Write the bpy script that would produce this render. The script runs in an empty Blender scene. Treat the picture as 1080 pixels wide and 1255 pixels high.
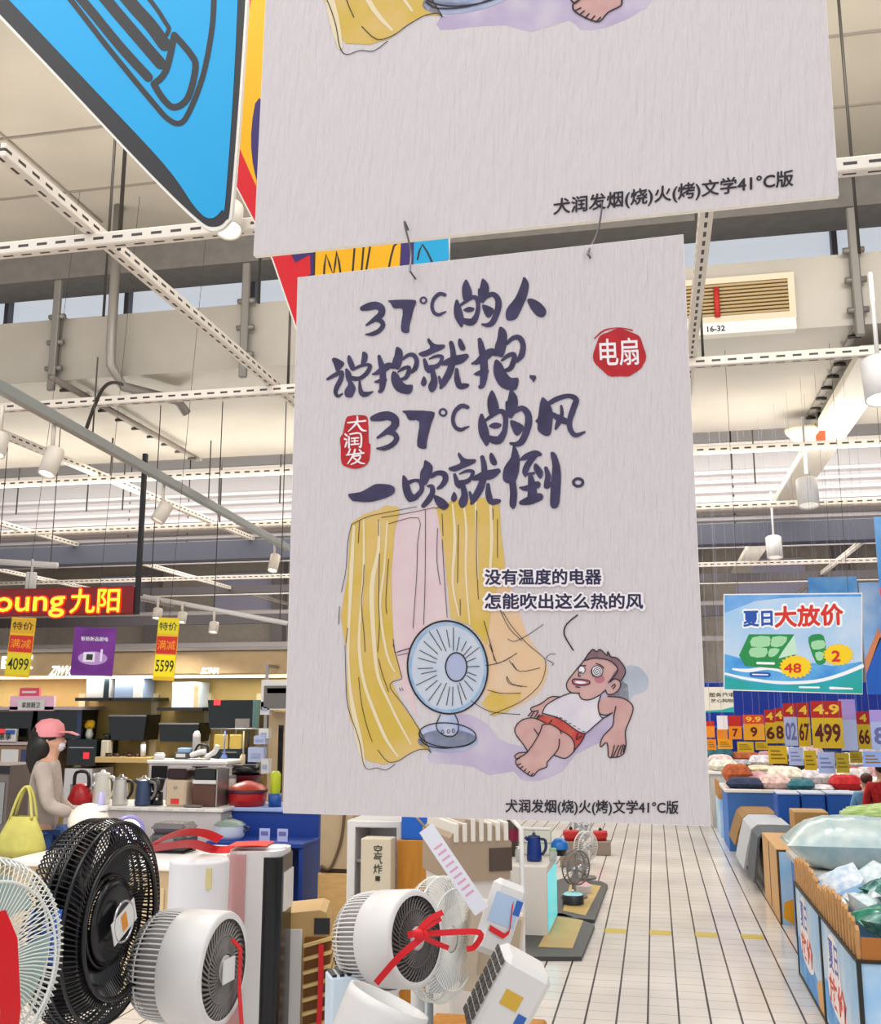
import bpy, bmesh, math, random
from mathutils import Vector, Matrix, Euler
from mathutils.geometry import tessellate_polygon

SC = bpy.context.scene
COL = SC.collection
PI = math.pi
random.seed(7)

# ---------------------------------------------------------------- camera
FPX, CAMH = 1250.0, 1.75
TH = math.atan(239 / FPX)
PS = math.atan(262 * math.cos(TH) / FPX)
cd = bpy.data.cameras.new('camera')
cd.sensor_fit = 'HORIZONTAL'; cd.sensor_width = 36.0; cd.lens = 36.0 * FPX / 1080.0
cd.clip_start = 0.05; cd.clip_end = 200
cam = bpy.data.objects.new('camera', cd); COL.objects.link(cam)
cam.location = (0, 0, CAMH); cam.rotation_euler = (PI / 2 + TH, 0, PS)
SC.camera = cam
FWD = Vector((-math.sin(PS) * math.cos(TH), math.cos(PS) * math.cos(TH), math.sin(TH)))
RGT = Vector((math.cos(PS), math.sin(PS), 0)); UPV = RGT.cross(FWD)
CP = Vector((0, 0, CAMH))

def ray(x, y): return FWD + RGT * ((x - 540) / FPX) - UPV * ((y - 627.5) / FPX)
def at_y(x, y, Y): d = ray(x, y); return CP + d * (Y / d.y)
def at_z(x, y, z): d = ray(x, y); return CP + d * ((z - CAMH) / d.z)
def px_m(n, p): return n * (Vector(p) - CP).dot(FWD) / FPX      # size in metres of n pixels at point p

# ---------------------------------------------------------------- world and light
SC.view_settings.view_transform = 'Standard'; SC.view_settings.look = 'None'
SC.view_settings.exposure = 0.0; SC.view_settings.gamma = 1.0
SC.view_settings.use_curve_mapping = False
w = bpy.data.worlds.new('ambient_fill'); SC.world = w; w.use_nodes = True  # even ambient fill standing in for the hall's general soft light
bg = w.node_tree.nodes['Background']; bg.inputs[0].default_value = (0.93, 0.95, 1.0, 1); bg.inputs[1].default_value = 1.05
SC.cycles.max_bounces = 6; SC.cycles.diffuse_bounces = 3; SC.cycles.glossy_bounces = 3
SC.cycles.transmission_bounces = 4; SC.cycles.transparent_max_bounces = 8
SC.cycles.sample_clamp_indirect = 6.0; SC.cycles.use_denoising = True; SC.cycles.caustics_reflective = False; SC.cycles.caustics_refractive = False

def area(name, loc, sx, sy, power, rot=(0, 0, 0), col=(1, .96, .9)):
    l = bpy.data.lights.new(name, 'AREA'); l.shape = 'RECTANGLE'; l.size = sx; l.size_y = sy; l.energy = power; l.color = col
    o = bpy.data.objects.new(name, l); COL.objects.link(o); o.location = loc; o.rotation_euler = rot
    return o
# unseen fill lights added, some up at the ceiling, some down on the goods
area('fill_light', (-2.5, 1.0, 5.4), 9, 2.5, 190)
area('fill_light', (1.0, 12.8, 5.5), 8, 1.6, 330)
area('fill_light', (-7.0, 12.8, 5.5), 8, 1.6, 260)
area('fill_light', (-2, 18.5, 5.6), 18, 2.5, 800)
area('fill_light', (0, 4.5, 6.1), 8, .8, 190, (.65, 0, 0))
area('fill_uplight', (-3, 6.5, 4.3), 14, 1.2, 150, (PI, 0, 0), (1, .93, .82))  # one-sided uplights added to brighten ceiling and duct underside, no fixture there
area('fill_uplight', (-3, 10.3, 3.9), 16, 1.2, 340, (PI - .12, 0, 0), (1, .95, .86))
area('fill_uplight', (-3, 18, 3.0), 18, 1.5, 170, (PI - .5, 0, 0), (1, .94, .93))

# ---------------------------------------------------------------- materials
def lin(c): return c / 12.92 if c <= 0.04045 else ((c + 0.055) / 1.055) ** 2.4
def hexc(h): h = h.lstrip('#'); return tuple(lin(int(h[i:i + 2], 16) / 255) for i in (0, 2, 4)) + (1,)
_mats = {}
def M(name, col='#888888', rough=.5, metal=0., emit=0., var=0., scale=8., bump=0., bscale=60., col2=None, stretch=None, alpha=1., trans=0., coat=0.):
    if name in _mats: return _mats[name]
    m = bpy.data.materials.new(name); m.use_nodes = True; nt = m.node_tree; n = nt.nodes; b = n['Principled BSDF']
    c = hexc(col)
    b.inputs['Base Color'].default_value = c; b.inputs['Roughness'].default_value = rough; b.inputs['Metallic'].default_value = metal
    b.inputs['Specular IOR Level'].default_value = .4
    if trans: b.inputs['Transmission Weight'].default_value = trans
    if coat: b.inputs['Coat Weight'].default_value = coat
    if alpha < 1: b.inputs['Alpha'].default_value = alpha
    if emit: b.inputs['Emission Color'].default_value = c; b.inputs['Emission Strength'].default_value = emit
    need = var or bump or col2
    if need:
        tc = n.new('ShaderNodeTexCoord'); mp = n.new('ShaderNodeMapping'); nt.links.new(tc.outputs['Object'], mp.inputs['Vector'])
        mp.inputs['Scale'].default_value = stretch or (1, 1, 1)
    if var or col2:
        nz = n.new('ShaderNodeTexNoise'); nz.inputs['Scale'].default_value = scale; nz.inputs['Detail'].default_value = 4
        nt.links.new(mp.outputs[0], nz.inputs['Vector'])
        r = n.new('ShaderNodeValToRGB'); nt.links.new(nz.outputs['Fac'], r.inputs[0]); nt.links.new(r.outputs[0], b.inputs['Base Color'])
        a = r.color_ramp.elements[0]; z = r.color_ramp.elements[1]; a.position = .35; z.position = .65
        if col2: a.color = c; z.color = hexc(col2)
        else:
            a.color = tuple(min(1, x * (1 - var)) for x in c[:3]) + (1,); z.color = tuple(min(1, x * (1 + var)) for x in c[:3]) + (1,)
    if bump:
        nb = n.new('ShaderNodeTexNoise'); nb.inputs['Scale'].default_value = bscale; nb.inputs['Detail'].default_value = 3
        nt.links.new(mp.outputs[0], nb.inputs['Vector'])
        bp = n.new('ShaderNodeBump'); bp.inputs['Strength'].default_value = bump; bp.inputs['Distance'].default_value = .004
        nt.links.new(nb.outputs['Fac'], bp.inputs['Height']); nt.links.new(bp.outputs[0], b.inputs['Normal'])
    _mats[name] = m
    return m

# ---------------------------------------------------------------- mesh builder
_txt = {}
def text_geo(s, bold=0., ext=0.):
    k = (s, bold, ext)
    if k not in _txt:
        c = bpy.data.curves.new('lettering', 'FONT'); c.body = s; c.size = 1; c.offset = bold; c.extrude = ext; c.resolution_u = 3
        o = bpy.data.objects.new('lettering', c); COL.objects.link(o)
        dg = bpy.context.evaluated_depsgraph_get()
        me = bpy.data.meshes.new_from_object(o.evaluated_get(dg))
        vs = [v.co.copy() for v in me.vertices]; fs = [tuple(p.vertices) for p in me.polygons]
        bpy.data.objects.remove(o); bpy.data.curves.remove(c); bpy.data.meshes.remove(me)
        x0 = min(v.x for v in vs); x1 = max(v.x for v in vs); y0 = min(v.y for v in vs); y1 = max(v.y for v in vs)
        _txt[k] = (vs, fs, x0, x1, y0, y1)
    return _txt[k]

class B:
    def __init__(s): s.v = []; s.f = []; s.s = []
    def add(s, vs, fs, smooth=False, mx=None):
        o = len(s.v)
        s.v += [tuple(mx @ Vector(p)) if mx else tuple(p) for p in vs]
        s.f += [tuple(i + o for i in f) for f in fs]; s.s += [smooth] * len(fs)
        return s
    def bx(s, x0, x1, y0, y1, z0, z1, bev=0., mx=None):
        e = (len(s.f) % 41) * 6e-6          # boxes of one mesh never share a face exactly
        x0 += e; x1 -= e; y0 += e; y1 -= e; z0 += e; z1 -= e
        if bev:
            bev = min(bev, abs(x1 - x0) * .49, abs(y1 - y0) * .49, abs(z1 - z0) * .49)
            bm = bmesh.new()
            for x, i in ((x0, 1), (x1, -1)):
                for y, j in ((y0, 1), (y1, -1)):
                    for z, k in ((z0, 1), (z1, -1)):
                        bm.verts.new((x, y + j * bev, z + k * bev)); bm.verts.new((x + i * bev, y, z + k * bev)); bm.verts.new((x + i * bev, y + j * bev, z))
            bmesh.ops.convex_hull(bm, input=bm.verts)
            bm.verts.index_update()
            s.add([v.co.copy() for v in bm.verts], [tuple(v.index for v in f.verts) for f in bm.faces], False, mx); bm.free()
            return s
        vs = [(x, y, z) for x in (x0, x1) for y in (y0, y1) for z in (z0, z1)]
        return s.add(vs, [(0, 1, 3, 2), (4, 6, 7, 5), (0, 4, 5, 1), (2, 3, 7, 6), (0, 2, 6, 4), (1, 5, 7, 3)], False, mx)
    def box(s, c, d, bev=0., mx=None):
        return s.bx(c[0] - d[0] / 2, c[0] + d[0] / 2, c[1] - d[1] / 2, c[1] + d[1] / 2, c[2] - d[2] / 2, c[2] + d[2] / 2, bev, mx)
    def path(s, pts, r, n=8, closed=False, cap=True, mx=None, flat=None):
        pts = [Vector(p) for p in pts]; m = len(pts); vs = []; fs = []
        rr = r if isinstance(r, (list, tuple)) else [r] * m
        up = None
        for i in range(m):
            a = pts[i - 1] if (i > 0 or closed) else pts[0]; b_ = pts[(i + 1) % m] if (i < m - 1 or closed) else pts[-1]
            t = (b_ - a)
            t = t.normalized() if t.length > 1e-9 else Vector((0, 0, 1))
            if up is None:
                up = Vector((0, 0, 1)) if abs(t.z) < .9 else Vector((1, 0, 0))
            up = (up - t * up.dot(t))
            up = up.normalized() if up.length > 1e-6 else t.orthogonal().normalized()
            sd = t.cross(up)
            for k in range(n):
                a_ = 2 * PI * k / n
                fy = flat if flat else 1
                vs.append(pts[i] + sd * (math.cos(a_) * rr[i]) + up * (math.sin(a_) * rr[i] * fy))
        for i in range(m if closed else m - 1):
            j = (i + 1) % m
            for k in range(n): fs.append((i * n + k, i * n + (k + 1) % n, j * n + (k + 1) % n, j * n + k))
        if cap and not closed: fs.append(tuple(range(n))[::-1]); fs.append(tuple((m - 1) * n + k for k in range(n)))
        return s.add(vs, fs, n > 5, mx)
    def tube(s, a, b_, r, r2=None, n=10, mx=None): return s.path([a, b_], [r, r if r2 is None else r2], n, mx=mx)
    def lathe(s, prof, n=24, mx=None, smooth=True, arc=1.0):
        vs = []; fs = []; m = len(prof)
        full = arc >= 1; c = n if full else n + 1
        for k in range(c):
            a = 2 * PI * arc * k / n
            for r, z in prof: vs.append((r * math.cos(a), r * math.sin(a), z))
        for k in range(n):
            j = (k + 1) % c
            for i in range(m - 1):
                fs.append((k * m + i, j * m + i, j * m + i + 1, k * m + i + 1))
        return s.add(vs, fs, smooth, mx)
    def ball(s, c, rx, ry=None, rz=None, n=14, m=9):
        ry = ry or rx; rz = rz or rx
        return s.lathe([(math.sin(PI * i / m) + 1e-5, -math.cos(PI * i / m)) for i in range(m + 1)], n, Matrix.Translation(c) @ Matrix.Diagonal((rx, ry, rz, 1)))
    def prism(s, poly, y0, y1, mx=None):           # polygon in the x-z plane pushed from y0 to y1
        n = len(poly)
        vs = [(p[0], y0, p[1]) for p in poly] + [(p[0], y1, p[1]) for p in poly]
        t = tessellate_polygon([[Vector((p[0], p[1], 0)) for p in poly]])
        fs = [tuple(x) for x in t] + [tuple(i + n for i in x)[::-1] for x in t] + [(i, (i + 1) % n, (i + 1) % n + n, i + n) for i in range(n)]
        return s.add(vs, fs, False, mx)
    def hprism(s, poly, z0, z1, mx=None):           # polygon in the x-y plane pushed from z0 to z1
        n = len(poly)
        vs = [(p[0], p[1], z0) for p in poly] + [(p[0], p[1], z1) for p in poly]
        t = tessellate_polygon([[Vector((p[0], p[1], 0)) for p in poly]])
        fs = [tuple(x) for x in t] + [tuple(i + n for i in x)[::-1] for x in t] + [(i, (i + 1) % n, (i + 1) % n + n, i + n) for i in range(n)]
        return s.add(vs, fs, False, mx)
    def sheet(s, pts, wv, t=.002):                  # ribbon: a strip along pts, wide along wv (per point or one), with thickness
        pts = [Vector(p) for p in pts]; vs = []; fs = []
        for i, p in enumerate(pts):
            q = Vector(wv[i] if isinstance(wv, list) else wv)
            a = pts[max(i - 1, 0)]; b_ = pts[min(i + 1, len(pts) - 1)]
            nn = (b_ - a).cross(q)
            nn = nn.normalized() * t / 2 if nn.length > 1e-9 else Vector((0, 0, t / 2))
            vs += [p - q / 2 - nn, p + q / 2 - nn, p + q / 2 + nn, p - q / 2 + nn]
        m = len(pts)
        for i in range(m - 1):
            for k in range(4): fs.append((4 * i + k, 4 * i + (k + 1) % 4, 4 * i + 4 + (k + 1) % 4, 4 * i + 4 + k))
        fs += [(3, 2, 1, 0), tuple(4 * (m - 1) + k for k in range(4))]
        return s.add(vs, fs, False)
    def text(s, t, cx, y, cz, h=None, w=None, bold=.012, ext=0., mx=None, shear=0.):    # centred lettering on a plane facing -y
        vs, fs, x0, x1, y0, y1 = text_geo(t, bold, ext)
        sy = h / (y1 - y0) if h else w / (x1 - x0)
        sx = w / (x1 - x0) if w else sy
        return s.add([((v.x - (x0 + x1) / 2) * sx + cx + shear * (v.y - (y0 + y1) / 2) * sy, y - v.z * sy, (v.y - (y0 + y1) / 2) * sy + cz) for v in vs], fs, False, mx)
    def build(s, name, mat, parent=None, loc=None, rot=None, smooth=None):
        me = bpy.data.meshes.new(name); me.from_pydata(s.v, [], s.f)
        me.polygons.foreach_set('use_smooth', s.s if smooth is None else [smooth] * len(s.f))
        me.materials.append(mat); me.validate(); me.update()
        bm = bmesh.new(); bm.from_mesh(me); bmesh.ops.recalc_face_normals(bm, faces=bm.faces); bm.to_mesh(me); bm.free()
        o = bpy.data.objects.new(name, me); COL.objects.link(o)
        if loc is not None: o.location = loc
        if rot is not None: o.rotation_euler = rot
        if parent: o.parent = parent
        return o

def tag(o, label, cat, group=None):
    o['label'] = label; o['category'] = cat
    if group: o['group'] = group
    return o
def thing(name, label, cat, loc=(0, 0, 0), rz=0., group=None):
    o = bpy.data.objects.new(name, None); COL.objects.link(o); o.empty_display_size = .05
    o.location = loc; o.rotation_euler = (0, 0, rz)
    return tag(o, label, cat, group)
def struct(name, b, mat):
    o = b.build(name, mat); o['kind'] = 'structure'; return o
def kids(o): return [c for c in COL.objects if c.parent == o]
def dup(root, loc, rz=None, label=None, group=None):
    r = root.copy(); COL.objects.link(r); r.location = loc
    if rz is not None: r.rotation_euler = (0, 0, rz)
    if label: r['label'] = label
    if group: r['group'] = group
    for ch in kids(root):
        c = ch.copy(); COL.objects.link(c); c.parent = r
        for g in kids(ch):
            d = g.copy(); COL.objects.link(d); d.parent = c
    return r
def rrect(x0, x1, y0, y1, r, n=5):
    p = []
    for cx, cy, a0 in ((x1 - r, y1 - r, 0), (x0 + r, y1 - r, 90), (x0 + r, y0 + r, 180), (x1 - r, y0 + r, 270)):
        for i in range(n + 1):
            a = math.radians(a0 + 90 * i / n); p.append((cx + r * math.cos(a), cy + r * math.sin(a)))
    return p
def crom(pts, k=4, closed=False):
    n = len(pts); out = []
    if n < 3 and not closed: return [tuple(p) for p in pts]
    g = (lambda i: pts[i % n]) if closed else (lambda i: pts[max(0, min(n - 1, i))])
    for i in range(n if closed else n - 1):
        a, b_, c, d = g(i - 1), g(i), g(i + 1), g(i + 2)
        for j in range(k):
            t = j / k
            out.append(tuple(.5 * (2 * b_[q] + (c[q] - a[q]) * t + (2 * a[q] - 5 * b_[q] + 4 * c[q] - d[q]) * t * t + (3 * b_[q] - a[q] - 3 * c[q] + d[q]) * t ** 3) for q in range(len(b_))))
    if not closed: out.append(tuple(pts[-1]))
    return out
# ================================================================ the hall
XL, XR, YB = -16.0, 13.0, 25.0
# floor: square pale tiles, dark joints along the aisle, faint joints across
def floor_mat():
    m = bpy.data.materials.new('floor_tiles'); m.use_nodes = True; nt = m.node_tree; n = nt.nodes; L = nt.links; b = n['Principled BSDF']
    tc = n.new('ShaderNodeTexCoord'); sp = n.new('ShaderNodeSeparateXYZ'); L.new(tc.outputs['Object'], sp.inputs[0])
    def line(out, off, per, wd):
        a = n.new('ShaderNodeMath'); a.operation = 'ADD'; a.inputs[1].default_value = off; L.new(out, a.inputs[0])
        d = n.new('ShaderNodeMath'); d.operation = 'MULTIPLY'; d.inputs[1].default_value = 1 / per; L.new(a.outputs[0], d.inputs[0])
        f = n.new('ShaderNodeMath'); f.operation = 'FRACT'; L.new(d.outputs[0], f.inputs[0])
        c = n.new('ShaderNodeMath'); c.operation = 'LESS_THAN'; c.inputs[1].default_value = wd / per; L.new(f.outputs[0], c.inputs[0])
        return c.outputs[0]
    lx = line(sp.outputs['X'], 20 * .175 + .103 + .006, .175, .012); ly = line(sp.outputs['Y'], 20 * .175, .175, .0055)
    nz = n.new('ShaderNodeTexNoise'); nz.inputs['Scale'].default_value = 1.3; L.new(tc.outputs['Object'], nz.inputs['Vector'])
    r = n.new('ShaderNodeValToRGB'); L.new(nz.outputs['Fac'], r.inputs[0])
    r.color_ramp.elements[0].color = hexc('#d0cac5'); r.color_ramp.elements[0].position = .35
    r.color_ramp.elements[1].color = hexc('#e4dfd9'); r.color_ramp.elements[1].position = .7
    m1 = n.new('ShaderNodeMix'); m1.data_type = 'RGBA'; L.new(ly, m1.inputs['Factor']); L.new(r.outputs[0], m1.inputs['A']); m1.inputs['B'].default_value = hexc('#918c88')
    m2 = n.new('ShaderNodeMix'); m2.data_type = 'RGBA'; L.new(lx, m2.inputs['Factor']); L.new(m1.outputs['Result'], m2.inputs['A']); m2.inputs['B'].default_value = hexc('#3f3b39')
    L.new(m2.outputs['Result'], b.inputs['Base Color']); b.inputs['Roughness'].default_value = .16
    return m
struct('floor', B().bx(XL, XR, -7, YB, -.2, 0), floor_mat())
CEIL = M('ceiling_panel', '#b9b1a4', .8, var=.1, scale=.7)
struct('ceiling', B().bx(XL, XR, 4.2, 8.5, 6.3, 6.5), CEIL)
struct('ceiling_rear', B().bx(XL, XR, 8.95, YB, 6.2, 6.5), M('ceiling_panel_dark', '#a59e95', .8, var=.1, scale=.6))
# seams across the ceiling panels
b = B()
for y in (5.2, 6.7, 7.6): b.bx(XL, XR, y, y + .02, 6.285, 6.3)
for x in range(-14, 13, 3): b.bx(x, x + .02, 4.2, 8.2, 6.287, 6.3)
struct('trim_1', b, M('ceiling_seam', '#8d867b', .8))
# bulkhead of corrugated metal across the hall, with a dark box beam along its foot
BKH = 14.5
struct('wall_bulkhead', B().bx(XL, XR, BKH, BKH + .1, 4.2, 6.2), M('bulkhead_grey', '#b5b2b4', .6))
b = B(); z = 4.27
while z < 5.05:
    b.prism([(0, 0), (-.045, .03), (-.045, .075), (0, .105)], XL, XR, Matrix(((0, 1, 0, 0), (1, 0, 0, BKH), (0, 0, 1, z), (0, 0, 0, 1))))
    z += .132
struct('trim_2', b, M('deck_metal', '#c9c4c6', .4, .15))
struct('trim_3', B().bx(XL, XR, BKH - .12, BKH + .2, 3.96, 4.24), M('beam_dark', '#50525f', .7))
struct('trim_4', B().bx(XL, XR, BKH - .16, BKH - .05, 5.3, 5.38), M('beam_white', '#dcd6d2', .6))
struct('trim_5', B().bx(XL, XR, BKH - .2, BKH - .05, 4.42, 4.52), M('beam_pink', '#d8c9c2', .6))
struct('wall_back', B().bx(XL, XR, YB, YB + .2, 0, 6.4), M('wall_cream', '#b3aaa0', .8, var=.06))
struct('wall_left', B().bx(XL - .2, XL, 3.5, YB, 0, 6.4), M('wall_cream'))
struct('wall_right', B().bx(XR, XR + .2, 3.5, YB, 0, 6.4), M('wall_cream'))
# dark beams that carry the ceiling
BEAM = M('beam_grey', '#77726d', .7, var=.08)
struct('trim_7', B().bx(XL, XR, 8.5, 8.95, 5.9, 6.5), BEAM)
# pale clerestory band seen through the gap above the duct
struct('window_1', B().bx(XL, XR, 9.6, 9.7, 5.2, 6.2), M('clerestory_glass', '#dfe6f0', .2, emit=.6))
b = B()
x = -15.6
while x < XR: b.bx(x, x + .05, 9.5, 9.6, 5.2, 6.2); x += 1.45
struct('trim_6', b, M('mullion_grey', '#6d6c72', .6))
# back wall: darker openings, lavender panels and service pipes under the roof
b = B()
for x in (-14.5, -11.2, -7.9, -4.6, -1.3, 2, 5.3, 8.6): b.bx(x, x + 1.6, YB - .06, YB, 4.1, 5.2)
struct('trim_8', b, M('panel_lavender', '#b9b7cf', .6))
b = B()
for x in (-13, -9.5, -6.1, -2.7, .8, 4.2, 7.6): b.bx(x, x + .3, YB - .3, YB, 2.4, 6)
struct('trim_9', b, M('column_grey', '#8b8587', .7))
for z, y, hh in ((5.05, 20, .12), (4.6, 19, .1), (4.15, 20.5, .16), (3.75, 21, .08), (3.45, 20, .2), (3.1, 22, .1)):
    nb = B().bx(XL, XR, y, y + .12, z, z + hh); struct('trim_9', nb, M('pipe_pale', '#b9b3b2', .5) if hh < .15 else M('pipe_dark', '#4a4548', .6))
# white slotted struts of the suspended grid
def strut_mat():
    m = bpy.data.materials.new('slotted_strut'); m.use_nodes = True; nt = m.node_tree; n = nt.nodes; L = nt.links; b_ = n['Principled BSDF']
    tc = n.new('ShaderNodeTexCoord'); sp = n.new('ShaderNodeSeparateXYZ'); L.new(tc.outputs['Object'], sp.inputs[0])
    def mt(op, a, v):
        q = n.new('ShaderNodeMath'); q.operation = op; L.new(a, q.inputs[0])
        if isinstance(v, float): q.inputs[1].default_value = v
        elif v is not None: L.new(v, q.inputs[1])
        return q.outputs[0]
    fr = mt('LESS_THAN', mt('FRACT', mt('MULTIPLY', mt('ADD', sp.outputs['X'], 100.), 9.), None), .55)
    my = mt('LESS_THAN', mt('ABSOLUTE', sp.outputs['Y'], None), .008)
    mz = mt('LESS_THAN', mt('ABSOLUTE', sp.outputs['Z'], None), .008)
    k = mt('MULTIPLY', fr, mt('MAXIMUM', my, mz))
    mx = n.new('ShaderNodeMix'); mx.data_type = 'RGBA'; L.new(k, mx.inputs['Factor']); mx.inputs['A'].default_value = hexc('#e2d9cd'); mx.inputs['B'].default_value = hexc('#3d3833')
    L.new(mx.outputs['Result'], b_.inputs['Base Color']); b_.inputs['Roughness'].default_value = .45
    return m
STRUT = strut_mat()
nstr = 10
def strut(p, q, wd=.07):
    global nstr
    p = Vector(p); q = Vector(q); d = q - p
    o = B().bx(-d.length / 2, d.length / 2, -wd / 2, wd / 2, -wd / 2, wd / 2, .006).build('trim_%d' % nstr, STRUT)
    o.location = (p + q) / 2; o.rotation_euler = (0, 0, math.atan2(d.y, d.x)); o['kind'] = 'structure'; nstr += 1
    return o
for Y in (4.62, 7.29, 9.95, 12.9, 15.6, 18.3, 21): strut((XL + .2, Y, 4.2), (XR - .2, Y, 4.2))
for X in (-15, -11.9, -8.85, -5.9, -2.86, .36, 3.25, 6.3, 9.4): strut((X, 3.8, 4.27), (X, 24, 4.27))

# threaded rods holding the grid
b_rod = M('rod_dark', '#4a4641', .5, .6)
kr = 0
for X in (-5.9, -2.86, .36, 3.25):
    for Y in (4.62, 7.29, 9.95, 12.9, 15.6):
        for dx in (.09,):
            o = B().tube((0, 0, 4.2), (0, 0, 6.0 if Y > 8.2 else 6.3), .011, n=6).build('hanging_rod', b_rod); o.location = (X + dx, Y + .12, 0)
            o['kind'] = 'structure'
for X in (-4.4, -3.35, -2.3, 1.2, -5.2, -8, -7, -6.5):
    for Y in (5.6, 11.6, 14.5):
        o = B().tube((0, 0, 4.2), (0, 0, 6.0 if Y > 8.2 else 6.3), .009, n=6).build('hanging_rod', b_rod); o.location = (X, Y, 0); o['kind'] = 'structure'

# air duct: long galvanised box, grille on the face
t = thing('air_duct', 'long grey rectangular ventilation duct hung across the hall under the ceiling', 'duct', (0, 8.1, 4.7))
B().bx(XL + .3, XR - .3, 0, 3.05, 0, .6).build('duct_body', M('duct_metal', '#a39d93', .42, .2, var=.07, scale=1.2), t)
for x in (-8.7, -5.28, -1.83, 1.68, 5.1): B().bx(x - .03, x + .03, -.03, 3.08, -.03, .63).build('flange', M('flange_metal', '#8e8a84', .4, .5), t)
b = B()
for x in (-12.2, -8.7, -5.28, -1.83, 1.68, 5.1, 8.6):
    for k in range(9): b.tube((x - .05, .15 + k * .34, -.045), (x + .05, .15 + k * .34, -.045), .016, n=6)
b.build('bolts', M('bolt_dark', '#4b4843', .4, .6), t)['kind'] = 'stuff'
for x in (-5.28, -3.42, 1.68, 3.4):
    bb = B()
    bb.bx(x - .035, x + .035, -.1, -.05, -.12, .95, .01)
    for z in (.1, .35, .6): bb.tube((x - .08, -.06, z), (x + .08, -.06, z), .025, n=6)
    bb.build('support_bracket', M('bracket_grey', '#7f7b76', .5, .4), t)
g0 = at_y(838, 402, 8.08); g1 = at_y(972, 338, 8.08)
gz0, gz1 = g0.z - 4.7, at_y(972, 336, 8.08).z - 4.7
gx0, gx1 = at_y(800, 400, 8.08).x, g1.x
fr = B()
for r in ((gx0, gx1, gz1 - .05, gz1), (gx0, gx1, gz0, gz0 + .06), (gx0, gx0 + .05, gz0, gz1), (gx1 - .05, gx1, gz0, gz1)): fr.bx(r[0], r[1], -.07, 0, r[2], r[3])
g = fr.build('vent_grille', M('grille_cream', '#cdbfa6', .5), t); g['label'] = 'cream framed louvre grille on the duct face'
B().bx(gx0 + .05, gx1 - .05, -.012, -.004, gz0 + .06, gz1 - .05).build('grille_back', M('black_matte', '#151313', .7), g)
b = B(); n_ = 9
for i in range(n_):
    z = gz0 + .06 + (gz1 - gz0 - .11) * (i + .5) / n_
    b.bx(gx0 + .05, gx1 - .05, -.065, -.02, z - .009, z + .009)
b.build('louvres', M('louvre_tan', '#a58d63', .5), g)
B().bx(gx0, gx1 - .01, -.1, 0, gz0 - .1, gz0 - .005).build('lower_lip', M('duct_white', '#e4dfd4', .5), g)
B().text('16-32', at_y(878, 407, 8.0).x, -.102, gz0 - .055, h=.05, bold=.03).build('stencil_number', M('ink_navy', '#1d2b4f', .6), g)
B().tube((at_y(879, 370, 8.0).x, -.08, gz0 + .05), (at_y(879, 370, 8.0).x, -.08, gz0 + .3), .022, n=8).build('red_tag', M('tag_red', '#b3261e', .6), g)

# conduits
def conduit(name, label, pts, r, mat):
    return tag(B().path(pts, r, 10).build(name, mat), label, 'pipe')
PIPE = M('pipe_grey', '#928d87', .45, .4)
p0 = at_y(150, 190, 7.95); p1 = at_y(135, 440, 7.95)
conduit('conduit_pipe', 'grey vertical conduit pipe bending under the duct beside the left bracket', [(p0.x, 7.95, 6.3), (p1.x, 7.95, p1.z + .1), (p1.x, 7.97, p1.z - .05), (p1.x + .06, 8.1, 4.6), (p1.x + .35, 8.6, 4.6), (p1.x + .4, 8.7, 4.5)], .045, PIPE)
p0 = at_z(62, 462, 4.63); p1 = at_z(226, 553, 4.63)
conduit('cable_pipe', 'thin pipe running away along the left underside of the duct', [p0, p1], .03, M('pipe_brown', '#7c746c', .5, .3))
# black cable looping off the track rail
p = [at_z(105, 528, 3.62), at_y(113, 505, 6.3), at_y(125, 478, 6.5), at_y(137, 469, 6.8), at_y(150, 471, 7.25)]
tag(B().path(crom(p, 5), .014, 6).build('black_cable', M('cable_black', '#191817', .5)), 'black bent cable rising from the light rail to the struts', 'cable')
# ================================================================ the two hanging posters
PAPER = M('poster_paper', '#d2c9c9', .75, var=.02, scale=60, bump=.9, bscale=1., stretch=(200, 1, 24))
PAPER_L = M('poster_paper_large', '#d2c9c9', .75, var=.02, scale=60, bump=1.0, bscale=1., stretch=(120, 1, 17))
EDGE = M('poster_edge', '#f1ece2', .6)
INK = M('ink_violet', '#3a3352', .6, var=.25, scale=40)
BLK = M('ink_black', '#241d26', .6)

LO = dict(loc=Vector((-.2328, 1.4376, 2.0109)), rot=(.0053, .0016, -.0552))
LOM = Matrix.Translation(LO['loc']) @ (Matrix.Rotation(LO['rot'][2], 4, 'Z') @ Matrix.Rotation(LO['rot'][0], 4, 'X') @ Matrix.Rotation(LO['rot'][1], 4, 'Y'))
LOI = LOM.inverted()
def pl(x, y):
    o = LOI @ CP; d = LOI.to_3x3() @ ray(x, y)
    k = -o.y / d.y
    return (o.x + d.x * k, o.z + d.z * k)

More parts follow.
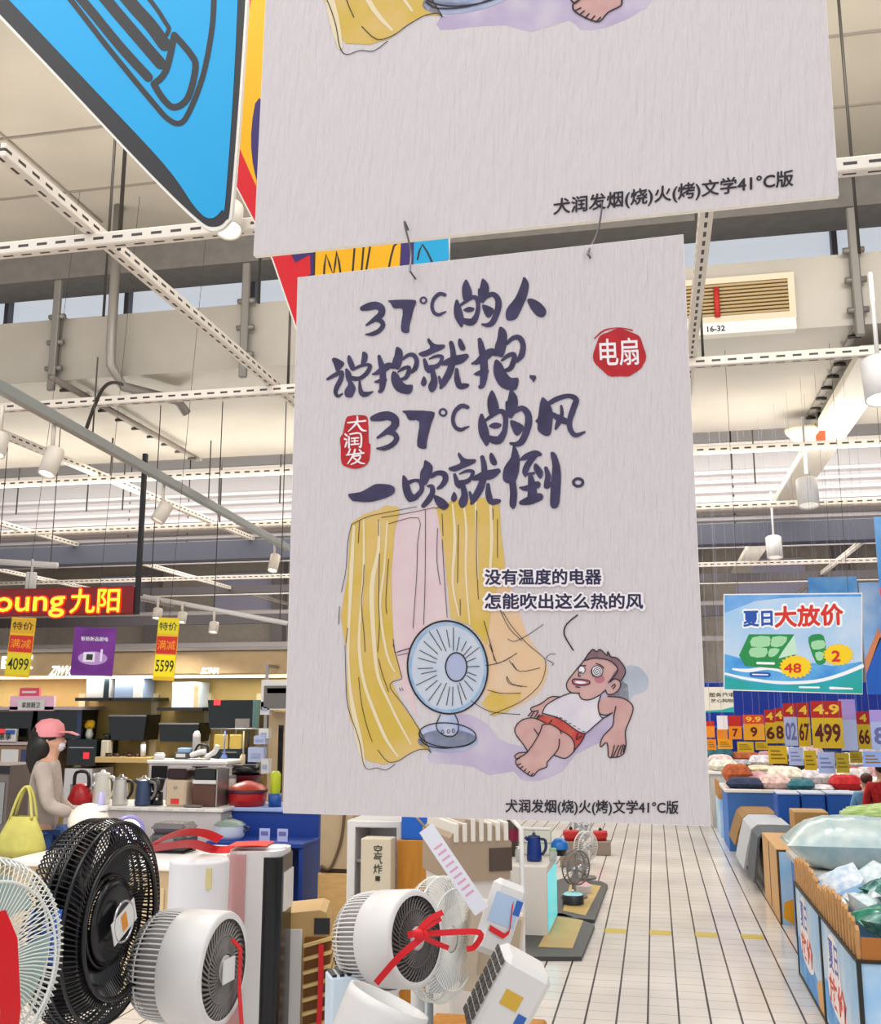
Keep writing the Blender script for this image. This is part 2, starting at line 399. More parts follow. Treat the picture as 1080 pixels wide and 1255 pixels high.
class Art:                       # flat print: polygons in photo pixels, mapped on the poster plane
    def __init__(s, layer): s.v = []; s.f = []; s.y = -.0003 * layer; s.n = 0
    def raw(s, pts, fs):
        o = len(s.v); s.n += 1
        e = (s.n % 50) * 2e-6
        for p in pts:
            u, w_ = pl(p[0], p[1]); s.v.append((u, s.y - e, w_))
        s.f += [tuple(i + o for i in f) for f in fs]
    def poly(s, pts, smooth=0, T=None):
        if T: pts = [T(*p) for p in pts]
        if smooth: pts = crom(pts, smooth, True)
        pts = [p for i, p in enumerate(pts) if i == 0 or (abs(p[0] - pts[i - 1][0]) + abs(p[1] - pts[i - 1][1])) > 1e-4]
        t = tessellate_polygon([[Vector((p[0], p[1], 0)) for p in pts]])
        s.raw(pts, [tuple(x) for x in t]); return s
    def stroke(s, pts, w=None, T=None, sc=1., k=4, closed=False):
        P = [(p[0], p[1], (p[2] if len(p) > 2 else w) * sc) for p in pts]
        if T: P = [(*T(p[0], p[1]), p[2]) for p in P]
        P = crom(P, k, closed)
        if closed: P.append(P[0])
        big = max(p[2] for p in P)
        n = 12 if big > 2.5 else 6
        L = []; R = []; vs = []; fs = []
        for i, p in enumerate(P):
            a = P[max(i - 1, 0)]; c = P[min(i + 1, len(P) - 1)]
            dx, dy = c[0] - a[0], c[1] - a[1]; l = math.hypot(dx, dy) or 1
            nx, ny = -dy / l * p[2] / 2, dx / l * p[2] / 2
            vs += [(p[0] + nx, p[1] + ny), (p[0] - nx, p[1] - ny)]
        for i in range(len(P) - 1): fs.append((2 * i, 2 * i + 1, 2 * i + 3, 2 * i + 2))
        s.raw(vs, fs)
        for p in ([P[0], P[-1]] if big <= 2.5 else P[::2] + [P[-1]]):
            r = max(p[2], .3) / 2
            s.raw([(p[0] + r * math.cos(2 * PI * q / n), p[1] + r * math.sin(2 * PI * q / n)) for q in range(n)], [tuple(range(n))])
        return s
    def ell(s, cx, cy, rx, ry, a=0, n=36):
        ca, sa = math.cos(a), math.sin(a)
        P = [(cx + rx * math.cos(2 * PI * q / n) * ca - ry * math.sin(2 * PI * q / n) * sa, cy + rx * math.cos(2 * PI * q / n) * sa + ry * math.sin(2 * PI * q / n) * ca) for q in range(n)]
        s.raw(P, [tuple(range(n))]); return P
    def text(s, t, x0, y0, x1, y1, h=None, bold=0., n=8):       # from the left end of the baseline to its right end
        vs, fs, a, b_, c, d = text_geo(t)
        L = math.hypot(x1 - x0, y1 - y0); sx = L / (b_ - a); sy = h / (d - c) if h else sx
        ux, uy = (x1 - x0) / L, (y1 - y0) / L
        for q in range(n if bold else 1):                     # heavier strokes: the lettering laid over itself, shifted by a hair
            ex, ey = bold * math.cos(2 * PI * q / n), bold * math.sin(2 * PI * q / n)
            s.raw([(ex + x0 + ux * (v.x - a) * sx + uy * v.y * sy, ey + y0 + uy * (v.x - a) * sx - ux * v.y * sy) for v in vs], fs)
        return s

def tr(ox, oy, sc, sx=1., sy=1., dx=0., dy=0., ax=0., ay=0., sh=0.):    # zoom pixels -> photo pixels, then an optional move/scale about (ax, ay)
    def T(x, y):
        px, py = ox + x / sc, oy + y / sc
        if sx != 1. or dx or dy: px, py = ax + dx + (px - ax) * sx, ay + dy + (py - ay) * sy + sh * (px - ax)
        return px, py
    return T

G_37 = [('s', [(40, 345, 55), (110, 325, 85), (190, 312, 85), (250, 345, 80), (245, 410, 75), (180, 462, 55), (85, 528, 22)]),
        ('s', [(160, 468, 40), (240, 480, 52), (268, 530, 52), (225, 590, 50), (150, 626, 46), (80, 632, 18)]),
        ('p', [(335, 255), (600, 250), (632, 285), (605, 360), (560, 540), (552, 610), (480, 605), (465, 540), (485, 355), (390, 345), (355, 290)]),
        ('s', [(950, 195, 38), (890, 185, 45), (830, 240, 40), (808, 320, 38), (830, 390, 38), (880, 415, 38), (930, 395, 26), (962, 380, 14)])]
G_DE = [('p', [(175, 65), (210, 110), (240, 200), (235, 265), (190, 290), (150, 270), (138, 150)]),
        ('s', [(85, 285, 30), (90, 350, 72), (105, 430, 90), (125, 500, 65), (130, 540, 25)]),
        ('s', [(120, 330, 25), (180, 285, 35), (250, 245, 40), (290, 265, 50), (302, 330, 45), (290, 420, 50), (250, 490, 70), (200, 498, 70), (150, 480, 50)]),
        ('p', [(150, 378), (200, 345), (260, 355), (255, 382), (205, 400)]),
        ('p', [(345, 55), (405, 115), (410, 210), (375, 280), (345, 307), (305, 260), (300, 165), (318, 150)]),
        ('s', [(385, 240, 45), (450, 215, 50), (500, 260, 60), (508, 340, 65), (480, 440, 60), (440, 510, 58), (390, 530, 42), (345, 522, 22)]),
        ('p', [(345, 320), (462, 365), (440, 430), (400, 455), (365, 410)])]
G_REN = [('p', [(768, 38), (818, 110), (800, 230), (760, 330), (700, 450), (650, 480), (590, 472), (590, 370), (680, 250), (740, 110)]),
         ('p', [(800, 275), (850, 260), (930, 300), (985, 360), (995, 400), (975, 440), (935, 450), (890, 425), (840, 365)])]
G_SHUO = [('p', [(110, 275), (145, 258), (230, 300), (240, 340), (165, 410), (130, 330)]),
          ('s', [(60, 495, 28), (130, 455, 45), (215, 420, 50), (205, 500, 55), (165, 580, 55), (150, 640, 45), (175, 682, 35), (225, 655, 18)]),
          ('p', [(285, 235), (315, 242), (360, 340), (358, 380), (325, 400), (295, 345), (280, 290)]),
          ('p', [(450, 190), (500, 215), (500, 280), (470, 330), (430, 335), (440, 250)]),
          ('s', [(270, 390, 30), (290, 440, 65), (300, 500, 60)]), ('s', [(340, 390, 28), (420, 350, 35), (490, 335, 35), (530, 350, 45), (500, 420, 50), (430, 480, 45), (370, 490, 50), (320, 480, 50)]),
          ('p', [(285, 500), (330, 520), (370, 590), (355, 650), (325, 695), (260, 685), (250, 620), (285, 560)]),
          ('s', [(415, 515, 20), (420, 590, 40), (440, 650, 58), (490, 660, 55), (565, 630, 10)])]
G_BAO = [('s', [(630, 245, 38), (650, 320, 60), (670, 420, 70), (670, 540, 70), (655, 615, 50), (635, 630, 38)]), ('s', [(557, 440, 16), (610, 425, 50), (680, 380, 80), (740, 345, 70), (785, 355, 55)]),
         ('p', [(570, 530), (640, 490), (700, 480), (718, 505), (680, 540)]), ('p', [(840, 140), (885, 180), (890, 270), (860, 370), (830, 388), (780, 360), (775, 300), (800, 230), (815, 150)]),
         ('s', [(890, 275, 30), (950, 230, 40), (1010, 230, 50), (1045, 290, 50), (1030, 370, 55), (985, 420, 30)]),
         ('s', [(840, 415, 18), (900, 375, 40), (960, 365, 40), (950, 430, 50), (920, 480, 45), (860, 500, 28)]),
         ('p', [(785, 405), (840, 440), (880, 510), (930, 555), (1000, 560), (980, 650), (900, 655), (820, 620), (770, 540), (762, 460)])]
G_JIU = [('p', [(140, 65), (190, 115), (270, 120), (265, 150), (190, 185), (100, 220), (55, 190), (150, 150), (130, 90)]),
         ('s', [(105, 245, 26), (125, 310, 45), (140, 338, 36)]), ('s', [(145, 238, 12), (200, 215, 25), (250, 220, 30), (235, 270, 30), (200, 300, 40), (150, 305, 35)]),
         ('s', [(170, 330, 40), (185, 410, 55), (170, 470, 70), (165, 498, 28)]), ('p', [(100, 380), (125, 430), (100, 465), (75, 440)]),
         ('s', [(325, 105, 36), (340, 170, 45), (340, 250, 50), (310, 350, 60), (260, 440, 50), (240, 475, 26)]), ('s', [(258, 275, 34), (330, 255, 70), (400, 240, 75), (450, 215, 44)]), ('s', [(225, 385, 18), (245, 440, 40)]),
         ('p', [(385, 75), (410, 75), (445, 150), (415, 170), (385, 130)]), ('s', [(372, 325, 28), (375, 400, 50), (395, 460, 50), (440, 460, 45), (462, 455, 28)])]
G_FENG = [('p', [(640, 92), (700, 130), (735, 200), (740, 280), (725, 400), (690, 430), (640, 410), (605, 370), (605, 320), (585, 295), (610, 260)]),
          ('s', [(700, 145, 40), (780, 100, 45), (880, 75, 40), (945, 105, 50), (925, 180, 55), (890, 290, 50), (895, 370, 45), (940, 422, 42), (1020, 395, 20)]),
          ('s', [(815, 165, 22), (820, 240, 35), (790, 310, 50), (765, 365, 22)]), ('s', [(725, 225, 28), (780, 265, 55), (840, 295, 60), (880, 310, 40)])]
G_YI = [('p', [(55, 440), (75, 425), (170, 410), (240, 375), (320, 335), (440, 340), (490, 365), (495, 400), (480, 430), (400, 470), (260, 505), (140, 500), (90, 490)])]
G_CHUI = [('p', [(575, 250), (620, 300), (660, 420), (720, 470), (640, 505), (600, 470), (570, 390), (565, 300)]), ('s', [(625, 320, 40), (690, 300, 30), (740, 320, 45), (750, 390, 45), (700, 450, 50), (670, 460, 40)]),
          ('p', [(780, 108), (850, 160), (845, 230), (800, 330), (770, 345), (735, 300), (738, 220), (765, 170)]), ('s', [(840, 260, 45), (900, 230, 45), (960, 240, 55), (975, 290, 55), (940, 350, 45), (905, 375, 28)]),
          ('s', [(805, 355, 18), (845, 360, 45), (850, 420, 50), (810, 490, 55), (765, 540, 42)]), ('p', [(865, 440), (940, 465), (1000, 520), (1000, 555), (960, 580), (910, 555), (875, 500)])]
G_DAO = [('p', [(510, 5), (550, 80), (548, 180), (520, 260), (470, 270), (435, 240), (445, 160), (490, 90)]), ('s', [(500, 250, 45), (510, 340, 50), (505, 420, 46), (510, 440, 10)]),
         ('s', [(560, 105, 18), (600, 85, 45), (660, 65, 50), (695, 68, 26)]), ('s', [(660, 80, 30), (610, 140, 45), (590, 190, 40), (592, 220, 14)]), ('s', [(590, 210, 20), (650, 200, 20)]), ('p', [(665, 130), (715, 190), (695, 240), (650, 170)]),
         ('s', [(555, 300, 14), (600, 305, 40), (675, 280, 50)]), ('s', [(630, 230, 40), (640, 310, 60), (640, 380, 70)]), ('s', [(565, 405, 34), (620, 390, 60), (690, 365, 55)]),
         ('s', [(735, 165, 26), (750, 220, 40), (740, 290, 40), (770, 270, 28)]), ('p', [(768, 55), (810, 75), (840, 200), (830, 400), (800, 445), (765, 420), (770, 280), (780, 150)])]

def glyph(a, g, T, sc):
    for kind, pts in g:
        if kind == 'p': a.poly(pts, 3, T)
        else: a.stroke(pts, T=T, sc=sc)

def art_headline():
    a = Art(4)
    z1 = tr(440, 340, 9.); z2 = tr(550, 335, 8.31); z3 = tr(395, 410, 9.); z4 = tr(505, 405, 6.75); z6 = tr(575, 475, 7.2); z7 = tr(420, 550, 7.714); z8 = tr(540, 545, 5.684)
    glyph(a, G_37, z1, 1 / 9); a.stroke([(440 + (714 + 32 * math.cos(q)) / 9, 340 + (256 + 32 * math.sin(q)) / 9) for q in [i * PI / 6 for i in range(12)]], 2.3, closed=True)
    glyph(a, G_DE, z2, 1 / 8.31); glyph(a, G_REN, z2, 1 / 8.31)
    glyph(a, G_SHUO, z3, 1 / 9); glyph(a, G_BAO, z3, 1 / 9)
    glyph(a, G_JIU, z4, 1 / 6.75)
    glyph(a, G_BAO, tr(395, 410, 9., 1.155, 1.35, 578.6 - 456.7, 401 - 425.6, 456.7, 425.6), 1.22 / 9)
    a.poly([(505 + x / 6.75, 405 + y / 6.75) for x, y in ((975, 370), (1025, 375), (1030, 395), (1005, 435), (995, 410), (975, 395))])
    T2 = tr(440, 340, 9., 1.148, 1.145, 13, 134.5, 445, 376, .052)
    glyph(a, G_37, T2, 1.148 / 9); a.stroke([T2(714 + 32 * math.cos(q), 256 + 32 * math.sin(q)) for q in [i * PI / 6 for i in range(12)]], 2.6, closed=True)
    glyph(a, G_DE, tr(550, 335, 8.31, 1.131, 1.17, 31.7, 135.9, 571.06, 344, .03), 1.14 / 8.31)
    glyph(a, G_FENG, z6, 1 / 7.2); glyph(a, G_YI, z7, 1 / 7.714); glyph(a, G_CHUI, z7, 1 / 7.714)
    glyph(a, G_JIU, tr(505, 405, 6.75, 1.035, 1.026, 37.2, 140.1, 525.7, 414.6), 1.03 / 6.75)
    glyph(a, G_DAO, z8, 1 / 5.684)
    a.stroke([(540 + (960 + 33 * math.cos(q)) / 5.684, 545 + (264 + 26 * math.sin(q)) / 5.684) for q in [i * PI / 6 for i in range(12)]], 3.6, closed=True)
    return a

def art_stamp():
    r = Art(3); t = tr(410, 490, 6.353)
    r.poly([(90, 150), (130, 125), (230, 122), (262, 160), (268, 330), (282, 350), (272, 470), (240, 515), (170, 538), (100, 525), (55, 490), (50, 380), (45, 300), (68, 260)], 3, t)
    wv = Art(4)
    for s_ in ([(105, 180, 10), (245, 165, 12)], [(180, 130, 10), (175, 180, 15), (110, 248, 7)], [(182, 190, 12), (215, 235, 16), (250, 243, 7)],
               [(85, 268, 12), (100, 282, 12)], [(80, 305, 12), (96, 312, 12)], [(86, 368, 10), (98, 330, 12)], [(115, 290, 12), (115, 375, 12)], [(122, 270, 10), (205, 265, 12), (208, 365, 12), (195, 366, 10)],
               [(133, 302, 10), (190, 297, 10)], [(160, 302, 10), (160, 345, 10)], [(135, 324, 9), (186, 321, 9)], [(130, 350, 10), (192, 345, 10)],
               [(125, 385, 10), (108, 425, 12)], [(95, 432, 9), (230, 415, 12)], [(162, 388, 12), (150, 430, 13), (105, 500, 7)], [(148, 442, 10), (205, 436, 12), (180, 480, 12), (130, 505, 7)], [(150, 452, 10), (200, 490, 12), (240, 499, 6)], [(195, 390, 10), (212, 407, 10)]):
        wv.stroke(s_, T=t, sc=1.15 / 6.353, k=3)
    return r, wv

def art_seal():
    r = Art(3)
    r.poly([(759 + (32 + 1.5 * math.sin(q * 5)) * math.cos(q) + .5, 433 + (29.5 + 1.2 * math.sin(q * 7)) * math.sin(q)) for q in [i * PI / 20 for i in range(40)]])
    r.stroke([(729, 415, 1.5), (741, 405, 2), (760, 402, 1), (775, 405, 2)], k=3); r.stroke([(772, 460, 2), (786, 450, 2), (791, 437, 1)], k=3)
    wv = Art(4).text('电扇', 736, 446, 783, 444, h=33, bold=.35, n=4)
    return r, wv

C4 = lambda x, y: (400 + x / 4.5, 610 + y / 4.5)
C5 = lambda x, y: (400 + x / 4.5, 790 + y / 4.5)
C6 = lambda x, y: (570 + x / 3.692, 680 + y / 3.692)
C7 = lambda x, y: (620 + x / 6, 780 + y / 6)
LW = 1.15
def art_picture():
    out = []
    # washes on the ground
    a = Art(1)
    a.poly([(557, 880), (575, 876), (598, 888), (612, 905), (640, 915), (665, 905), (700, 860), (740, 830), (770, 840), (765, 885), (735, 910), (705, 925), (690, 945), (660, 957), (638, 955), (630, 945), (600, 950), (580, 940), (550, 936), (527, 934), (527, 922), (560, 915)], 2)
    out.append(('ground_wash', M('wash_violet', '#b5a5c0', .7, col2='#c7bcca', scale=18), a))
    a = Art(1); a.poly([(755, 822), (768, 816), (782, 817), (794, 830), (792, 846), (776, 852), (770, 862), (745, 856)], 3)
    out.append(('head_wash', M('wash_slate', '#a9afba', .7, col2='#b9bdc6', scale=30), a))
    a = Art(2); a.ell(549, 908, 37, 14); out.append(('fan_wash', M('wash_blue_grey', '#9aa3c0', .7, col2='#adb4cb', scale=30), a))
    # window and curtains
    a = Art(1); a.poly([(478, 636), (500, 628), (536, 617), (542, 660), (546, 700), (549, 762), (500, 800), (512, 880), (492, 850), (478, 760)])
    out.append(('window_panel', M('wash_pink', '#d8bcc0', .7, col2='#dcc6c4', scale=25), a))
    a = Art(1); a.poly([(598, 735), (600, 640), (612, 620), (614, 655), (619, 695), (630, 728), (645, 775), (664, 803), (672, 820), (664, 845), (640, 863), (612, 872), (592, 850), (590, 780)], 2)
    out.append(('curtain_billow', M('wash_peach', '#dfb88c', .7, col2='#dcbf9f', scale=22), a))
    a = Art(2)
    a.poly([(431, 641), (447, 630), (466, 624), (472, 620), (488, 621), (490, 628), (484, 650), (480, 700), (481, 760), (484, 800), (493, 830), (480, 835), (496, 868), (514, 892), (528, 921), (514, 918), (500, 924), (487, 934), (470, 937), (450, 932), (441, 912), (429, 880), (425, 840), (426, 800), (421, 778), (418, 755), (426, 705), (429, 660)])
    a.poly([(535, 622), (556, 613), (590, 610), (612, 612), (614, 650), (619, 690), (606, 730), (600, 760), (597, 790), (575, 766), (552, 757), (549, 720), (545, 680), (541, 655)])
    a.poly([(590, 862), (604, 845), (618, 852), (640, 848), (637, 858), (622, 872), (605, 878)])
    out.append(('curtains', M('wash_mustard', '#cfae49', .7, col2='#d8b671', scale=16), a))
    a = Art(3)
    for s_ in ([(434, 645, 3), (431, 699, 5), (429, 743, 4), (427, 799, 3), (430, 850, 4), (440, 905, 8), (446, 935, 4)], [(446, 636, 2), (446, 700, 3), (441, 766, 3), (441, 800, 4), (446, 835, 4), (458, 870, 4), (473, 905, 4), (488, 927, 2)],
               [(465, 640, 3), (464, 675, 4), (456, 720, 6), (459, 790, 5), (464, 830, 4), (478, 862, 3), (489, 885, 3), (504, 912, 2)], [(475, 640, 2), (471, 700, 2.5), (466, 743, 3), (474, 800, 3), (484, 823, 2)],
               [(555, 618, 2), (558, 660, 4), (555, 715, 3), (563, 755, 2)], [(568, 614, 2), (572, 650, 3), (571, 700, 2.5), (576, 765, 2)], [(583, 612, 2), (584, 650, 2.5), (586, 710, 2)], [(601, 613, 3), (603, 660, 4), (600, 710, 3)]):
        a.stroke(s_, k=3)
    out.append(('curtain_highlights', M('wash_cream', '#e3d2ac', .7), a))
    # table fan of the drawing
    a = Art(2); a.ell(549, 818, 49, 57, -.12); out.append(('drawn_fan_disc', M('wash_pale_blue', '#c8ccd4', .7, col2='#bcc6d3', scale=40), a))
    a = Art(2); a.ell(549, 901, 35, 15, .08); a.poly([(540, 874), (560, 876), (563, 893), (556, 901), (545, 901), (534, 893)])
    out.append(('drawn_fan_base', M('wash_steel_blue', '#9fabd0', .7, col2='#c3c6d6', scale=45), a))
    a = Art(3); P = [(549 + 46 * math.cos(q), 818 + 53.5 * math.sin(q)) for q in [i * PI / 18 for i in range(36)]]
    a.stroke([(p[0], p[1], 3.2) for p in P], closed=True, k=2)
    out.append(('drawn_fan_ring', M('wash_sky_blue', '#7fa8cc', .7, col2='#a9c0d6', scale=60), a))
    a = Art(3); a.ell(559.5, 817.5, 13, 17.5, -.15); out.append(('drawn_fan_hub', M('wash_lilac', '#aab0cc', .7), a))
    # the lying man
    SKIN = M('wash_skin', '#c69893', .7, col2='#cda59c', scale=40)
    a = Art(2)
    for p in ([(575, 180), (500, 270), (450, 340), (455, 390), (490, 415), (540, 420), (555, 460), (620, 465), (700, 420), (760, 345), (800, 260), (820, 240), (800, 195), (740, 170), (650, 160)],
              [(800, 312), (840, 330), (842, 375), (800, 420), (750, 425), (735, 400), (770, 350)],
              [(400, 445), (330, 445), (260, 495), (188, 525), (195, 550), (165, 585), (240, 590), (270, 570), (300, 510)],
              [(700, 470), (750, 440), (850, 450), (920, 490), (935, 540), (910, 620), (880, 700), (885, 790), (870, 860), (830, 885), (770, 890), (750, 870), (745, 790), (700, 810), (695, 790), (720, 730), (785, 660), (795, 590), (770, 565), (720, 575), (690, 560), (680, 510)],
              [(300, 640), (210, 600), (130, 610), (75, 660), (75, 720), (160, 840), (100, 855), (68, 880), (85, 905), (150, 880), (200, 800), (260, 690)],
              [(280, 650), (330, 645), (400, 690), (470, 730), (505, 790), (500, 840), (440, 895), (360, 870), (300, 930), (300, 960), (240, 985), (200, 1025), (150, 1005), (85, 950), (75, 910), (100, 890), (160, 850), (240, 730)]): a.poly(p, 2, C7)
    out.append(('drawn_man_skin', SKIN, a))
    a = Art(3); a.poly([(390, 450), (480, 415), (545, 425), (560, 465), (620, 470), (700, 435), (680, 500), (690, 570), (720, 600), (650, 660), (585, 712), (520, 690), (400, 600), (270, 560), (300, 500)], 2, C7)
    out.append(('drawn_man_vest', M('wash_white', '#ddd5d8', .7, col2='#cfc7cf', scale=30), a))
    a = Art(3); a.poly([(230, 600), (270, 575), (400, 605), (520, 690), (590, 715), (560, 770), (505, 840), (505, 780), (470, 730), (400, 690), (330, 648), (285, 640)], 0, C7)
    out.append(('drawn_man_shorts', M('wash_red', '#c65a46', .7, col2='#b8393b', scale=45), a))
    a = Art(3); a.poly([(575, 180), (600, 140), (640, 95), (670, 112), (695, 95), (745, 140), (750, 110), (775, 150), (820, 160), (870, 220), (880, 270), (850, 325), (810, 310), (780, 330), (760, 330), (755, 345), (800, 260), (825, 240), (790, 195), (740, 170), (650, 160)], 0, C7)
    out.append(('drawn_man_hair', M('wash_brown', '#84646b', .7, var=.15, scale=50), a))
    a = Art(3); P = [C7(690 + 38 * math.cos(q), 312 + 30 * math.sin(q)) for q in [i * PI / 8 for i in range(16)]]; a.poly(P); a.poly([C7(*p) for p in ((492, 325), (510, 312), (610, 325), (610, 350), (560, 358), (500, 350))], 2)
    out.append(('drawn_man_blush', M('wash_rose', '#b9707c', .7), a))
    a = Art(4); a.ell(*C7(672, 258), 7, 7); a.ell(*C7(560, 245), 4.5, 5.5)
    for pp in ([(515, 328), (560, 330), (596, 340), (560, 348), (515, 342)],): a.poly(pp, 2, C7)
    out.append(('drawn_man_eyes', M('wash_eye_white', '#ece5ea', .7), a))
    # line work
    a = Art(5)
    D = 8.0
    def ln(pts, T, w_=LW, closed=False, k=3): a.stroke([(*T(*p), w_) for p in pts], closed=closed, k=k)
    for p in ([(575, 180), (500, 270), (450, 340), (455, 390), (490, 415), (545, 417)], [(538, 422), (560, 460), (620, 465), (690, 432), (735, 395)], [(575, 180), (600, 140), (640, 95), (670, 112), (695, 95), (745, 140), (750, 110), (775, 150), (820, 160), (870, 220), (880, 270), (850, 325)],
              [(575, 180), (650, 160), (740, 170), (790, 195), (825, 240), (800, 290), (755, 340)], [(765, 335), (800, 312), (840, 330), (842, 375), (800, 420), (750, 425), (735, 395)], [(780, 370), (800, 350), (805, 365), (790, 385)],
              [(560, 262), (540, 268), (535, 290), (550, 292)], [(490, 325), (510, 312), (610, 325), (612, 350), (560, 360), (500, 350), (490, 325)], [(665, 200), (700, 212), (722, 234)], [(555, 215), (590, 215)], [(515, 370), (545, 375)],
              [(480, 415), (390, 450), (300, 505), (270, 560)], [(700, 435), (680, 500), (690, 570), (720, 600), (780, 565)], [(270, 565), (400, 605), (520, 690), (585, 712), (650, 660), (720, 600)], [(585, 712), (560, 770), (500, 845)],
              [(400, 445), (330, 445), (260, 495), (188, 525), (195, 550), (240, 545)], [(195, 550), (165, 585)], [(215, 550), (185, 590)], [(240, 555), (215, 592)], [(250, 575), (235, 590)],
              [(750, 442), (850, 450), (920, 490), (937, 540), (910, 620), (880, 700), (885, 790), (870, 860)], [(810, 515), (795, 590), (785, 660), (720, 730), (695, 790), (702, 812), (745, 780), (755, 880)], [(785, 560), (740, 580), (695, 570)],
              [(755, 880), (775, 890), (800, 800)], [(790, 885), (830, 800)], [(815, 885), (850, 800)], [(845, 865), (865, 795)], [(865, 850), (875, 800)], [(770, 890), (830, 885), (870, 860)],
              [(290, 635), (210, 600), (130, 610), (75, 660), (75, 720), (160, 840), (100, 855), (66, 880), (85, 905)], [(210, 680), (238, 720)], [(270, 650), (240, 730), (160, 850), (100, 890), (75, 910), (85, 950), (150, 1005), (200, 1027), (240, 985), (300, 960), (305, 930)],
              [(270, 650), (330, 645), (395, 685), (410, 715)], [(395, 755), (385, 830), (305, 925)], [(360, 875), (440, 897), (505, 845)], [(230, 600), (270, 578)], [(400, 690), (470, 730), (505, 785), (503, 840)], [(320, 640), (340, 615)], [(530, 715), (520, 760), (560, 730)],
              [(85, 945), (112, 935)], [(108, 970), (128, 955)], [(132, 995), (150, 975)], [(160, 1012), (178, 992)], [(185, 1025), (205, 1005)], [(85, 905), (105, 890)], [(100, 895), (112, 880)]): ln(p, C7, 1.3)
    sp = [(672 + r * math.cos(q), 258 + r * math.sin(q)) for r, q in [(4 + i * 1.5, i * .7) for i in range(24)]]; ln(sp, C7, .8, k=2)
    ln([(672 + 42 * math.cos(q), 258 + 42 * math.sin(q)) for q in [i * PI / 8 for i in range(16)]], C7, .9, True, 2); ln([(560 + 24 * math.cos(q), 245 + 28 * math.sin(q)) for q in [i * PI / 6 for i in range(12)]], C7, .9, True, 2)
    # vest stitching
    for i in range(9): ln([(300 + i * 33, 572 + i * 8 + (i > 3) * (i - 3) * 12), (318 + i * 33, 578 + i * 8 + (i > 3) * (i - 3) * 12)], C7, .8)
    # fan lines
    ln([(549 + 49 * math.cos(q) * math.cos(-.12) - 57 * math.sin(q) * math.sin(-.12), 818 + 49 * math.cos(q) * math.sin(-.12) + 57 * math.sin(q) * math.cos(-.12)) for q in [i * PI / 16 for i in range(32)]], lambda x, y: (x, y), 2.1, True, 2)
    ln([(559.5 + 13 * math.cos(q), 817.5 + 17.5 * math.sin(q)) for q in [i * PI / 10 for i in range(20)]], lambda x, y: (x, y), 1.6, True, 2)
    rs = random.Random(3)
    for i in range(26):
        q = i * 2 * PI / 26 + rs.uniform(-.06, .06); r1 = rs.uniform(.36, .45); r2 = rs.uniform(.68, .9)
        ln([(556 - 7 * r1 + 49 * r1 * math.cos(q), 818 + 56 * r1 * math.sin(q)), (556 - 7 * r2 + 49 * r2 * math.cos(q), 818 + 57 * r2 * math.sin(q))], lambda x, y: (x, y), .9)
    ln([(549 + 35 * math.cos(q), 901 + 15 * math.sin(q) + 2 * math.cos(q)) for q in [i * PI / 10 for i in range(20)]], lambda x, y: (x, y), 1.4, True, 2)
    ln([(515, 906), (525, 914), (548, 917), (572, 913), (583, 907)], lambda x, y: (x, y), 1.4)
    ln([(540, 876), (535, 890), (541, 899), (552, 903), (561, 898), (562, 886), (558, 876)], lambda x, y: (x, y), 1.2)
    for x in (543, 550, 556): ln([(x + 1.5 * math.cos(q), 897 - (x - 543) * .1 + 2.3 * math.sin(q)) for q in [i * PI / 4 for i in range(8)]], lambda x, y: (x, y), .8, True, 2)
    # curtain and window lines
    for p in ([(140, 150), (230, 105), (320, 85), (500, 50)], [(140, 150), (120, 250), (110, 400), (85, 520)], [(75, 600), (70, 700)], [(305, 110), (430, 90), (600, 55)], [(345, 145), (510, 112), (505, 250), (500, 430), (485, 640), (480, 720)], [(548, 70), (548, 300), (545, 520), (538, 700)],
              [(600, 60), (680, 40)], [(615, 170), (612, 350), (630, 480)], [(640, 230), (655, 480), (668, 660)], [(640, 90), (645, 210)], [(730, 150), (725, 470)], [(740, 560), (740, 650)], [(830, 70), (830, 330), (840, 560)], [(945, 120), (945, 330)], [(920, 60), (920, 120)],
              [(185, 130), (178, 250)], [(210, 370), (205, 480), (195, 590), (210, 750), (215, 850)], [(295, 310), (290, 560), (295, 700), (285, 850)], [(290, 120), (290, 210)], [(345, 340), (330, 560), (335, 640)], [(370, 780), (380, 855)], [(395, 850), (460, 830)], [(120, 720), (110, 800)], [(870, 680), (920, 850)], [(960, 620), (1010, 720), (1080, 790)]): ln(p, C4, .75)
    for p in ([(105, 0), (110, 200), (120, 340), (165, 470), (190, 560), (205, 650), (230, 688), (280, 680), (330, 692), (380, 660)], [(180, 180), (195, 320), (225, 450), (255, 535)], [(285, 580), (340, 645), (400, 640), (450, 610), (510, 580), (560, 578), (578, 595), (520, 480), (440, 350), (355, 240), (370, 205), (415, 190), (410, 150), (370, 0)],
              [(290, 80), (310, 160), (345, 260)], [(385, 45), (460, 22)], [(395, 60), (450, 48)], [(405, 240), (412, 255)], [(418, 238), (425, 255)], [(880, 115), (960, 100), (1050, 50)], [(890, 250), (960, 268), (1070, 268)], [(800, 310), (880, 360), (960, 378), (1070, 385)], [(995, 180), (1010, 215), (1080, 232)], [(1010, 90), (1050, 140)], [(900, 0), (940, 100)]): ln(p, C5, .75)
    for p in ([(195, 380), (225, 392), (290, 360), (355, 315)], [(190, 550), (215, 585), (280, 597)], [(215, 490), (250, 528), (340, 512)], [(110, 500), (180, 480), (235, 445)], [(90, 310), (120, 420), (135, 480)], [(165, 245), (210, 320), (280, 400), (340, 450), (365, 480), (360, 540), (330, 600), (260, 660), (200, 690), (115, 725)], [(365, 470), (385, 450), (410, 450)], [(370, 475), (400, 490), (395, 500)]): ln(p, C6, .75)
    ln([(708, 754), (695, 765), (692, 778), (703, 797)], lambda x, y: (x, y), 1.7)
    out.append(('ink_outlines', BLK, a))
    return out

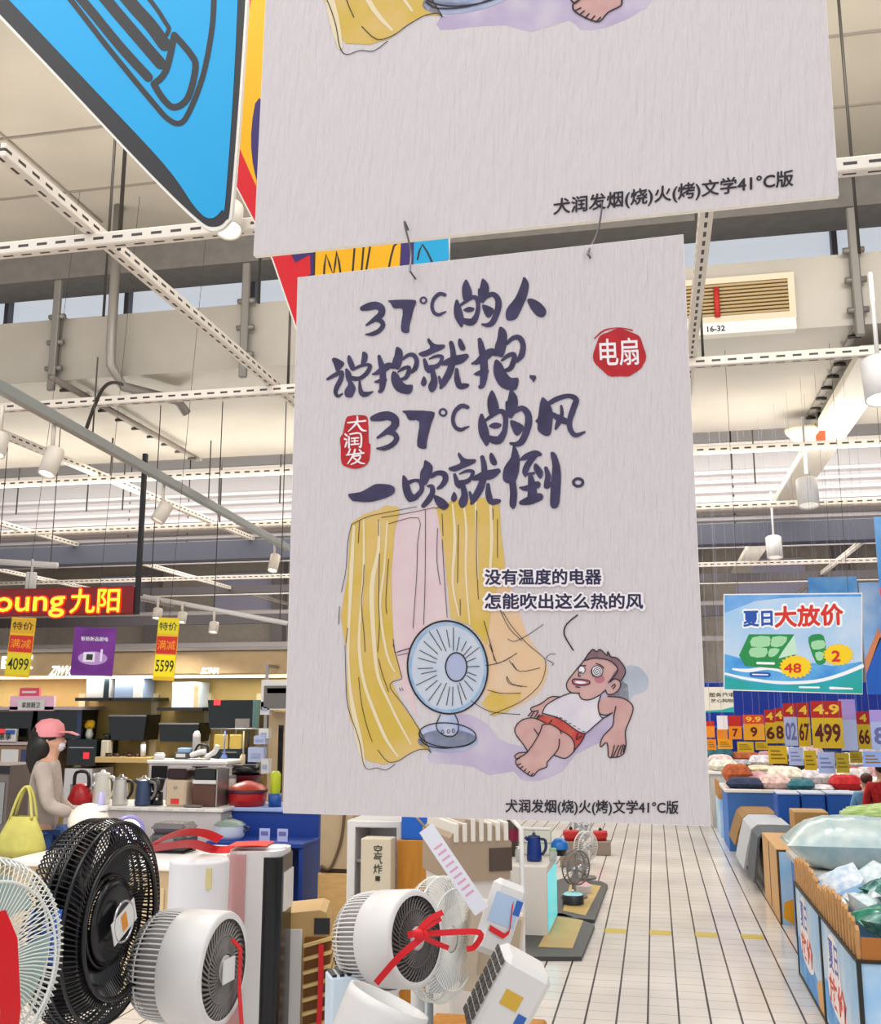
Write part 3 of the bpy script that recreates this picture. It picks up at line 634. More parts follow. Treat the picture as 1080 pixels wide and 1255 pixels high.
def art_speech():
    h = Art(5)
    for (t, x0, y0, x1, y1) in (('没有温度的电器', 594, 715.5, 738, 715), ('怎能吹出这么热的风', 594, 745, 789, 745)):
        h.text(t, x0, y0, x1, y1, h=19, bold=3.0, n=12)
    a = Art(6)
    for (t, x0, y0, x1, y1) in (('没有温度的电器', 595, 715, 737, 714.5), ('怎能吹出这么热的风', 595, 744.5, 788, 744.5)):
        a.text(t, x0, y0, x1, y1, h=18.5, bold=.6, n=6)
    return h, a
def art_caption():
    return Art(4).text('犬润发烟(烧)火(烤)文学41°C版', 620, 994, 831.5, 996, h=18.5, bold=.35, n=4)

_pic = art_picture(); _cap = art_caption()
def print_on(root, sc, arts, off=(0, 0)):
    for name, mat, a in arts:
        me = bpy.data.meshes.new(name); me.from_pydata([(v[0] * sc + off[0], v[1], v[2] * sc + off[1]) for v in a.v], [], a.f); me.materials.append(mat); me.update()
        o = bpy.data.objects.new(name, me); COL.objects.link(o); o.parent = root
def poster(label, W, Hh, th, loc, rot, paper):
    o = thing('hanging_poster', label, 'poster', loc, 0, 'cardboard posters hung one below the other'); o.rotation_mode = 'YXZ'; o.rotation_euler = rot
    B().bx(-W / 2, W / 2, 0, th, -Hh / 2, Hh / 2).build('board', EDGE, o)
    B().bx(-W / 2 + .0005, W / 2 - .0005, -.00015, .0002, -Hh / 2 + .0005, Hh / 2 - .0005).build('printed_paper', paper, o)
    return o
low = poster('lower white poster with four lines of purple brush writing above a cartoon fan', .6, .825, .006, LO['loc'], LO['rot'], PAPER)
WHT = M('print_white', '#efe6e6', .7); RED = M('print_red', '#b51d24', .65, var=.12, scale=60)
st = art_stamp(); se = art_seal(); sp_ = art_speech()
print_on(low, 1, [('brush_headline', INK, art_headline()), ('stamp', RED, st[0]), ('stamp_lettering', WHT, st[1]), ('round_seal', RED, se[0]), ('seal_lettering', WHT, se[1]), ('speech_halo', WHT, sp_[0]), ('speech_lettering', M('ink_indigo', '#2c2547', .6), sp_[1]), ('caption', BLK, _cap)] + _pic)
UM = Matrix.Rotation(-.043, 4, 'Z') @ Matrix.Rotation(.0018, 4, 'X') @ Matrix.Rotation(.0112, 4, 'Y')
upc = Vector((-.1646, 1.4463, 2.4704)) + UM.to_3x3() @ Vector((0, 0, 1.2375 / 2))
up_ = poster('larger upper white poster, mostly blank below its cartoon, above the lower poster', .9, 1.2375, .011, upc, (.0018, .0112, -.043), PAPER_L)
print_on(up_, 1.5, [('caption', BLK, _cap)])
UI = (Matrix.Translation(upc) @ UM).inverted()
o_ = UI @ CP; d_ = UI.to_3x3() @ ray(735, 27); k_ = -o_.y / d_.y
f_ = pl(*C7(200, 1027))
print_on(up_, 1.75, _pic, (o_.x + d_.x * k_ - 1.75 * f_[0], o_.z + d_.z * k_ - 1.75 * f_[1]))

# wire hooks that join the posters
WIRE = M('hook_wire', '#6f6a6c', .3, .9)
def hook(label, pu, pd):
    a = at_y(*pu, 1.437); c = at_y(*pd, 1.428)
    a = a + Vector((0, .0, 0)); m_ = (a + c) / 2
    pts = [a + Vector((0, .022, .0)), a + Vector((0, -.004, .004)), a + Vector((.001, -.005, -.006)), m_ + Vector((.002, .006, 0)), c + Vector((-.002, -.004, .008)), c + Vector((.0, -.005, 0)), c + Vector((.003, .018, -.002))]
    tag(B().path(crom(pts, 4), .0016, 6).build('wire_hook', WIRE), label, 'hook', 'wire hooks between the posters')
hook('left wire hook joining the two posters, above the number 37', (497, 276), (505, 336))
hook('right wire hook joining the two posters, above the round red seal', (737, 253), (723, 316))
# line on which the upper poster hangs
for s_, lb in ((-1, 'left'), (1, 'right')):
    p = upc + UM.to_3x3() @ Vector((s_ * .3, .005, .6))
    B().tube((s_ * .3, .005, .6), (s_ * .3, .005, 1.0), .0015, n=6).build('hanging_line', WIRE, up_)
# ================================================================ shared little builders
def R(x0, y0, x1, y1, Y):                 # photo rectangle -> X0, X1, Z0, Z1 on the plane y = Y
    a = at_y((x0 + x1) / 2, y1, Y); c = at_y((x0 + x1) / 2, y0, Y)
    return at_y(x0, (y0 + y1) / 2, Y).x, at_y(x1, (y0 + y1) / 2, Y).x, a.z, c.z
WHITE = M('plastic_white', '#d6d4d2', .35); OFFW = M('plastic_offwhite', '#d8d3cb', .4); GLOSSK = M('plastic_black', '#17171a', .22)
GREY = M('plastic_grey', '#77726f', .4); CHROME = M('chrome', '#c9c9cc', .15, .9); REDR = M('ribbon_red', '#d3141f', .45); BLKG = M('glass_black', '#0c1110', .12)
TAN = M('laminate_tan', '#b9a177', .55, var=.05, scale=3); CREAM = M('laminate_cream', '#cdbd92', .6, var=.05, scale=2); WHT_L = M('lamp_lens', '#fff8ec', .3, emit=7)

def rbox(b, x0, x1, y0, y1, z0, z1, r=.02): return b.hprism(rrect(x0, x1, y0, y1, min(r, (x1 - x0) * .49, (y1 - y0) * .49)), z0, z1)

# ================================================================ signs hung on the left
# blue sign with a black line drawing of a bottle
Ys = 2.05
def ps(pts, Y): return [(at_y(x, y, Y).x, at_y(x, y, Y).z) for x, y in pts]
out = ps(crom([(-330, -340), (-300, -310), (-160, -146), (60, 85), (180, 212), (240, 271), (262, 283), (280, 272), (286, 245), (300, 60), (312, -160), (318, -330), (300, -350), (-300, -360)], 5, True), Ys)
b0 = at_y(150, 60, Ys)
t = thing('hanging_sign', 'blue hanging sign with black border and a black bottle drawing, top left', 'sign', (b0.x, Ys, b0.z))
MX = Matrix.Translation((-b0.x, 0, -b0.z))
B().prism(out, 0, .012, MX).build('board', M('sign_edge', '#e8e4da', .5), t)
B().prism(ps(crom([(-325, -336), (-296, -308), (-154, -146), (64, 85), (183, 211), (242, 268), (262, 278), (277, 270), (283, 245), (297, 60), (309, -160), (314, -328), (298, -346), (-296, -356)], 5, True), Ys), -.0008, 0, MX).build('border', M('sign_dark', '#2b2a2d', .5), t)
B().prism(ps(crom([(-280, -320), (-130, -150), (92, 85), (200, 200), (240, 255), (258, 268), (272, 258), (277, 240), (289, 60), (296, -160), (292, -310), (270, -330)], 5, True), Ys), -.0016, -.0008, MX).build('field', M('sign_blue', '#0a9ed8', .5), t)
class Flat(Art):
    def __init__(s, layer, Y, org): s.v = []; s.f = []; s.y = -.0004 * layer; s.n = 0; s.Y = Y; s.org = org
    def raw(s, pts, fs):
        o = len(s.v); s.n += 1; e = (s.n % 50) * 2e-6
        for p in pts:
            q = at_y(p[0], p[1], s.Y); s.v.append((q.x - s.org.x, s.y - e, q.z - s.org.z))
        s.f += [tuple(i + o for i in f) for f in fs]
    def build(s, name, mat, parent):
        me = bpy.data.meshes.new(name); me.from_pydata(s.v, [], s.f); me.materials.append(mat); me.update()
        o = bpy.data.objects.new(name, me); COL.objects.link(o); o.parent = parent; return o
T3 = lambda x, y: (x / 2.99, y / 2.99)
a = Flat(6, Ys, b0)
for s_, w_ in (([(787, -300), (785, 0), (775, 130), (745, 280), (700, 400), (665, 452), (620, 440), (560, 375), (400, 180), (260, 0), (60, -250)], 20), ([(640, 130), (700, 200), (718, 250), (690, 360), (640, 395), (600, 365), (565, 310)], 24), ([(565, 310), (610, 260), (640, 130)], 24),
               ([(80, -250), (300, 0), (440, 170), (545, 285)], 34), ([(190, -250), (390, 0), (500, 130), (590, 235)], 42), ([(270, -250), (470, 0), (550, 90), (605, 165)], 48), ([(350, -250), (550, 0), (605, 80), (620, 110), (590, 125), (480, -10), (300, -250)], 16)):
    a.stroke(s_, w_ / 2.99, T=T3)
a.build('bottle_drawing', M('sign_dark'), t)
# multicoloured sign behind the posters
Yb = 2.9; b1 = at_y(430, 200, Yb)
t = thing('hanging_sign', 'red, yellow and purple hanging sign mostly hidden behind the posters', 'sign', (b1.x, Yb, b1.z)); MX = Matrix.Translation((-b1.x, 0, -b1.z))
B().prism(ps([(270, 190), (287, 226), (313, 276), (333, 318), (364, 408), (420, 520), (505, 520), (549, 400), (551, 300), (560, -60), (290, -60)], Yb), 0, .012, MX).build('board', M('sign_edge'), t)
a = Flat(1, Yb, b1); a.poly([(272, 190), (289, 226), (315, 276), (335, 318), (366, 408), (420, 516), (503, 516), (548, 400), (549, 300), (555, -55), (292, -55)]); a.build('field', M('sign_red', '#d71f2b', .5), t)
a = Flat(2, Yb, b1); a.poly([(293, 180), (314, 228), (330, 100), (330, -50), (318, -50), (305, 15)]); a.poly([(318, -50), (560, -50), (552, 200), (340, 200)]); a.build('yellow_field', M('sign_yellow', '#f2b30f', .5), t)
a = Flat(3, Yb, b1); a.poly([(318, 120), (308, 165), (313, 215), (330, 250), (345, 180)], 3); a.poly([(349, 296), (362, 322), (380, 312), (381, 336), (366, 345), (369, 360), (520, 340), (520, 290), (400, 280)]); a.build('purple_field', M('sign_purple', '#3b2d6e', .5), t)
a = Flat(4, Yb, b1); a.poly([(385, 300), (492, 290), (490, 328), (385, 345)]); a.build('yellow_lettering', M('sign_yellow'), t)
a = Flat(4, Yb, b1); a.poly([(508, 285), (549, 280), (551, 318), (507, 328)]); a.build('cyan_patch', M('sign_cyan', '#18a4d6', .5), t)
a = Flat(5, Yb, b1)
for i_, s_ in enumerate(([(397, 345), (400, 312), (409, 338), (413, 308), (418, 338)], [(432, 340), (435, 302)], [(448, 338), (454, 302)], [(443, 338), (446, 302)], [(477, 328), (483, 302), (492, 296)], [(512, 318), (518, 300), (530, 322)], [(385, 345), (386, 302)])):
    a = Flat(5, Yb, b1); a.stroke(s_, 2.4, k=2); a.build('black_stroke', M('sign_dark'), t)

# red lit shop sign with yellow tube lettering
Yn = 8.0; x0, x1, z0, z1 = R(-75, 721, 163, 755, Yn)
t = thing('illuminated_sign', 'red illuminated shop sign with glowing yellow letters hung under the light rail', 'sign', ((x0 + x1) / 2, Yn, z0)); hw = (x1 - x0) / 2; hh = z1 - z0
B().bx(-hw, hw, 0, .1, 0, hh, .008).build('sign_box', M('sign_maroon', '#7c0d0d', .4), t)
for nm, mat, y, h_, n_, e in (('letter_glow', M('neon_red', '#ff2a06', .4, emit=.9), -.003, .17, 10, .014), ('letters', M('neon_yellow', '#ffc02a', .4, emit=1.6), -.012, .165, 4, .003)):
    b = B()
    for q in range(n_):
        ex, ez = e * math.cos(2 * PI * q / n_), e * math.sin(2 * PI * q / n_)
        xa = at_y(-62, 738, Yn).x - t.location.x; xb = at_y(80, 738, Yn).x - t.location.x; xc = at_y(147, 738, Yn).x - t.location.x; xm = at_y(87, 738, Yn).x - t.location.x
        b.text('Joyoung', (xa + xb) / 2 + ex, y - q * 2e-5, hh * .5 - .016 + ez, h=.235, w=xb - xa, bold=0)
        b.text('九阳', (xm + xc) / 2 + ex, y - q * 2e-5, hh * .5 + ez, h=.205, w=xc - xm, bold=0)
    b.build(nm, mat, t)
pz = at_y(176, 555, Yn).z
B().bx(hw + .0, hw + .035, .02, .06, 0, pz - z0).build('hanging_pole', M('pole_black', '#16141a', .4), t)
B().bx(-hw + .1, -hw + .135, .02, .06, hh, pz - z0).build('hanging_pole', M('pole_black'), t)

# strip flags under the left grid
def strip_flag(label, x0, y0, x1, y1, Y, parts, tilt=0.):
    X0, X1, Z0, Z1 = R(x0, y0, x1, y1, Y); wd = (X1 - X0) / 2; H_ = Z1 - Z0
    t = thing('hanging_price_flag', label, 'price flag', ((X0 + X1) / 2, Y, Z0), 0, 'price flags hung on the left'); t.rotation_euler = (0, tilt, 0)
    B().bx(-wd, wd, 0, .004, 0, H_).build('flag_sheet', M('flag_yellow', '#e0b21a', .5), t)
    for nm, f0, f1, mat, txt, tm in parts:
        if f1 - f0 > .02: B().bx(-wd * .96, wd * .96, -.001, 0, H_ * f0, H_ * f1).build(nm, mat, t)
        if txt: B().text(txt, 0, -.002, H_ * (f0 + f1) / 2, h=H_ * (f1 - f0) * .55, w=wd * 1.7, bold=.01).build('lettering', tm, t)
    B().tube((0, .002, H_), (0, .002, H_ + (6.3 - Z1)), .002, n=5).build('hanging_line', b_rod, t)
FR = M('flag_red', '#c5281c', .5); FO = M('flag_orange', '#e88a1c', .5); FY2 = M('flag_lime', '#d9c81a', .5); FK = M('flag_ink', '#26301a', .6)
strip_flag('faded yellow and red price flag below the red shop sign, price 4099', 8, 757, 38, 830, 7.6, [('top_panel', .74, .98, M('flag_ochre', '#cf9f22', .5), '特价', FK), ('red_panel', .42, .7, FR, '满减', FO), ('price_panel', .04, .4, FY2, '4099', FK)], .06)
strip_flag('brighter yellow and red price flag right of the purple flag, price 5599', 189, 757, 215, 834, 7.6, [('top_panel', .74, .98, FY2, '特价', FK), ('red_panel', .42, .7, FR, '满减', FO), ('price_panel', .06, .4, M('flag_bright', '#f2dc10', .5), '5599', FK)], .05)
X0, X1, Z0, Z1 = R(89, 769, 138, 828, 7.8)
t = thing('hanging_flag', 'purple advertising flag with a white appliance picture below the red shop sign', 'flag', ((X0 + X1) / 2, 7.8, Z0)); wd = (X1 - X0) / 2; H_ = Z1 - Z0; t.rotation_euler = (0, .04, .1)
B().bx(-wd, wd, 0, .004, 0, H_).build('flag_sheet', M('flag_purple', '#5c1b78', .5, col2='#7d2f94', scale=4), t)
B().add([(wd * .7 * math.cos(q), -.002, H_ * .36 + H_ * .14 * math.sin(q)) for q in [i * PI / 10 for i in range(20)]], [tuple(range(20))]).build('picture_cloud', M('flag_lilac', '#b58fc9', .5), t)
B().bx(-wd * .45, wd * .1, -.004, -.002, H_ * .28, H_ * .48).bx(wd * .35, wd * .45, -.004, -.002, H_ * .3, H_ * .55).build('picture_appliance', M('flag_white', '#dfdce6', .5), t)
B().bx(-wd * .3, wd * 0, -.005, -.004, H_ * .32, H_ * .44).build('picture_screen', M('sign_dark'), t)
B().text('智能新品厨电', 0, -.002, H_ * .76, h=H_ * .09, w=wd * 1.3).build('lettering', M('flag_white'), t)
B().tube((0, .002, H_), (0, .002, H_ + 6.3 - Z1), .002, n=5).build('hanging_line', b_rod, t)

# ================================================================ light rail and spot lamps
RAILM = M('rail_silver', '#9aa09f', .4, .4)
ra = at_z(-60, 441, 3.6); rb = at_z(352, 671, 3.6); d = rb - ra; ang = math.atan2(d.y, d.x)
o = B().bx(-d.length / 2, d.length / 2, -.03, .03, -.035, .035, .005).build('light_rail', RAILM); o.location = (ra + rb) / 2; o.rotation_euler = (0, 0, ang)
tag(o, 'silver light rail running diagonally under the left struts', 'light rail')
for f in (.25, .6): B().tube((d.length * (f - .5), 0, .03), (d.length * (f - .5), 0, .6), .006, n=5).build('rail_rod', b_rod, o)
def spot(label, px, py, Y, dia, ln_, top, tilt=(-.25, 0), lit=True, col=None, name='spotlight', power=95):
    p = at_y(px, py, Y)
    t = thing(name, label, 'spotlight', p, 0, 'cylinder spotlights')
    mt = col or M('lamp_body', '#d9d0c2', .4)
    mx = Euler((tilt[0], tilt[1], 0)).to_matrix().to_4x4()
    h = B().lathe([(1e-4, ln_ / 2), (dia / 2 - .006, ln_ / 2), (dia / 2, ln_ / 2 - .008), (dia / 2, -ln_ / 2), (dia / 2 - .008, -ln_ / 2), (dia / 2 - .012, -ln_ / 2 + .015)], 20, mx).build('lamp_head', mt, t)
    B().lathe([(1e-4, -ln_ / 2 + .014), (dia / 2 - .011, -ln_ / 2 + .014)], 20, mx).build('lens', WHT_L if lit else M('lens_dim', '#e9e2d6', .3, emit=.6), h)
    B().tube((0, 0, ln_ / 2 * .9), (0, 0, top - p.z), .014, n=8).build('stem', mt, t)
    if lit:                                            # the lamp's own beam
        l = bpy.data.lights.new('lamp_beam', 'SPOT'); l.energy = power; l.spot_size = 2.1; l.spot_blend = .8; l.shadow_soft_size = dia * .35; l.color = (1, .95, .87)
        lo = bpy.data.objects.new('lamp_beam', l); COL.objects.link(lo); lo.parent = t; lo.matrix_local = mx @ Matrix.Translation((0, 0, -ln_ / 2 - .01))
    return t
def rail_y(px):
    f = (px + 60) / 412.
    for _ in range(30):
        q = ra + d * f; k = (q - CP).dot(FWD); x = 540 + FPX * (q - CP).dot(RGT) / k; f += (px - x) / 900.
    return (ra + d * f).y
spot('tan cylinder spotlight on the light rail, nearest to the left edge of the rail', 63, 566, rail_y(70), .115, .19, 3.58, (-.3, .12))
spot('cream cylinder spotlight on the light rail, right of the black pole', 199, 628, rail_y(205), .12, .17, 3.58, (-.35, .35), False)
spot('lit cylinder spotlight at the far end of the rail beside the poster edge', 336, 690, rail_y(340), .115, .2, 3.58, (-.35, .05))
spot('lit spotlight half cut by the left edge, under the slotted strut', -1, 545, 5.4, .1, .15, 3.58)
spot('bright lit spotlight behind the bottom corner of the blue sign', 281, 268, 4.5, .14, .17, 4.2, (-.35, -.15))
for i, (x, y) in enumerate(((193, 752), (223, 757), (262, 769))):
    spot('small lit white spotlight %s the bright price flag, on the white rail' % ['just left of', 'just right of', 'well right of'][i], x, y, 9.0, .09, .1, at_y(x, 731 + (x - 176) * .1875, 9.03).z, (-.25, 0), True, None, 'spotlight', 45)
a = at_y(176, 731, 9.03); c = at_y(352, 764, 9.03)
lr_ = tag(B().path([a, c], .025, 6).build('lamp_rail', M('rail_white', '#d8d4d0', .4)), 'white rail holding three small lit spotlights', 'light rail')
for f in (.05, .5, .95):
    q = a.lerp(c, f); B().tube(q, (q.x, q.y, 4.7), .005, n=5).build('rail_rod', b_rod, lr_)
a = at_y(-10, 688, 9.6); c = at_y(70, 693, 9.6)
lr_ = tag(B().path([a, c], .035, 6).build('lamp_rail', M('rail_white')), 'short white rail above the red shop sign', 'light rail')
for f in (.1, .9):
    q = a.lerp(c, f); B().tube(q, (q.x, q.y, 4.7), .005, n=5).build('rail_rod', b_rod, lr_)
spot('white spotlight hanging above the red shop sign', 38, 712, 9.6, .11, .18, at_y(38, 690, 9.6).z + .04, (0, 0), False, M('rail_white'))
# ================================================================ fans at the front
def ring(b, r, z, wr, n=40, mx=None): return b.path([(r * math.cos(2 * PI * i / n), r * math.sin(2 * PI * i / n), z) for i in range(n)], wr, 6, True, mx=mx)
FACE = Matrix.Rotation(PI / 2, 4, 'X')            # local +z of a round shape turned to face -y
def blades(b, r0, r1, n, z, mx, pitch=.5, wid=.7):
    for k in range(n):
        a0 = 2 * PI * k / n; vs = []; fs = []
        for i in range(5):
            r = r0 + (r1 - r0) * i / 4; w_ = wid * (.55 + .45 * i / 4)
            for j in range(4):
                a = a0 + w_ * (j / 3 - .5) - .25 * i / 4; zz = z + pitch * r1 * .22 * (j / 3 - .5)
                vs.append((r * math.cos(a), r * math.sin(a), zz)); 
        nv = len(vs); vs += [(p[0], p[1], p[2] + .003) for p in vs]
        for i in range(4):
            for j in range(3):
                q = i * 4 + j; fs += [(q, q + 1, q + 5, q + 4), (q + nv, q + nv + 4, q + nv + 5, q + nv + 1)]
        b.add(vs, fs, True, mx)
    return b
def cage_fan(label, p, rz, R0, mats, nw=110, deep=.1, tilt=0., pole=True, hubr=.3, swirl=.5, bowl=False, wr=.0065):
    t = thing('cage_fan', label, 'fan', (p.x, p.y, 0), rz, 'electric fans at the front of the aisle'); z0 = p.z
    mx = Matrix.Translation((0, 0, z0)) @ Matrix.Rotation(tilt, 4, 'X') @ FACE
    wire, hub, blade = mats
    b = B()
    prof = [(hubr * R0, deep * .75), (R0 * .55, deep * .9), (R0 * .8, deep * .95), (R0 * .95, deep * .7), (R0, deep * .2), (R0 * .99, -deep * .5), (R0 * .93, -deep * .85), (R0 * .7, -deep * 1.1), (R0 * .3, -deep * 1.2)]
    if bowl: prof = [(hubr * R0, deep * .3), (R0 * .6, deep * .55), (R0 * .72, deep * 1.0), (R0 * .84, deep * 1.05), (R0 * .95, deep * .75), (R0, deep * .2), (R0, -deep * .7), (R0 * .95, -deep * 1.1), (R0 * .8, -deep * 1.25), (R0 * .3, -deep * 1.3)]
    for k in range(nw):
        a0 = 2 * PI * k / nw; m_ = len(prof)
        b.path([(r * math.cos(a0 + swirl * (1 - r / R0) * (1 if i < 6 else 0)), r * math.sin(a0 + swirl * (1 - r / R0) * (1 if i < 6 else 0)), z) for i, (r, z) in enumerate(prof)], R0 * wr, 4, cap=False, mx=mx)
    g = b.build('wire_cage', wire, t)
    b = B()
    for r, z in ((R0, deep * .2), (R0 * .99, -deep * .45), (R0 * .8, deep * .95), (R0 * .3, -deep * 1.2)): ring(b, r, z, R0 * .014, 44, mx)
    b.build('rim_rings', wire, t)
    blades(B(), R0 * .15, R0 * .86, 5, 0, mx, .9, .95).build('blade_wheel', blade, t)
    B().lathe([(1e-4, deep * .8), (hubr * R0 * .8, deep * .78), (hubr * R0 * 1.02, deep * .7), (hubr * R0, deep * .6), (1e-4, deep * .6)], 32, mx).build('front_cap', hub, t)
    B().lathe([(1e-4, -deep * 2.2), (R0 * .25, -deep * 2.1), (R0 * .3, -deep * 1.5), (R0 * .3, -deep * 1.1), (1e-4, -deep * 1.1)], 24, mx).build('motor_housing', hub, t)
    if pole:
        B().tube((0, deep * 1.6, .04), (0, deep * 1.6, z0), .022, n=12).build('pole', hub, t)
        B().lathe([(1e-4, .05), (.12, .045), (.2, .02), (.205, 0), (1e-4, 0)], 28, Matrix.Translation((0, deep * 1.6, 0))).build('base', hub, t)
    return t, mx
KW = M('wire_black', '#101013', .25)
p = at_y(120, 1128, 2.55); RB = px_m(119, p)
t, mx = cage_fan('large black floor fan with a white label plate on its hub, tied with red ribbon', p, math.radians(90), RB, (KW, GLOSSK, M('blade_black', '#15171a', .3)), 112, .062, hubr=.42, swirl=.45, bowl=True, wr=.009)
for r, z, w_ in ((RB * .73, .066, .007), (RB * .97, .045, .005), (RB * .995, -.01, .005), (RB * .44, .03, .006)): ring(B(), r, z, w_, 44, mx).build('front_ring', GLOSSK, t)
blades(B(), RB * .12, RB * .9, 6, -.02, mx, .5, 1.05).build('inner_blades', M('blade_black'), t)
b = B().bx(-.06, .06, -.075, -.073, -.03, .03, mx=Matrix.Translation((0, 0, p.z)) @ Matrix.Rotation(-.4, 4, 'Y')); q = b.build('label_plate', M('plate_white', '#d9d9d6', .3), t); q['label'] = 'white label plate'
B().bx(-.014, .012, -.0765, -.0755, -.02, .022, mx=Matrix.Translation((0, 0, p.z)) @ Matrix.Rotation(-.4, 4, 'Y')).build('plate_picture', M('plate_orange', '#d98a2b', .5), q)
ring(B(), .05, .072, .004, 24, mx).build('hub_ring', CHROME, t)
b = B().sheet([(RB * .985 * math.cos(a), -.0, p.z + RB * .985 * math.sin(a)) for a in [2.85 + i * .1 for i in range(6)]], Vector((0, .08, 0)), .002)
b.build('blue_sticker', M('sticker_blue', '#2d55a8', .4), t)
p = at_y(-36, 1190, 2.0); 
t, mx = cage_fan('white fan cut by the left edge, red ribbon hanging over its face', p, math.radians(74), px_m(132, p), (M('wire_white', '#dfe1dc', .35), WHITE, M('blade_teal', '#a9c9c4', .3, alpha=.6)), 100, .05, hubr=.25, swirl=.25)
B().sheet([(-.0, -.06, p.z + .12), (.03, -.066, p.z + .06), (.05, -.068, p.z - .08), (.05, -.06, p.z - .3)], Vector((.05, 0, .0)), .002).build('red_ribbon', REDR, t)

def drum_fan(label, p, rz, Rd, dep, body, face, tilt=0., nf=44, stand=True):
    t = thing('drum_fan', label, 'fan', (p.x, p.y, 0), rz, 'white drum shaped circulator fans'); z0 = p.z
    mx = Matrix.Translation((0, 0, z0)) @ Matrix.Rotation(tilt, 4, 'X') @ FACE
    B().lathe([(Rd * .86, dep * .5), (Rd * .97, dep * .5), (Rd, dep * .46), (Rd * 1.0, -dep * .02), (Rd * .97, -dep * .05)], 40, mx).build('drum_shell', body, t)
    b = B()
    for k in range(64):                                       # rear cage bars
        a = 2 * PI * k / 64
        b.path([(Rd * f * math.cos(a), Rd * f * math.sin(a), z) for f, z in ((.97, -dep * .04), (.97, -dep * .2), (.93, -dep * .36), (.8, -dep * .47), (.5, -dep * .53), (.2, -dep * .54))], Rd * .018, 4, cap=False, mx=mx)
    for f, z in ((.93, -.34), (.6, -.5)): ring(b, Rd * f, dep * z, Rd * .016, 36, mx)
    b.build('rear_cage', body, t)
    B().lathe([(1e-4, -dep * .3), (Rd * .5, -dep * .3), (Rd * .5, -dep * .1), (1e-4, -dep * .1)], 24, mx).build('motor_housing', GREY, t)
    B().lathe([(Rd * .9, -dep * .05), (Rd * .88, -dep * .3), (Rd * .7, -dep * .42), (1e-4, -dep * .45)], 32, mx).build('inner_shell', M('shell_grey', '#9c9896', .5), t)
    b = B()
    for k in range(nf):                                       # swirling front bars
        a0 = 2 * PI * k / nf
        b.path([(Rd * f * math.cos(a0 + 1.0 * (1 - f)), Rd * f * math.sin(a0 + 1.0 * (1 - f)), dep * (.46 + .06 * (1 - f))) for f in (.93, .75, .55, .4, .26)], Rd * .022, 4, cap=False, mx=mx)
    ring(b, Rd * .92, dep * .48, Rd * .03, 40, mx); ring(b, Rd * .58, dep * .49, Rd * .016, 36, mx)
    b.build('front_grille', face, t)
    B().lathe([(1e-4, dep * .38), (Rd * .9, dep * .36)], 32, mx).build('inner_disc', M('fan_dark', '#4a4746', .5), t)
    B().lathe([(1e-4, dep * .54), (Rd * .2, dep * .535), (Rd * .27, dep * .5), (1e-4, dep * .48)], 24, mx).build('hub_cap', M('hub_grey', '#b9b5b3', .35), t)
    if stand:
        B().tube((0, .0, .03), (0, 0, z0 - Rd * .9), .024, n=12).build('pole', body, t)
        B().lathe([(1e-4, .05), (.1, .045), (.16, .015), (.165, 0), (1e-4, 0)], 28).build('base', body, t)
        B().lathe([(.05, -Rd * 1.3), (.045, -Rd * 1.1), (.06, -Rd * .97)], 20, Matrix.Translation((0, 0, z0))).build('neck', body, t)
    return t, mx
p = at_y(228, 1184, 2.75)
t, mx = drum_fan('white drum fan with side slots, between the black fan and the white tower', p, math.radians(86), px_m(66, p), px_m(104, p), WHITE, GREY)
rr_ = px_m(66, p); dd = px_m(104, p)
B().bx(-.04, .025, -dd * .58, -dd * .565, p.z - .03, p.z + .03).build('label_plate', M('plate_white'), t)
B().sheet([(rr_ * .1, -dd * .55, p.z + rr_ * .5), (rr_ * .3, -dd * .6, p.z + rr_ * .3), (rr_ * .25, -dd * .62, p.z - rr_ * .4), (rr_ * .4, -dd * .64, p.z - rr_ * 1.3)], Vector((.02, 0, 0)), .002).build('red_ribbon', REDR, t)

p = at_y(472, 1150, 3.35); Rd = px_m(56, p); Dd = px_m(98, p)
t, mx = drum_fan('white drum fan with a grey face and red bow, beside the louvred cooler', p, math.radians(66), Rd, Dd, WHITE, M('face_grey', '#55504e', .4), -.12)
bx_ = at_y(512, 1144, 3.2)
p3 = at_y(540, 1150, 3.75); R3 = px_m(72, p3)
t3, mx3 = cage_fan('white cage fan with clear blades directly behind the red bow', p3, math.radians(72), R3, (M('wire_white'), WHITE, M('blade_clear', '#c7cdd6', .2, alpha=.6)), 90, .06, -.05, hubr=.22, swirl=.2)
bow = thing('ribbon_bow', 'red ribbon bow tied between the drum fan and the cage fan', 'ribbon', bx_)
def rib(name, pts, w_, mat=REDR, parent=bow, wv=Vector((0, .0, 1)), Y=3.15):
    L = [at_y(x, y, Y + dy) - parent.location for x, y, dy in pts]
    ww = px_m(w_, bx_)
    L = [Vector(q) for q in crom([tuple(q) for q in L], 5)]
    wl = []
    for i in range(len(L)):
        d_ = (L[min(i + 1, len(L) - 1)] - L[max(i - 1, 0)]).normalized(); n_ = d_.cross(Vector((.2, -1, .15)))
        wl.append(n_.normalized() * ww)
    return B().sheet(L, wl, .0015).build(name, mat, parent)
rib('ribbon_tail', [(500, 1146, 0), (522, 1144, -.02), (490, 1172, -.03), (461, 1205, 0)], 8)
rib('ribbon_loop', [(512, 1146, -.02), (545, 1143, .05), (588, 1143, .1), (582, 1160, .12), (572, 1163, .12)], 7)
rib('ribbon_loop', [(514, 1146, -.02), (535, 1156, .05), (550, 1162, .08)], 6)
rib('ribbon_tail', [(510, 1145, -.02), (525, 1128, 0), (543, 1118, .02)], 7)
rib('ribbon_tail', [(512, 1146, -.02), (526, 1135, 0), (541, 1126, .02)], 5)
B().ball((at_y(513, 1145, 3.12) - bow.location), .018, .012, .016).build('knot', REDR, bow)

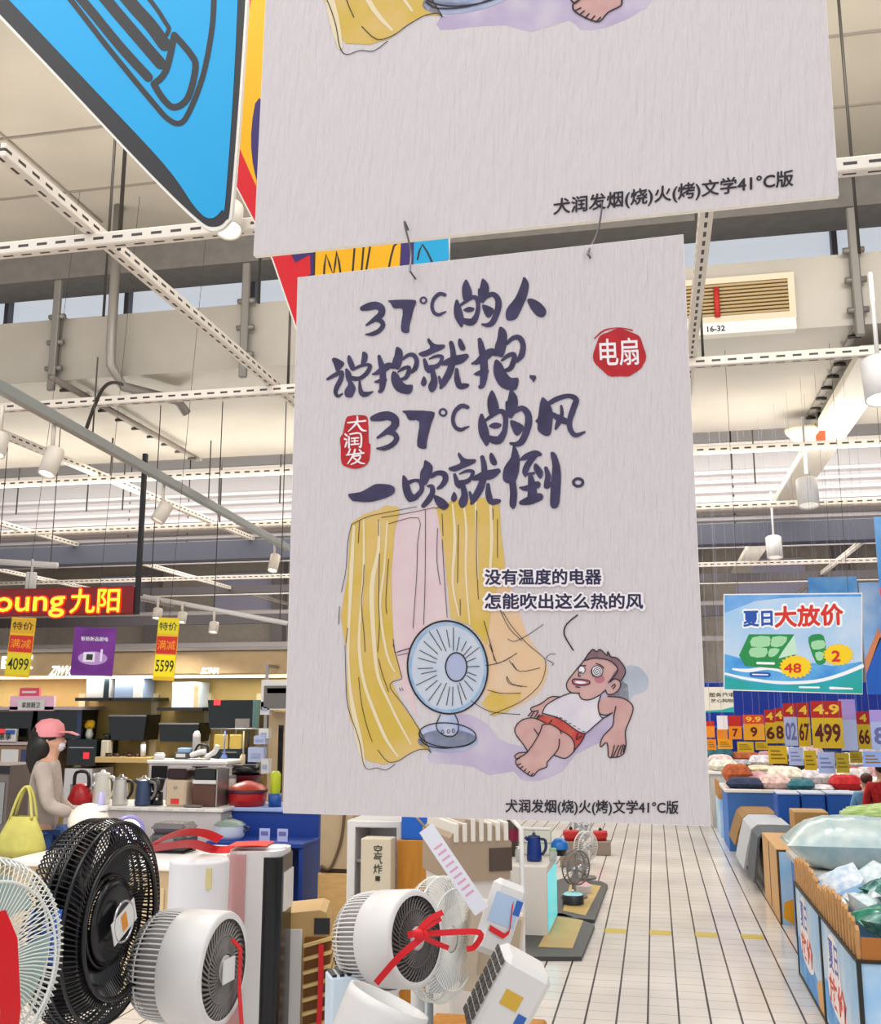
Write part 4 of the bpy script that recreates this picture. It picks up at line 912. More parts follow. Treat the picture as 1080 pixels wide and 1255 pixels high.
# tilted open white drum at the bottom edge
p = at_y(462, 1262, 3.0); r_ = px_m(54, p)
t = thing('bladeless_heater', 'white drum heater tilted open upward at the bottom edge, below the red bow', 'heater', (p.x, p.y, p.z - .06), .2)
mx = Matrix.Translation((0, 0, .06)) @ Euler((-.12, .42, 0)).to_matrix().to_4x4()
B().lathe([(r_ * .8, -.3), (r_ * .95, -.15), (r_, .06), (r_ * .98, .085), (r_ * .9, .085), (r_ * .86, .05)], 40, mx).build('drum_shell', WHITE, t)
b = B()
for k in range(26): a = PI + (k - 13) * .06; b.tube((r_ * .5 * math.cos(a), r_ * .5 * math.sin(a), .045), (r_ * .9 * math.cos(a), r_ * .9 * math.sin(a), .055), .004, n=4, mx=mx)
b.lathe([(1e-4, .02), (r_ * .88, .04)], 32, mx); b.build('inner_grille', M('grille_mint', '#b9cdc6', .4), t)
B().lathe([(1e-4, .02), (.035, .02), (.045, 0), (.04, -.08), (1e-4, -.09)], 20, Matrix.Translation((-r_ * 1.15, -.05, .0)) @ Matrix.Rotation(PI / 2, 4, 'Y')).build('side_knob', WHITE, t)
B().tube((-.06, 0, -.18), (-.06, -.1, .03 - p.z + .06), .035, n=12).build('pole', WHITE, t); B().lathe([(1e-4, .03), (.12, .02), (.125, 0), (1e-4, 0)], 24, Matrix.Translation((-.06, -.1, .06 - p.z))).build('base', WHITE, t)
X0, X1, Z0, Z1 = R(398, 1196, 432, 1262, 3.25)
t = thing('heater_box', 'small pale blue and black slotted box behind the tilted white drum', 'heater', ((X0 + X1) / 2, 3.3, 0), .5)
B().bx(-.05, .05, -.05, .05, 0, Z1, .008).build('body', M('plastic_blue_white', '#cfe0ee', .4), t); 
b = B()
for k in range(4): b.bx(-.045 + k * .024, -.045 + k * .024 + .014, -.047, .045, Z1 - .002, Z1 + .004)
b.build('slots', GLOSSK, t)

# ================================================================ white tower, cylinder, cooler
p = at_y(318, 1040, 3.9); zt = p.z; w_ = px_m(66, p)
t = thing('tower_cooler', 'tall white tower with a glossy black front strip and red ribbon over its top', 'air cooler', (p.x, 3.9, 0), .12)
rbox(B(), -w_ / 2, w_ / 2, -.09, .14, 0, zt, .06).build('body', WHITE, t)
B().lathe([(1e-4, .012), (w_ * .46, .01), (w_ * .5, 0), (1e-4, -.002)], 32, Matrix.Translation((0, .02, zt)) @ Matrix.Diagonal((1, .5, 1, 1))).build('top_cap', M('plastic_pearl', '#e9ecec', .25), t)
rbox(B(), w_ * .12, w_ * .53, -.094, .12, .02, zt - .02, .03).build('front_strip', GLOSSK, t)
rbox(B(), w_ * .44, w_ * .56, -.05, .1, zt - .22, zt - .08, .01).build('vent_flap', WHITE, t)
B().bx(-w_ * .48, -w_ * .12, -.0945, -.0925, .2, zt - .01).build('pink_film', M('film_pink', '#d9a2a0', .35, alpha=.55), t)
B().sheet([(-w_ * .5, -.02, zt + .018), (0, .0, zt + .02), (w_ * .2, .0, zt + .018)], Vector((0, .14, 0)), .002).build('red_ribbon', M('ribbon_orange_red', '#e8331c', .45), t)
rb_ = thing('red_ribbon', 'wide red ribbon strung from the black fan to the white tower', 'ribbon', at_y(200, 1035, 3.3))
def rib2(pts, w_):
    L = [at_y(x, y, Y) - rb_.location for x, y, Y in pts]; L = [Vector(q) for q in crom([tuple(q) for q in L], 6)]
    return B().sheet(L, [Vector((0, .06 + .0 * i, px_m(w_, rb_.location) * .75)) for i in range(len(L))], .002).build('ribbon_strand', REDR, rb_)
rib2([(140, 1040, 2.6), (160, 1040, 2.75), (178, 1040, 2.9), (200, 1028, 3.1), (225, 1020, 3.4), (250, 1021, 3.7), (270, 1029, 3.85)], 9)
rib2([(178, 1041, 2.9), (205, 1037, 3.2), (235, 1034, 3.5), (262, 1041, 3.8), (285, 1041, 3.88)], 9)
b = B()
p = at_y(245, 1052, 3.6); zt = p.z; r_ = px_m(36, p)
t = thing('cylinder_humidifier', 'plain white cylinder appliance standing behind the white drum fan', 'humidifier', (p.x, 3.6, 0))
B().lathe([(1e-4, 0), (r_ * .97, 0), (r_, .02), (r_, zt - .012), (r_ * .96, zt), (1e-4, zt)], 36).build('body', M('plastic_cool_white', '#dcdadb', .35), t)
B().lathe([(1e-4, .004), (r_ * .82, .004), (r_ * .84, 0)], 32, Matrix.Translation((0, 0, zt))).build('lid', WHITE, t)
B().bx(r_ * .5, r_ * .8, -r_ * .8, -r_ * .75, zt - .09, zt - .02).build('label', M('label_yellowish', '#cfc58c', .5), t)
b = B().lathe([(1e-4, .0), (px_m(18, p), .0)], 24, Matrix.Translation((r_ * .6, -r_ * .82, zt - .28)) @ FACE); b.build('round_vent', M('vent_mesh', '#8f8c8d', .5), t)

p = at_y(376, 1108, 4.2); zt = p.z; w_ = px_m(62, p)
t = thing('louvred_cooler', 'tan air cooler with wooden louvres and white side, right of the white tower', 'air cooler', (p.x, 4.2, 0), .25)
B().prism([(-w_ / 2, 0), (w_ / 2, 0), (w_ / 2, zt - .05), (w_ * .42, zt - .01), (w_ * .3, zt), (-w_ * .35, zt - .012), (-w_ / 2, zt - .06)], -.13, .13).build('body', M('cooler_tan', '#bd9a62', .4), t)
rbox(B(), -w_ * .55, -w_ * .02, -.145, -.13, 0, zt - .07, .004).build('side_panel', WHITE, t)
b = B()
for k in range(7): z = zt - .13 - k * .05; b.bx(w_ * .02, w_ * .56, -.16, .12, z - .006, z + .006, mx=Matrix.Translation((0, 0, z)) @ Matrix.Rotation(-.25, 4, 'Y') @ Matrix.Translation((0, 0, -z)))
b.build('louvres', M('louvre_wood', '#d8b878', .45), t)
B().bx(w_ * .03, w_ * .52, -.14, .1, zt - .5, zt - .1).build('louvre_recess', M('recess_brown', '#7a4d1d', .6), t)
B().bx(w_ * .2, w_ * .5, -.134, -.128, zt - .09, zt - .03).build('display_window', GLOSSK, t)
B().sheet([(w_ * .35, -.17, zt - .12), (w_ * .36, -.172, zt - .25), (w_ * .34, -.17, zt - .42)], Vector((.02, 0, 0)), .002).build('red_ribbon', REDR, t)

# ================================================================ cartons and heaters right of the fans
def obox(name, label, cat, px, py, Y, d, e, mat, bev=.008, part='body'):
    p = at_y(px, py, Y); o = bpy.data.objects.new(name, None); COL.objects.link(o); o.location = p; o.rotation_euler = e; tag(o, label, cat)
    B().box((0, 0, 0), d, bev).build(part, mat, o); return o
stand = thing('wooden_stand', 'brown wooden display stand under the cartons and heaters', 'display stand', (at_y(570, 1255, 4.1).x, 4.1, 0))
B().bx(-.18, .28, -.05, .3, 0, .52, .01).build('plinth', M('wood_orange', '#b07420', .5, var=.12, scale=5, stretch=(6, 6, 1)), stand)
B().tube((-.1, -.2, 0), (-.1, -.2, .72), .02, n=10).build('post', M('post_steel', '#9aa0a8', .35, .5), stand)
o = obox('carton', 'beige carton leaning behind the white cage fan', 'carton', 601, 1158, 3.95, (.2, .24, .28), (0, .12, .25), M('carton_beige', '#cbbba6', .7, var=.05))
B().box((.02, -.1215, .02), (.14, .002, .2)).build('carton_print', M('carton_print', '#b7a58e', .7), o)
o = obox('panel_heater', 'white flat heater with blue print and a red ribbon corner, above the slotted white box', 'heater', 613, 1125, 3.7, (.13, .05, .25), (0, .38, .55), WHITE, .02)
B().box((-.005, -.026, .03), (.1, .002, .1)).build('blue_print', M('print_pale_blue', '#a9c0da', .5), o)
B().box((.04, -.027, .05), (.025, .002, .05)).build('blue_badge', M('print_blue', '#2d5fae', .5), o)
B().sheet([(-.04, -.03, -.04), (.02, -.032, -.05), (.035, -.032, -.03), (.015, -.03, .06)], Vector((.0, .0, .018)), .0015).build('red_ribbon', REDR, o)
o = obox('convector_heater', 'white box heater with a dark slotted side and yellow label, lower right of the fans', 'heater', 622, 1222, 3.5, (.17, .16, .27), (.15, .5, .35), WHITE, .02)
b = B()
for i in range(3):
    for k in range(9): b.box((-.088, -.05 + i * .05, -.11 + k * .027), (.006, .04, .018))
b.build('side_slots', M('slot_dark', '#4a4744', .5), o)
B().box((-.01, -.0815, .02), (.06, .002, .05)).build('yellow_label', M('label_gold', '#cda53a', .5), o); B().box((.045, -.0815, -.03), (.03, .002, .05)).build('blue_badge', M('print_blue'), o)
Bq = B().sheet([(0, 0, 0), (.03, .0, .03), (.06, 0, .02)], Vector((0, .04, 0)), .002)
# white hang tag strip
p = at_y(556, 1065, 3.6); L_ = px_m(118, p)
o = thing('hang_tag', 'long white hang tag with pale pink print slanting over the striped cooler', 'tag', p); o.rotation_euler = (0, -.62, .1)
B().bx(-px_m(10, p), px_m(10, p), -.001, .001, -L_ / 2, L_ / 2).build('tag_card', M('card_white', '#dfe0ea', .5), o)
b = B()
for k in range(9): b.bx(-px_m(6, p), px_m(6, p), -.0016, -.001, -L_ * .3 + k * L_ * .07, -L_ * .3 + k * L_ * .07 + .008)
b.build('pink_print', M('print_pink', '#d9a5bb', .6), o)
B().path([(0, 0, L_ / 2), (-.01, .02, L_ / 2 + .05), (.0, .05, L_ / 2 + .12)], .004, 6).build('clip', M('clip_tan', '#a48a55', .5), o)
# striped top cooler
p = at_y(573, 1008, 4.9); zt = p.z
t = thing('window_cooler', 'large tan appliance with a white striped grille top behind the hang tag', 'air conditioner', (at_y(575, 1040, 4.9).x, 4.9, 0), .5)
B().bx(-.13, .17, -.12, .28, 0, zt - .22, .01).build('pedestal', M('pedestal_white', '#d9d5cf', .5), t)
b = B(); b.prism([(-.14, zt - .24), (.15, zt - .24), (.16, zt - .08), (.1, zt - .01), (-.06, zt + .03), (-.14, zt - .05)], -.14, .3); b.build('body', M('cooler_taupe', '#a28e78', .45), t)
b = B()
for k in range(7): b.bx(-.12 + k * .04, -.12 + k * .04 + .022, -.15, .29, zt - .07, zt + .005 + (.03 if 1 < k < 4 else .01), .004)
b.build('top_grille', M('grille_white', '#dfd9cf', .5), t)
B().bx(.05, .158, -.147, -.14, zt - .2, zt - .1).build('dark_panel', M('panel_brown', '#4b3d33', .4), t)
B().path([(.2, -.16, 0), (.2, -.16, zt - .02), (.17, -.1, zt + .03)], .012, 8).build('white_post', WHITE, t)
# wooden column with blue top, white open cabinet with a cream carton
X0, X1, Z0, Z1 = R(486, 1030, 533, 1110, 5.8)
t = thing('wooden_column', 'orange brown wooden column with a blue top behind the cage fan', 'column', ((X0 + X1) / 2, 5.8, 0)); hw = (X1 - X0) / 2
B().bx(-hw, hw, 0, .25, 0, Z1, .004).build('wooden_panel', M('wood_orange'), t); B().bx(-hw * .8, hw * 1.6, .02, .24, Z1, Z1 + .3, .004).build('blue_top', M('panel_blue', '#1257b5', .5), t)
X0, X1, Z0, Z1 = R(425, 1006, 492, 1110, 6.0); hw = (X1 - X0) / 2
t = thing('open_cabinet', 'white open cabinet left of the wooden column', 'cabinet', ((X0 + X1) / 2, 6.0, 0))
B().bx(-hw, -hw + .05, 0, .35, 0, Z1, .004).bx(hw - .03, hw, 0, .35, 0, Z1, .004).bx(-hw, hw, .33, .35, 0, Z1).bx(-hw, hw, 0, .35, Z1 - .04, Z1, .006).bx(-hw, hw, 0, .35, 0, .06).build('carcass', WHITE, t)
for z in (.35, .62, .86): B().bx(-hw + .05, hw - .03, .02, .33, z, z + .015).build('shelf', M('shelf_grey', '#8b8893', .5), t)
X0, X1, Z0, Z1 = R(451, 1024, 487, 1096, 5.85); hw = (X1 - X0) / 2
o = thing('carton', 'cream carton with vertical black lettering in front of the white cabinet', 'carton', ((X0 + X1) / 2, 5.7, Z0)); hh = Z1 - Z0
B().bx(-hw, hw, 0, .12, 0, hh, .004).build('box', M('carton_cream', '#c9bda6', .7), o)
for k, ch in enumerate('空气炸'): B().text(ch, hw * .15, -.002, hh * (.82 - .16 * k), h=.05, bold=.012).build('lettering', M('flag_ink'), o)
B().bx(hw * .0, hw * .3, -.003, -.001, hh * .3, hh * .38).build('printed_mark', M('flag_ink'), o)
B().bx(-hw * 1.0, hw * 1.0, 0, .3, -Z0 + .0, 0, .004).build('plinth', M('plinth_grey', '#a49d92', .6), o)
# tan cabinet with a cord
X0, X1, Z0, Z1 = R(392, 995, 432, 1102, 7.2); hw = (X1 - X0) / 2
t = thing('tan_cabinet', 'tan cabinet with a hanging cord left of the white open cabinet', 'cabinet', ((X0 + X1) / 2, 7.2, 0))
zz = at_y(410, 1065, 7.2).z
B().bx(-hw, hw, 0, .4, zz, Z1, .004).build('upper_body', M('cabinet_sand', '#b09a79', .55, var=.05), t); B().bx(-hw * 1.1, hw, 0, .42, .06, zz - .03, .004).build('lower_body', M('cabinet_wood', '#c6a067', .5, var=.08, stretch=(1, 1, 6)), t)
B().bx(-hw, hw, .02, .4, zz - .03, zz).bx(-hw * 1.1, hw, .02, .4, 0, .06).build('dark_gap', M('gap_dark', '#3c3026', .6), t)
B().path(crom([(hw * .5, -.01, Z1), (hw * .3, -.01, Z1 - .2), (-hw * .3, -.01, Z1 - .38), (-hw * .9, -.01, zz + .02)], 5), .01, 6).build('cord', M('cord_brown', '#5d4a36', .5), t)

# ================================================================ lit white counter and platform mats by the aisle
c0 = at_z(672, 1152, 0); Yc = c0.y; zt = at_y(650, 1062, Yc).z
lx = at_y(607, 1110, Yc).x; yb = at_z(692, 1128, 0).y
t = thing('display_counter', 'white display counter with a glowing cyan side panel beside the aisle', 'counter', (c0.x, Yc, 0))
B().bx(lx - c0.x, 0, 0, yb - Yc, 0, zt, .006).build('body', M('counter_white', '#d2cdc6', .45), t)
B().bx(-.01, .006, .03, yb - Yc - .03, .05, zt - .06, .002).build('glowing_panel', M('panel_cyan', '#4fcfe8', .35, emit=.5, col2='#8ae7c8', scale=2.2), t)
def goods(name, label, cat, px, py, Y, parts, group=None, rz=0.):
    """an appliance whose foot stands at the photo point; parts are (part, profile or box, material)"""
    p = at_y(px, py, Y); o = thing(name, label, cat, p, rz, group)
    for nm, sh, mt in parts:
        b = B()
        for s_ in (sh if isinstance(sh, list) else [sh]):
            if s_[0] == 'L': b.lathe(s_[1], 24, Matrix.Translation(s_[2]) if len(s_) > 2 else None)
            elif s_[0] == 'B': b.bx(*s_[1], bev=s_[2] if len(s_) > 2 else .006)
            elif s_[0] == 'T': b.path(crom(s_[1], 4), s_[2], 8)
            elif s_[0] == 'S': b.ball(*s_[1])
        b.build(nm, mt, o)
    return o
def jug(r, h, body, lid, hcol):
    return [('body', ('L', [(1e-4, 0), (r * .95, 0), (r, .02), (r * .92, h * .6), (r * .8, h * .92), (r * .78, h)]), body), ('lid', ('L', [(1e-4, h + .03), (r * .2, h + .03), (r * .3, h + .012), (r * .8, h + .005), (r * .82, h - .01)]), lid),
            ('handle', ('T', [(r * .8, 0, h * .9), (r * 1.45, 0, h * .85), (r * 1.5, 0, h * .5), (r * 1.0, 0, h * .25)], .012), hcol), ('spout', ('T', [(-r * .75, 0, h * .85), (-r * 1.15, 0, h * .97)], .015), body)]
BLUEG = M('glass_blue', '#16337c', .15); NAVY = M('enamel_navy', '#26355f', .25)
yc = Yc + .35
def top_at(px, Y):      # photo y of the counter top at this distance
    lo, hi = 900., 1200.
    for _ in range(40):
        m_ = (lo + hi) / 2
        if at_y(px, m_, Y).z > zt: lo = m_
        else: hi = m_
    return lo
goods('electric_kettle', 'dark blue glass kettle on the white counter with the cyan panel', 'kettle', 655, top_at(655, Yc + .3), Yc + .3, jug(.062, .19, BLUEG, NAVY, NAVY))
goods('glass_jar', 'short clear jar left of the dark blue kettle', 'jar', 637, top_at(637, Yc + .25), Yc + .25, [('body', ('L', [(1e-4, 0), (.035, 0), (.038, .07), (.03, .1)]), M('glass_pale', '#cfd6d3', .1, alpha=.6)), ('lid', ('L', [(1e-4, .12), (.03, .115), (.032, .1)]), CHROME)])
goods('glass_jar', 'small clear jar right of the dark blue kettle', 'jar', 678, top_at(678, Yc + .35), Yc + .35, [('body', ('L', [(1e-4, 0), (.03, 0), (.034, .06), (.028, .08)]), M('glass_pale')), ('lid', ('L', [(1e-4, .1), (.028, .095), (.03, .08)]), M('lid_green', '#8fae7a', .4))])
goods('tall_flask', 'tall dark flask with a red band on the white counter, far left', 'flask', 628, top_at(628, Yc + .55), Yc + .55, [('body', ('L', [(1e-4, 0), (.05, 0), (.052, .26), (.04, .3), (1e-4, .31)]), M('flask_brown', '#4b4238', .3)), ('band', ('L', [(.053, .12), (.054, .22)]), M('band_wine', '#7c1f3c', .4))])
goods('storage_canister', 'pale square canister with grid lines standing behind the dark blue kettle', 'canister', 655, top_at(655, Yc + .62), Yc + .62, [('body', ('B', (-.14, .14, 0, .1, 0, .2), .01), M('canister_cream', '#d7d9c8', .4)), ('grid', [('B', (-.145, .145, -.003, .0, .095, .105), 0), ('B', (-.005, .005, -.003, .0, 0, .2), 0)], M('grid_grey', '#a3ab9f', .5)), ('lid', ('B', (-.142, .142, 0, .1, .2, .215), .004), WHITE)])
goods('covered_bowl', 'bright blue covered bowl on a black base at the back of the white counter', 'bowl', 686, top_at(686, Yc + .68), Yc + .68, [('base', ('L', [(1e-4, 0), (.06, 0), (.065, .05)]), GLOSSK), ('cover', ('L', [(.075, .05), (.07, .09), (.04, .13), (1e-4, .14)]), M('enamel_blue', '#1c6fc0', .25))])
def plat(label, outer, inner):
    P = [at_z(*q, 0) for q in outer]; Q = [at_z(*q, 0) for q in inner]
    o = thing('floor_platform', label, 'platform', (P[0].x, P[0].y, 0)); off = P[0]
    B().hprism([(q.x - off.x, q.y - off.y) for q in P], 0, .03).build('dark_border', M('platform_dark', '#3f403f', .5), o)
    B().hprism([(q.x - off.x, q.y - off.y) for q in Q], .03, .033).build('wooden_top', M('platform_wood', '#b59a5b', .4, var=.1, scale=3), o)
plat('low dark edged wooden platform in front of the white counter', [(600, 1178), (713, 1178), (729, 1138), (690, 1124), (600, 1120)], [(660, 1166), (702, 1168), (715, 1133), (680, 1128)])
plat('low dark edged wooden platform further along the aisle, carrying pots and fans', [(665, 1125), (729, 1132), (745, 1088), (738, 1084), (690, 1080), (660, 1090)], [(690, 1121), (718, 1127), (737, 1090), (700, 1084)])
SIL = M('metal_silver', '#b9bdc2', .25, .6)
goods('stock_pot', 'dark round pot with a pale blue top on the far platform', 'pot', 703, 1120, 9.6, [('body', ('L', [(1e-4, 0), (.085, 0), (.095, .02), (.095, .16), (.088, .165)]), M('pot_dark', '#2a3237', .35)), ('lid', ('L', [(.09, .165), (.07, .18), (1e-4, .185)]), M('lid_cyan', '#7fc3cf', .3)), ('knob', ('S', ((0, 0, .19), .015)), CHROME)])
goods('white_bin', 'white tapered bin on the far platform behind the dark pot', 'bin', 714, 1112, 10.2, [('body', ('L', [(1e-4, 0), (.08, 0), (.09, .2), (.085, .205), (.075, .19)]), WHITE), ('pink_cover', ('L', [(.088, .2), (.05, .225), (1e-4, .23)]), M('cover_pink', '#d99aa8', .4))])
def round_fan(label, px, py, Y, r, col):
    p = at_y(px, py, Y); t = thing('desk_fan', label, 'fan', (p.x, p.y, 0), .9); z0 = p.z
    mx = Matrix.Translation((0, 0, z0)) @ FACE
    b = B(); ring(b, r, .03, r * .05, 32, mx); ring(b, r, -.03, r * .05, 32, mx)
    for k in range(40): a = 2 * PI * k / 40; b.path([(r * .2 * math.cos(a), r * .2 * math.sin(a), .05), (r * .8 * math.cos(a), r * .8 * math.sin(a), .05), (r * math.cos(a), r * math.sin(a), .03), (r * math.cos(a), r * math.sin(a), -.03)], r * .015, 4, mx=mx)
    b.build('wire_cage', col, t)
    blades(B(), r * .15, r * .85, 4, 0, mx, .8, 1.0).build('blade_wheel', SIL, t)
    B().lathe([(1e-4, .065), (r * .2, .06), (r * .25, .03), (1e-4, .03)], 20, mx).build('hub', SIL, t)
    B().tube((0, .03, .02), (0, .03, z0), .02, n=10).build('pole', SIL, t); B().lathe([(1e-4, .03), (.12, .02), (.125, 0), (1e-4, 0)], 24, Matrix.Translation((0, .03, .03))).build('base', GREY, t)
round_fan('silver fan with a dark ring, just behind the dark pot beside the aisle', 706, 1063, 9.9, px_m(20, at_y(706, 1063, 9.9)), GREY)
round_fan('silver fan with white cage, further along the aisle, above the first silver fan', 718, 1037, 11.0, px_m(17, at_y(718, 1037, 11.0)), WHITE)
round_fan('grey fan right under the lower edge of the poster beside the aisle', 712, 1012, 12.2, px_m(15, at_y(712, 1012, 12.2)), SIL)
for px, py, Y, lb in ((700, 1030, 12.0, 'left one by the grey fan'), (736, 1030, 13.0, 'right one beside the aisle')):
    goods('red_pot', 'small red pot on a stand far along the aisle, ' + lb, 'pot', px, py, Y, [('stand', ('B', (-.12, .12, -.1, .1, -at_y(px, py, Y).z, 0), .01), M('stand_taupe', '#8d7f74', .5)), ('body', ('L', [(1e-4, 0), (.07, 0), (.09, .06), (.085, .11), (1e-4, .12)]), M('enamel_red', '#b31f24', .3)), ('knob', ('S', ((0, 0, .13), .02)), GLOSSK)])
# ================================================================ long white table behind the fans
ta = at_z(7, 1054, .8); Yt = ta.y; tw_ = at_z(300, 1060, .8).x - ta.x
tb = at_z(70, 1036, .8)
t = thing('demo_table', 'long white topped table with beige front behind the black fan', 'table', (ta.x, Yt, 0))
B().bx(0, tw_, 0, tb.y - Yt + .25, .765, .8, .006).build('tabletop', M('top_white', '#e9e6e0', .3), t)
B().bx(.03, tw_ - .03, .03, tb.y - Yt + .2, 0, .765, .004).build('body', M('table_beige', '#c4ab84', .5, var=.05), t)
for k in range(2): B().bx(.15 + k * .5, .58 + k * .5, .018, .03, .12, .66, .004).build('front_panel', M('panel_sand', '#ccb68f', .5), t)
def tp(px, Y): # photo y where table height shows at depth Y
    q = CP + Vector((0, 0, .8 - CAMH)); w_ = (Vector((at_y(px, 1000, Y).x, Y, .8)) - CP); return 627.5 - FPX * w_.dot(UPV) / w_.dot(FWD)
goods('rice_cooker', 'wide dark grey cooker with a curved lid on the white topped table', 'cooker', 203, tp(203, Yt + .45), Yt + .45, [('body', ('B', (-.135, .135, 0, .22, .01, .13), .03), M('cooker_dark', '#3b3a3c', .3)), ('lid', ('B', (-.13, .13, .0, .22, .13, .19), .03), M('cooker_lid', '#565357', .25)), ('feet', ('B', (-.12, .12, .02, .2, 0, .01), 0), GLOSSK), ('front_badge', ('B', (-.05, .05, -.003, 0, .06, .1), 0), M('badge_grey', '#6f6f72', .3))])
goods('stand_mixer', 'rounded cream mixer with a violet neck on the white topped table', 'mixer', 107, tp(107, Yt + .7), Yt + .7, [('bowl', ('S', ((0, 0, .16), .15, .12, .13)), M('mixer_cream', '#e6dfd3', .3)), ('base', ('L', [(1e-4, 0), (.13, 0), (.12, .05), (1e-4, .06)]), M('mixer_cream')), ('neck', ('L', [(.028, .2), (.024, .36), (1e-4, .37)], (.085, 0, 0)), M('neck_violet', '#a9a3c9', .25)), ('collar', ('L', [(.05, .24), (.05, .27), (1e-4, .28)], (.085, 0, 0)), WHITE)])
goods('round_lamp', 'small round lamp glowing white and violet at the top of the black fan', 'lamp', 156, tp(156, Yt + .2), Yt + .2, [('stem', ('L', [(.05, 0), (.012, .02), (.01, .09), (1e-4, .1)]), GREY), ('ring', ('L', [(.1, .0), (.1, .015), (.075, .02), (.075, 0)]), M('ring_violet', '#8f87c4', .3))])
o = [x for x in COL.objects if x.name.startswith('round_lamp')][-1]
for c in kids(o):
    if c.name.startswith('ring'): c.rotation_euler = (PI / 2, 0, .5); c.location = (0, 0, .17)
q = B().lathe([(1e-4, .014), (.05, .012), (.074, .004), (1e-4, 0)], 28).build('glowing_disc', M('lamp_glow', '#f1e4ff', .3, emit=4), o); q.rotation_euler = (PI / 2, 0, .5); q.location = (0, 0, .17)

# ================================================================ counter of kettles
Yk = 7.5; X0, X1, Z0, zk = R(72, 989, 272, 1040, Yk)
zk = at_y(170, 989, Yk).z
t = thing('kettle_counter', 'white counter lined with kettles and boxes behind the dark cooker', 'counter', ((X0 + X1) / 2, Yk, 0)); hw = (X1 - X0) / 2
B().bx(-hw, hw, 0, .6, zk - .03, zk, .006).build('countertop', M('top_white'), t); B().bx(-hw + .02, hw - .02, .02, .58, 0, zk - .03, .004).build('body', M('counter_pale', '#c9c3c4', .5), t)
b = B()
for k in range(9): b.bx(-hw + .1 + k * .13, -hw + .17 + k * .13, -.004, .0, zk - .026, zk - .008)
b.build('price_cards', WHITE, t)['kind'] = 'stuff'
def on(px, Y, z): 
    w_ = Vector((at_y(px, 1000, Y).x, Y, z)) - CP; return 627.5 - FPX * w_.dot(UPV) / w_.dot(FWD)
def K(name, label, cat, px, dy, parts, group=None): return goods(name, label, cat, px, on(px, Yk + dy, zk), Yk + dy, parts, group)
EN = M('enamel_cream', '#dedcd2', .3); SS = M('steel_brushed', '#9b9a98', .3, .8); BRN = M('panel_chestnut', '#5a3a2f', .4)
K('whistling_kettle', 'red kettle with black handle on the kettle counter', 'kettle', 98, .12, [('body', ('L', [(1e-4, 0), (.09, 0), (.1, .04), (.06, .14), (.03, .16), (1e-4, .165)]), M('enamel_red')), ('handle', ('T', [(-.06, 0, .13), (-.05, 0, .24), (.05, 0, .24), (.07, 0, .13)], .014), GLOSSK), ('spout', ('T', [(.06, 0, .1), (.13, 0, .17)], .018), CHROME), ('base', ('L', [(1e-4, .0), (.08, 0), (.08, -.001)]), GLOSSK)])
K('tall_kettle', 'tall ivory kettle left of the steel trimmed one on the kettle counter', 'kettle', 124, .15, jug(.07, .235, EN, WHITE, EN))
K('tall_kettle', 'ivory kettle with a steel strip on the kettle counter', 'kettle', 147, .1, jug(.062, .205, M('steel_ivory', '#cfccc4', .25, .3), SS, GLOSSK))
K('thermos_pot', 'dark blue steel pot near the middle of the kettle counter', 'pot', 175, .1, jug(.065, .2, M('steel_blue', '#41506e', .25, .4), CHROME, GREY))
K('coffee_grinder', 'small black grinder beside the dark blue pot on the kettle counter', 'grinder', 192, .16, [('body', ('L', [(1e-4, 0), (.05, 0), (.045, .1), (1e-4, .11)]), GLOSSK), ('hopper', ('L', [(.04, .11), (.06, .2), (1e-4, .21)]), M('hopper_dark', '#2c2a2c', .2)), ('knob', ('S', ((.02, -.045, .05), .012)), CHROME)])
K('bread_oven', 'beige upright appliance with black lid and red label on the kettle counter', 'oven', 214, .08, [('body', ('B', (-.085, .085, 0, .2, 0, .2), .015), M('oven_beige', '#c9b59b', .35)), ('dark_lid', ('B', (-.085, .085, 0, .2, .205, .285), .015), M('oven_lid', '#2a1618', .3)), ('red_label', ('B', (-.035, .035, -.003, 0, .02, .06), 0), M('label_red', '#d53a33', .5)), ('dial', ('L', [(.012, 0), (.012, .01), (1e-4, .01)], (0, -.005, .14)), SS)])
K('bread_oven', 'brown faced upright appliance with a white band, right end of the kettle counter', 'oven', 249, .1, [('body', ('B', (-.1, .1, 0, .22, 0, .165), .01), BRN), ('white_band', ('B', (-.1, .1, 0, .22, .168, .2), .006), WHITE), ('dark_top', ('B', (-.095, .095, 0, .22, .2, .285), .012), GLOSSK), ('side_trim', ('B', (.1, .11, 0, .22, 0, .28), 0), SS)])
K('hot_plate', 'flat dark hot plate in front of the brown appliance on the counter', 'hot plate', 236, -.0 + .02, [('plate', ('B', (-.08, .06, 0, .06, .005, .02), .004), GREY), ('feet', ('B', (-.07, .05, .01, .05, 0, .005), 0), GLOSSK)])
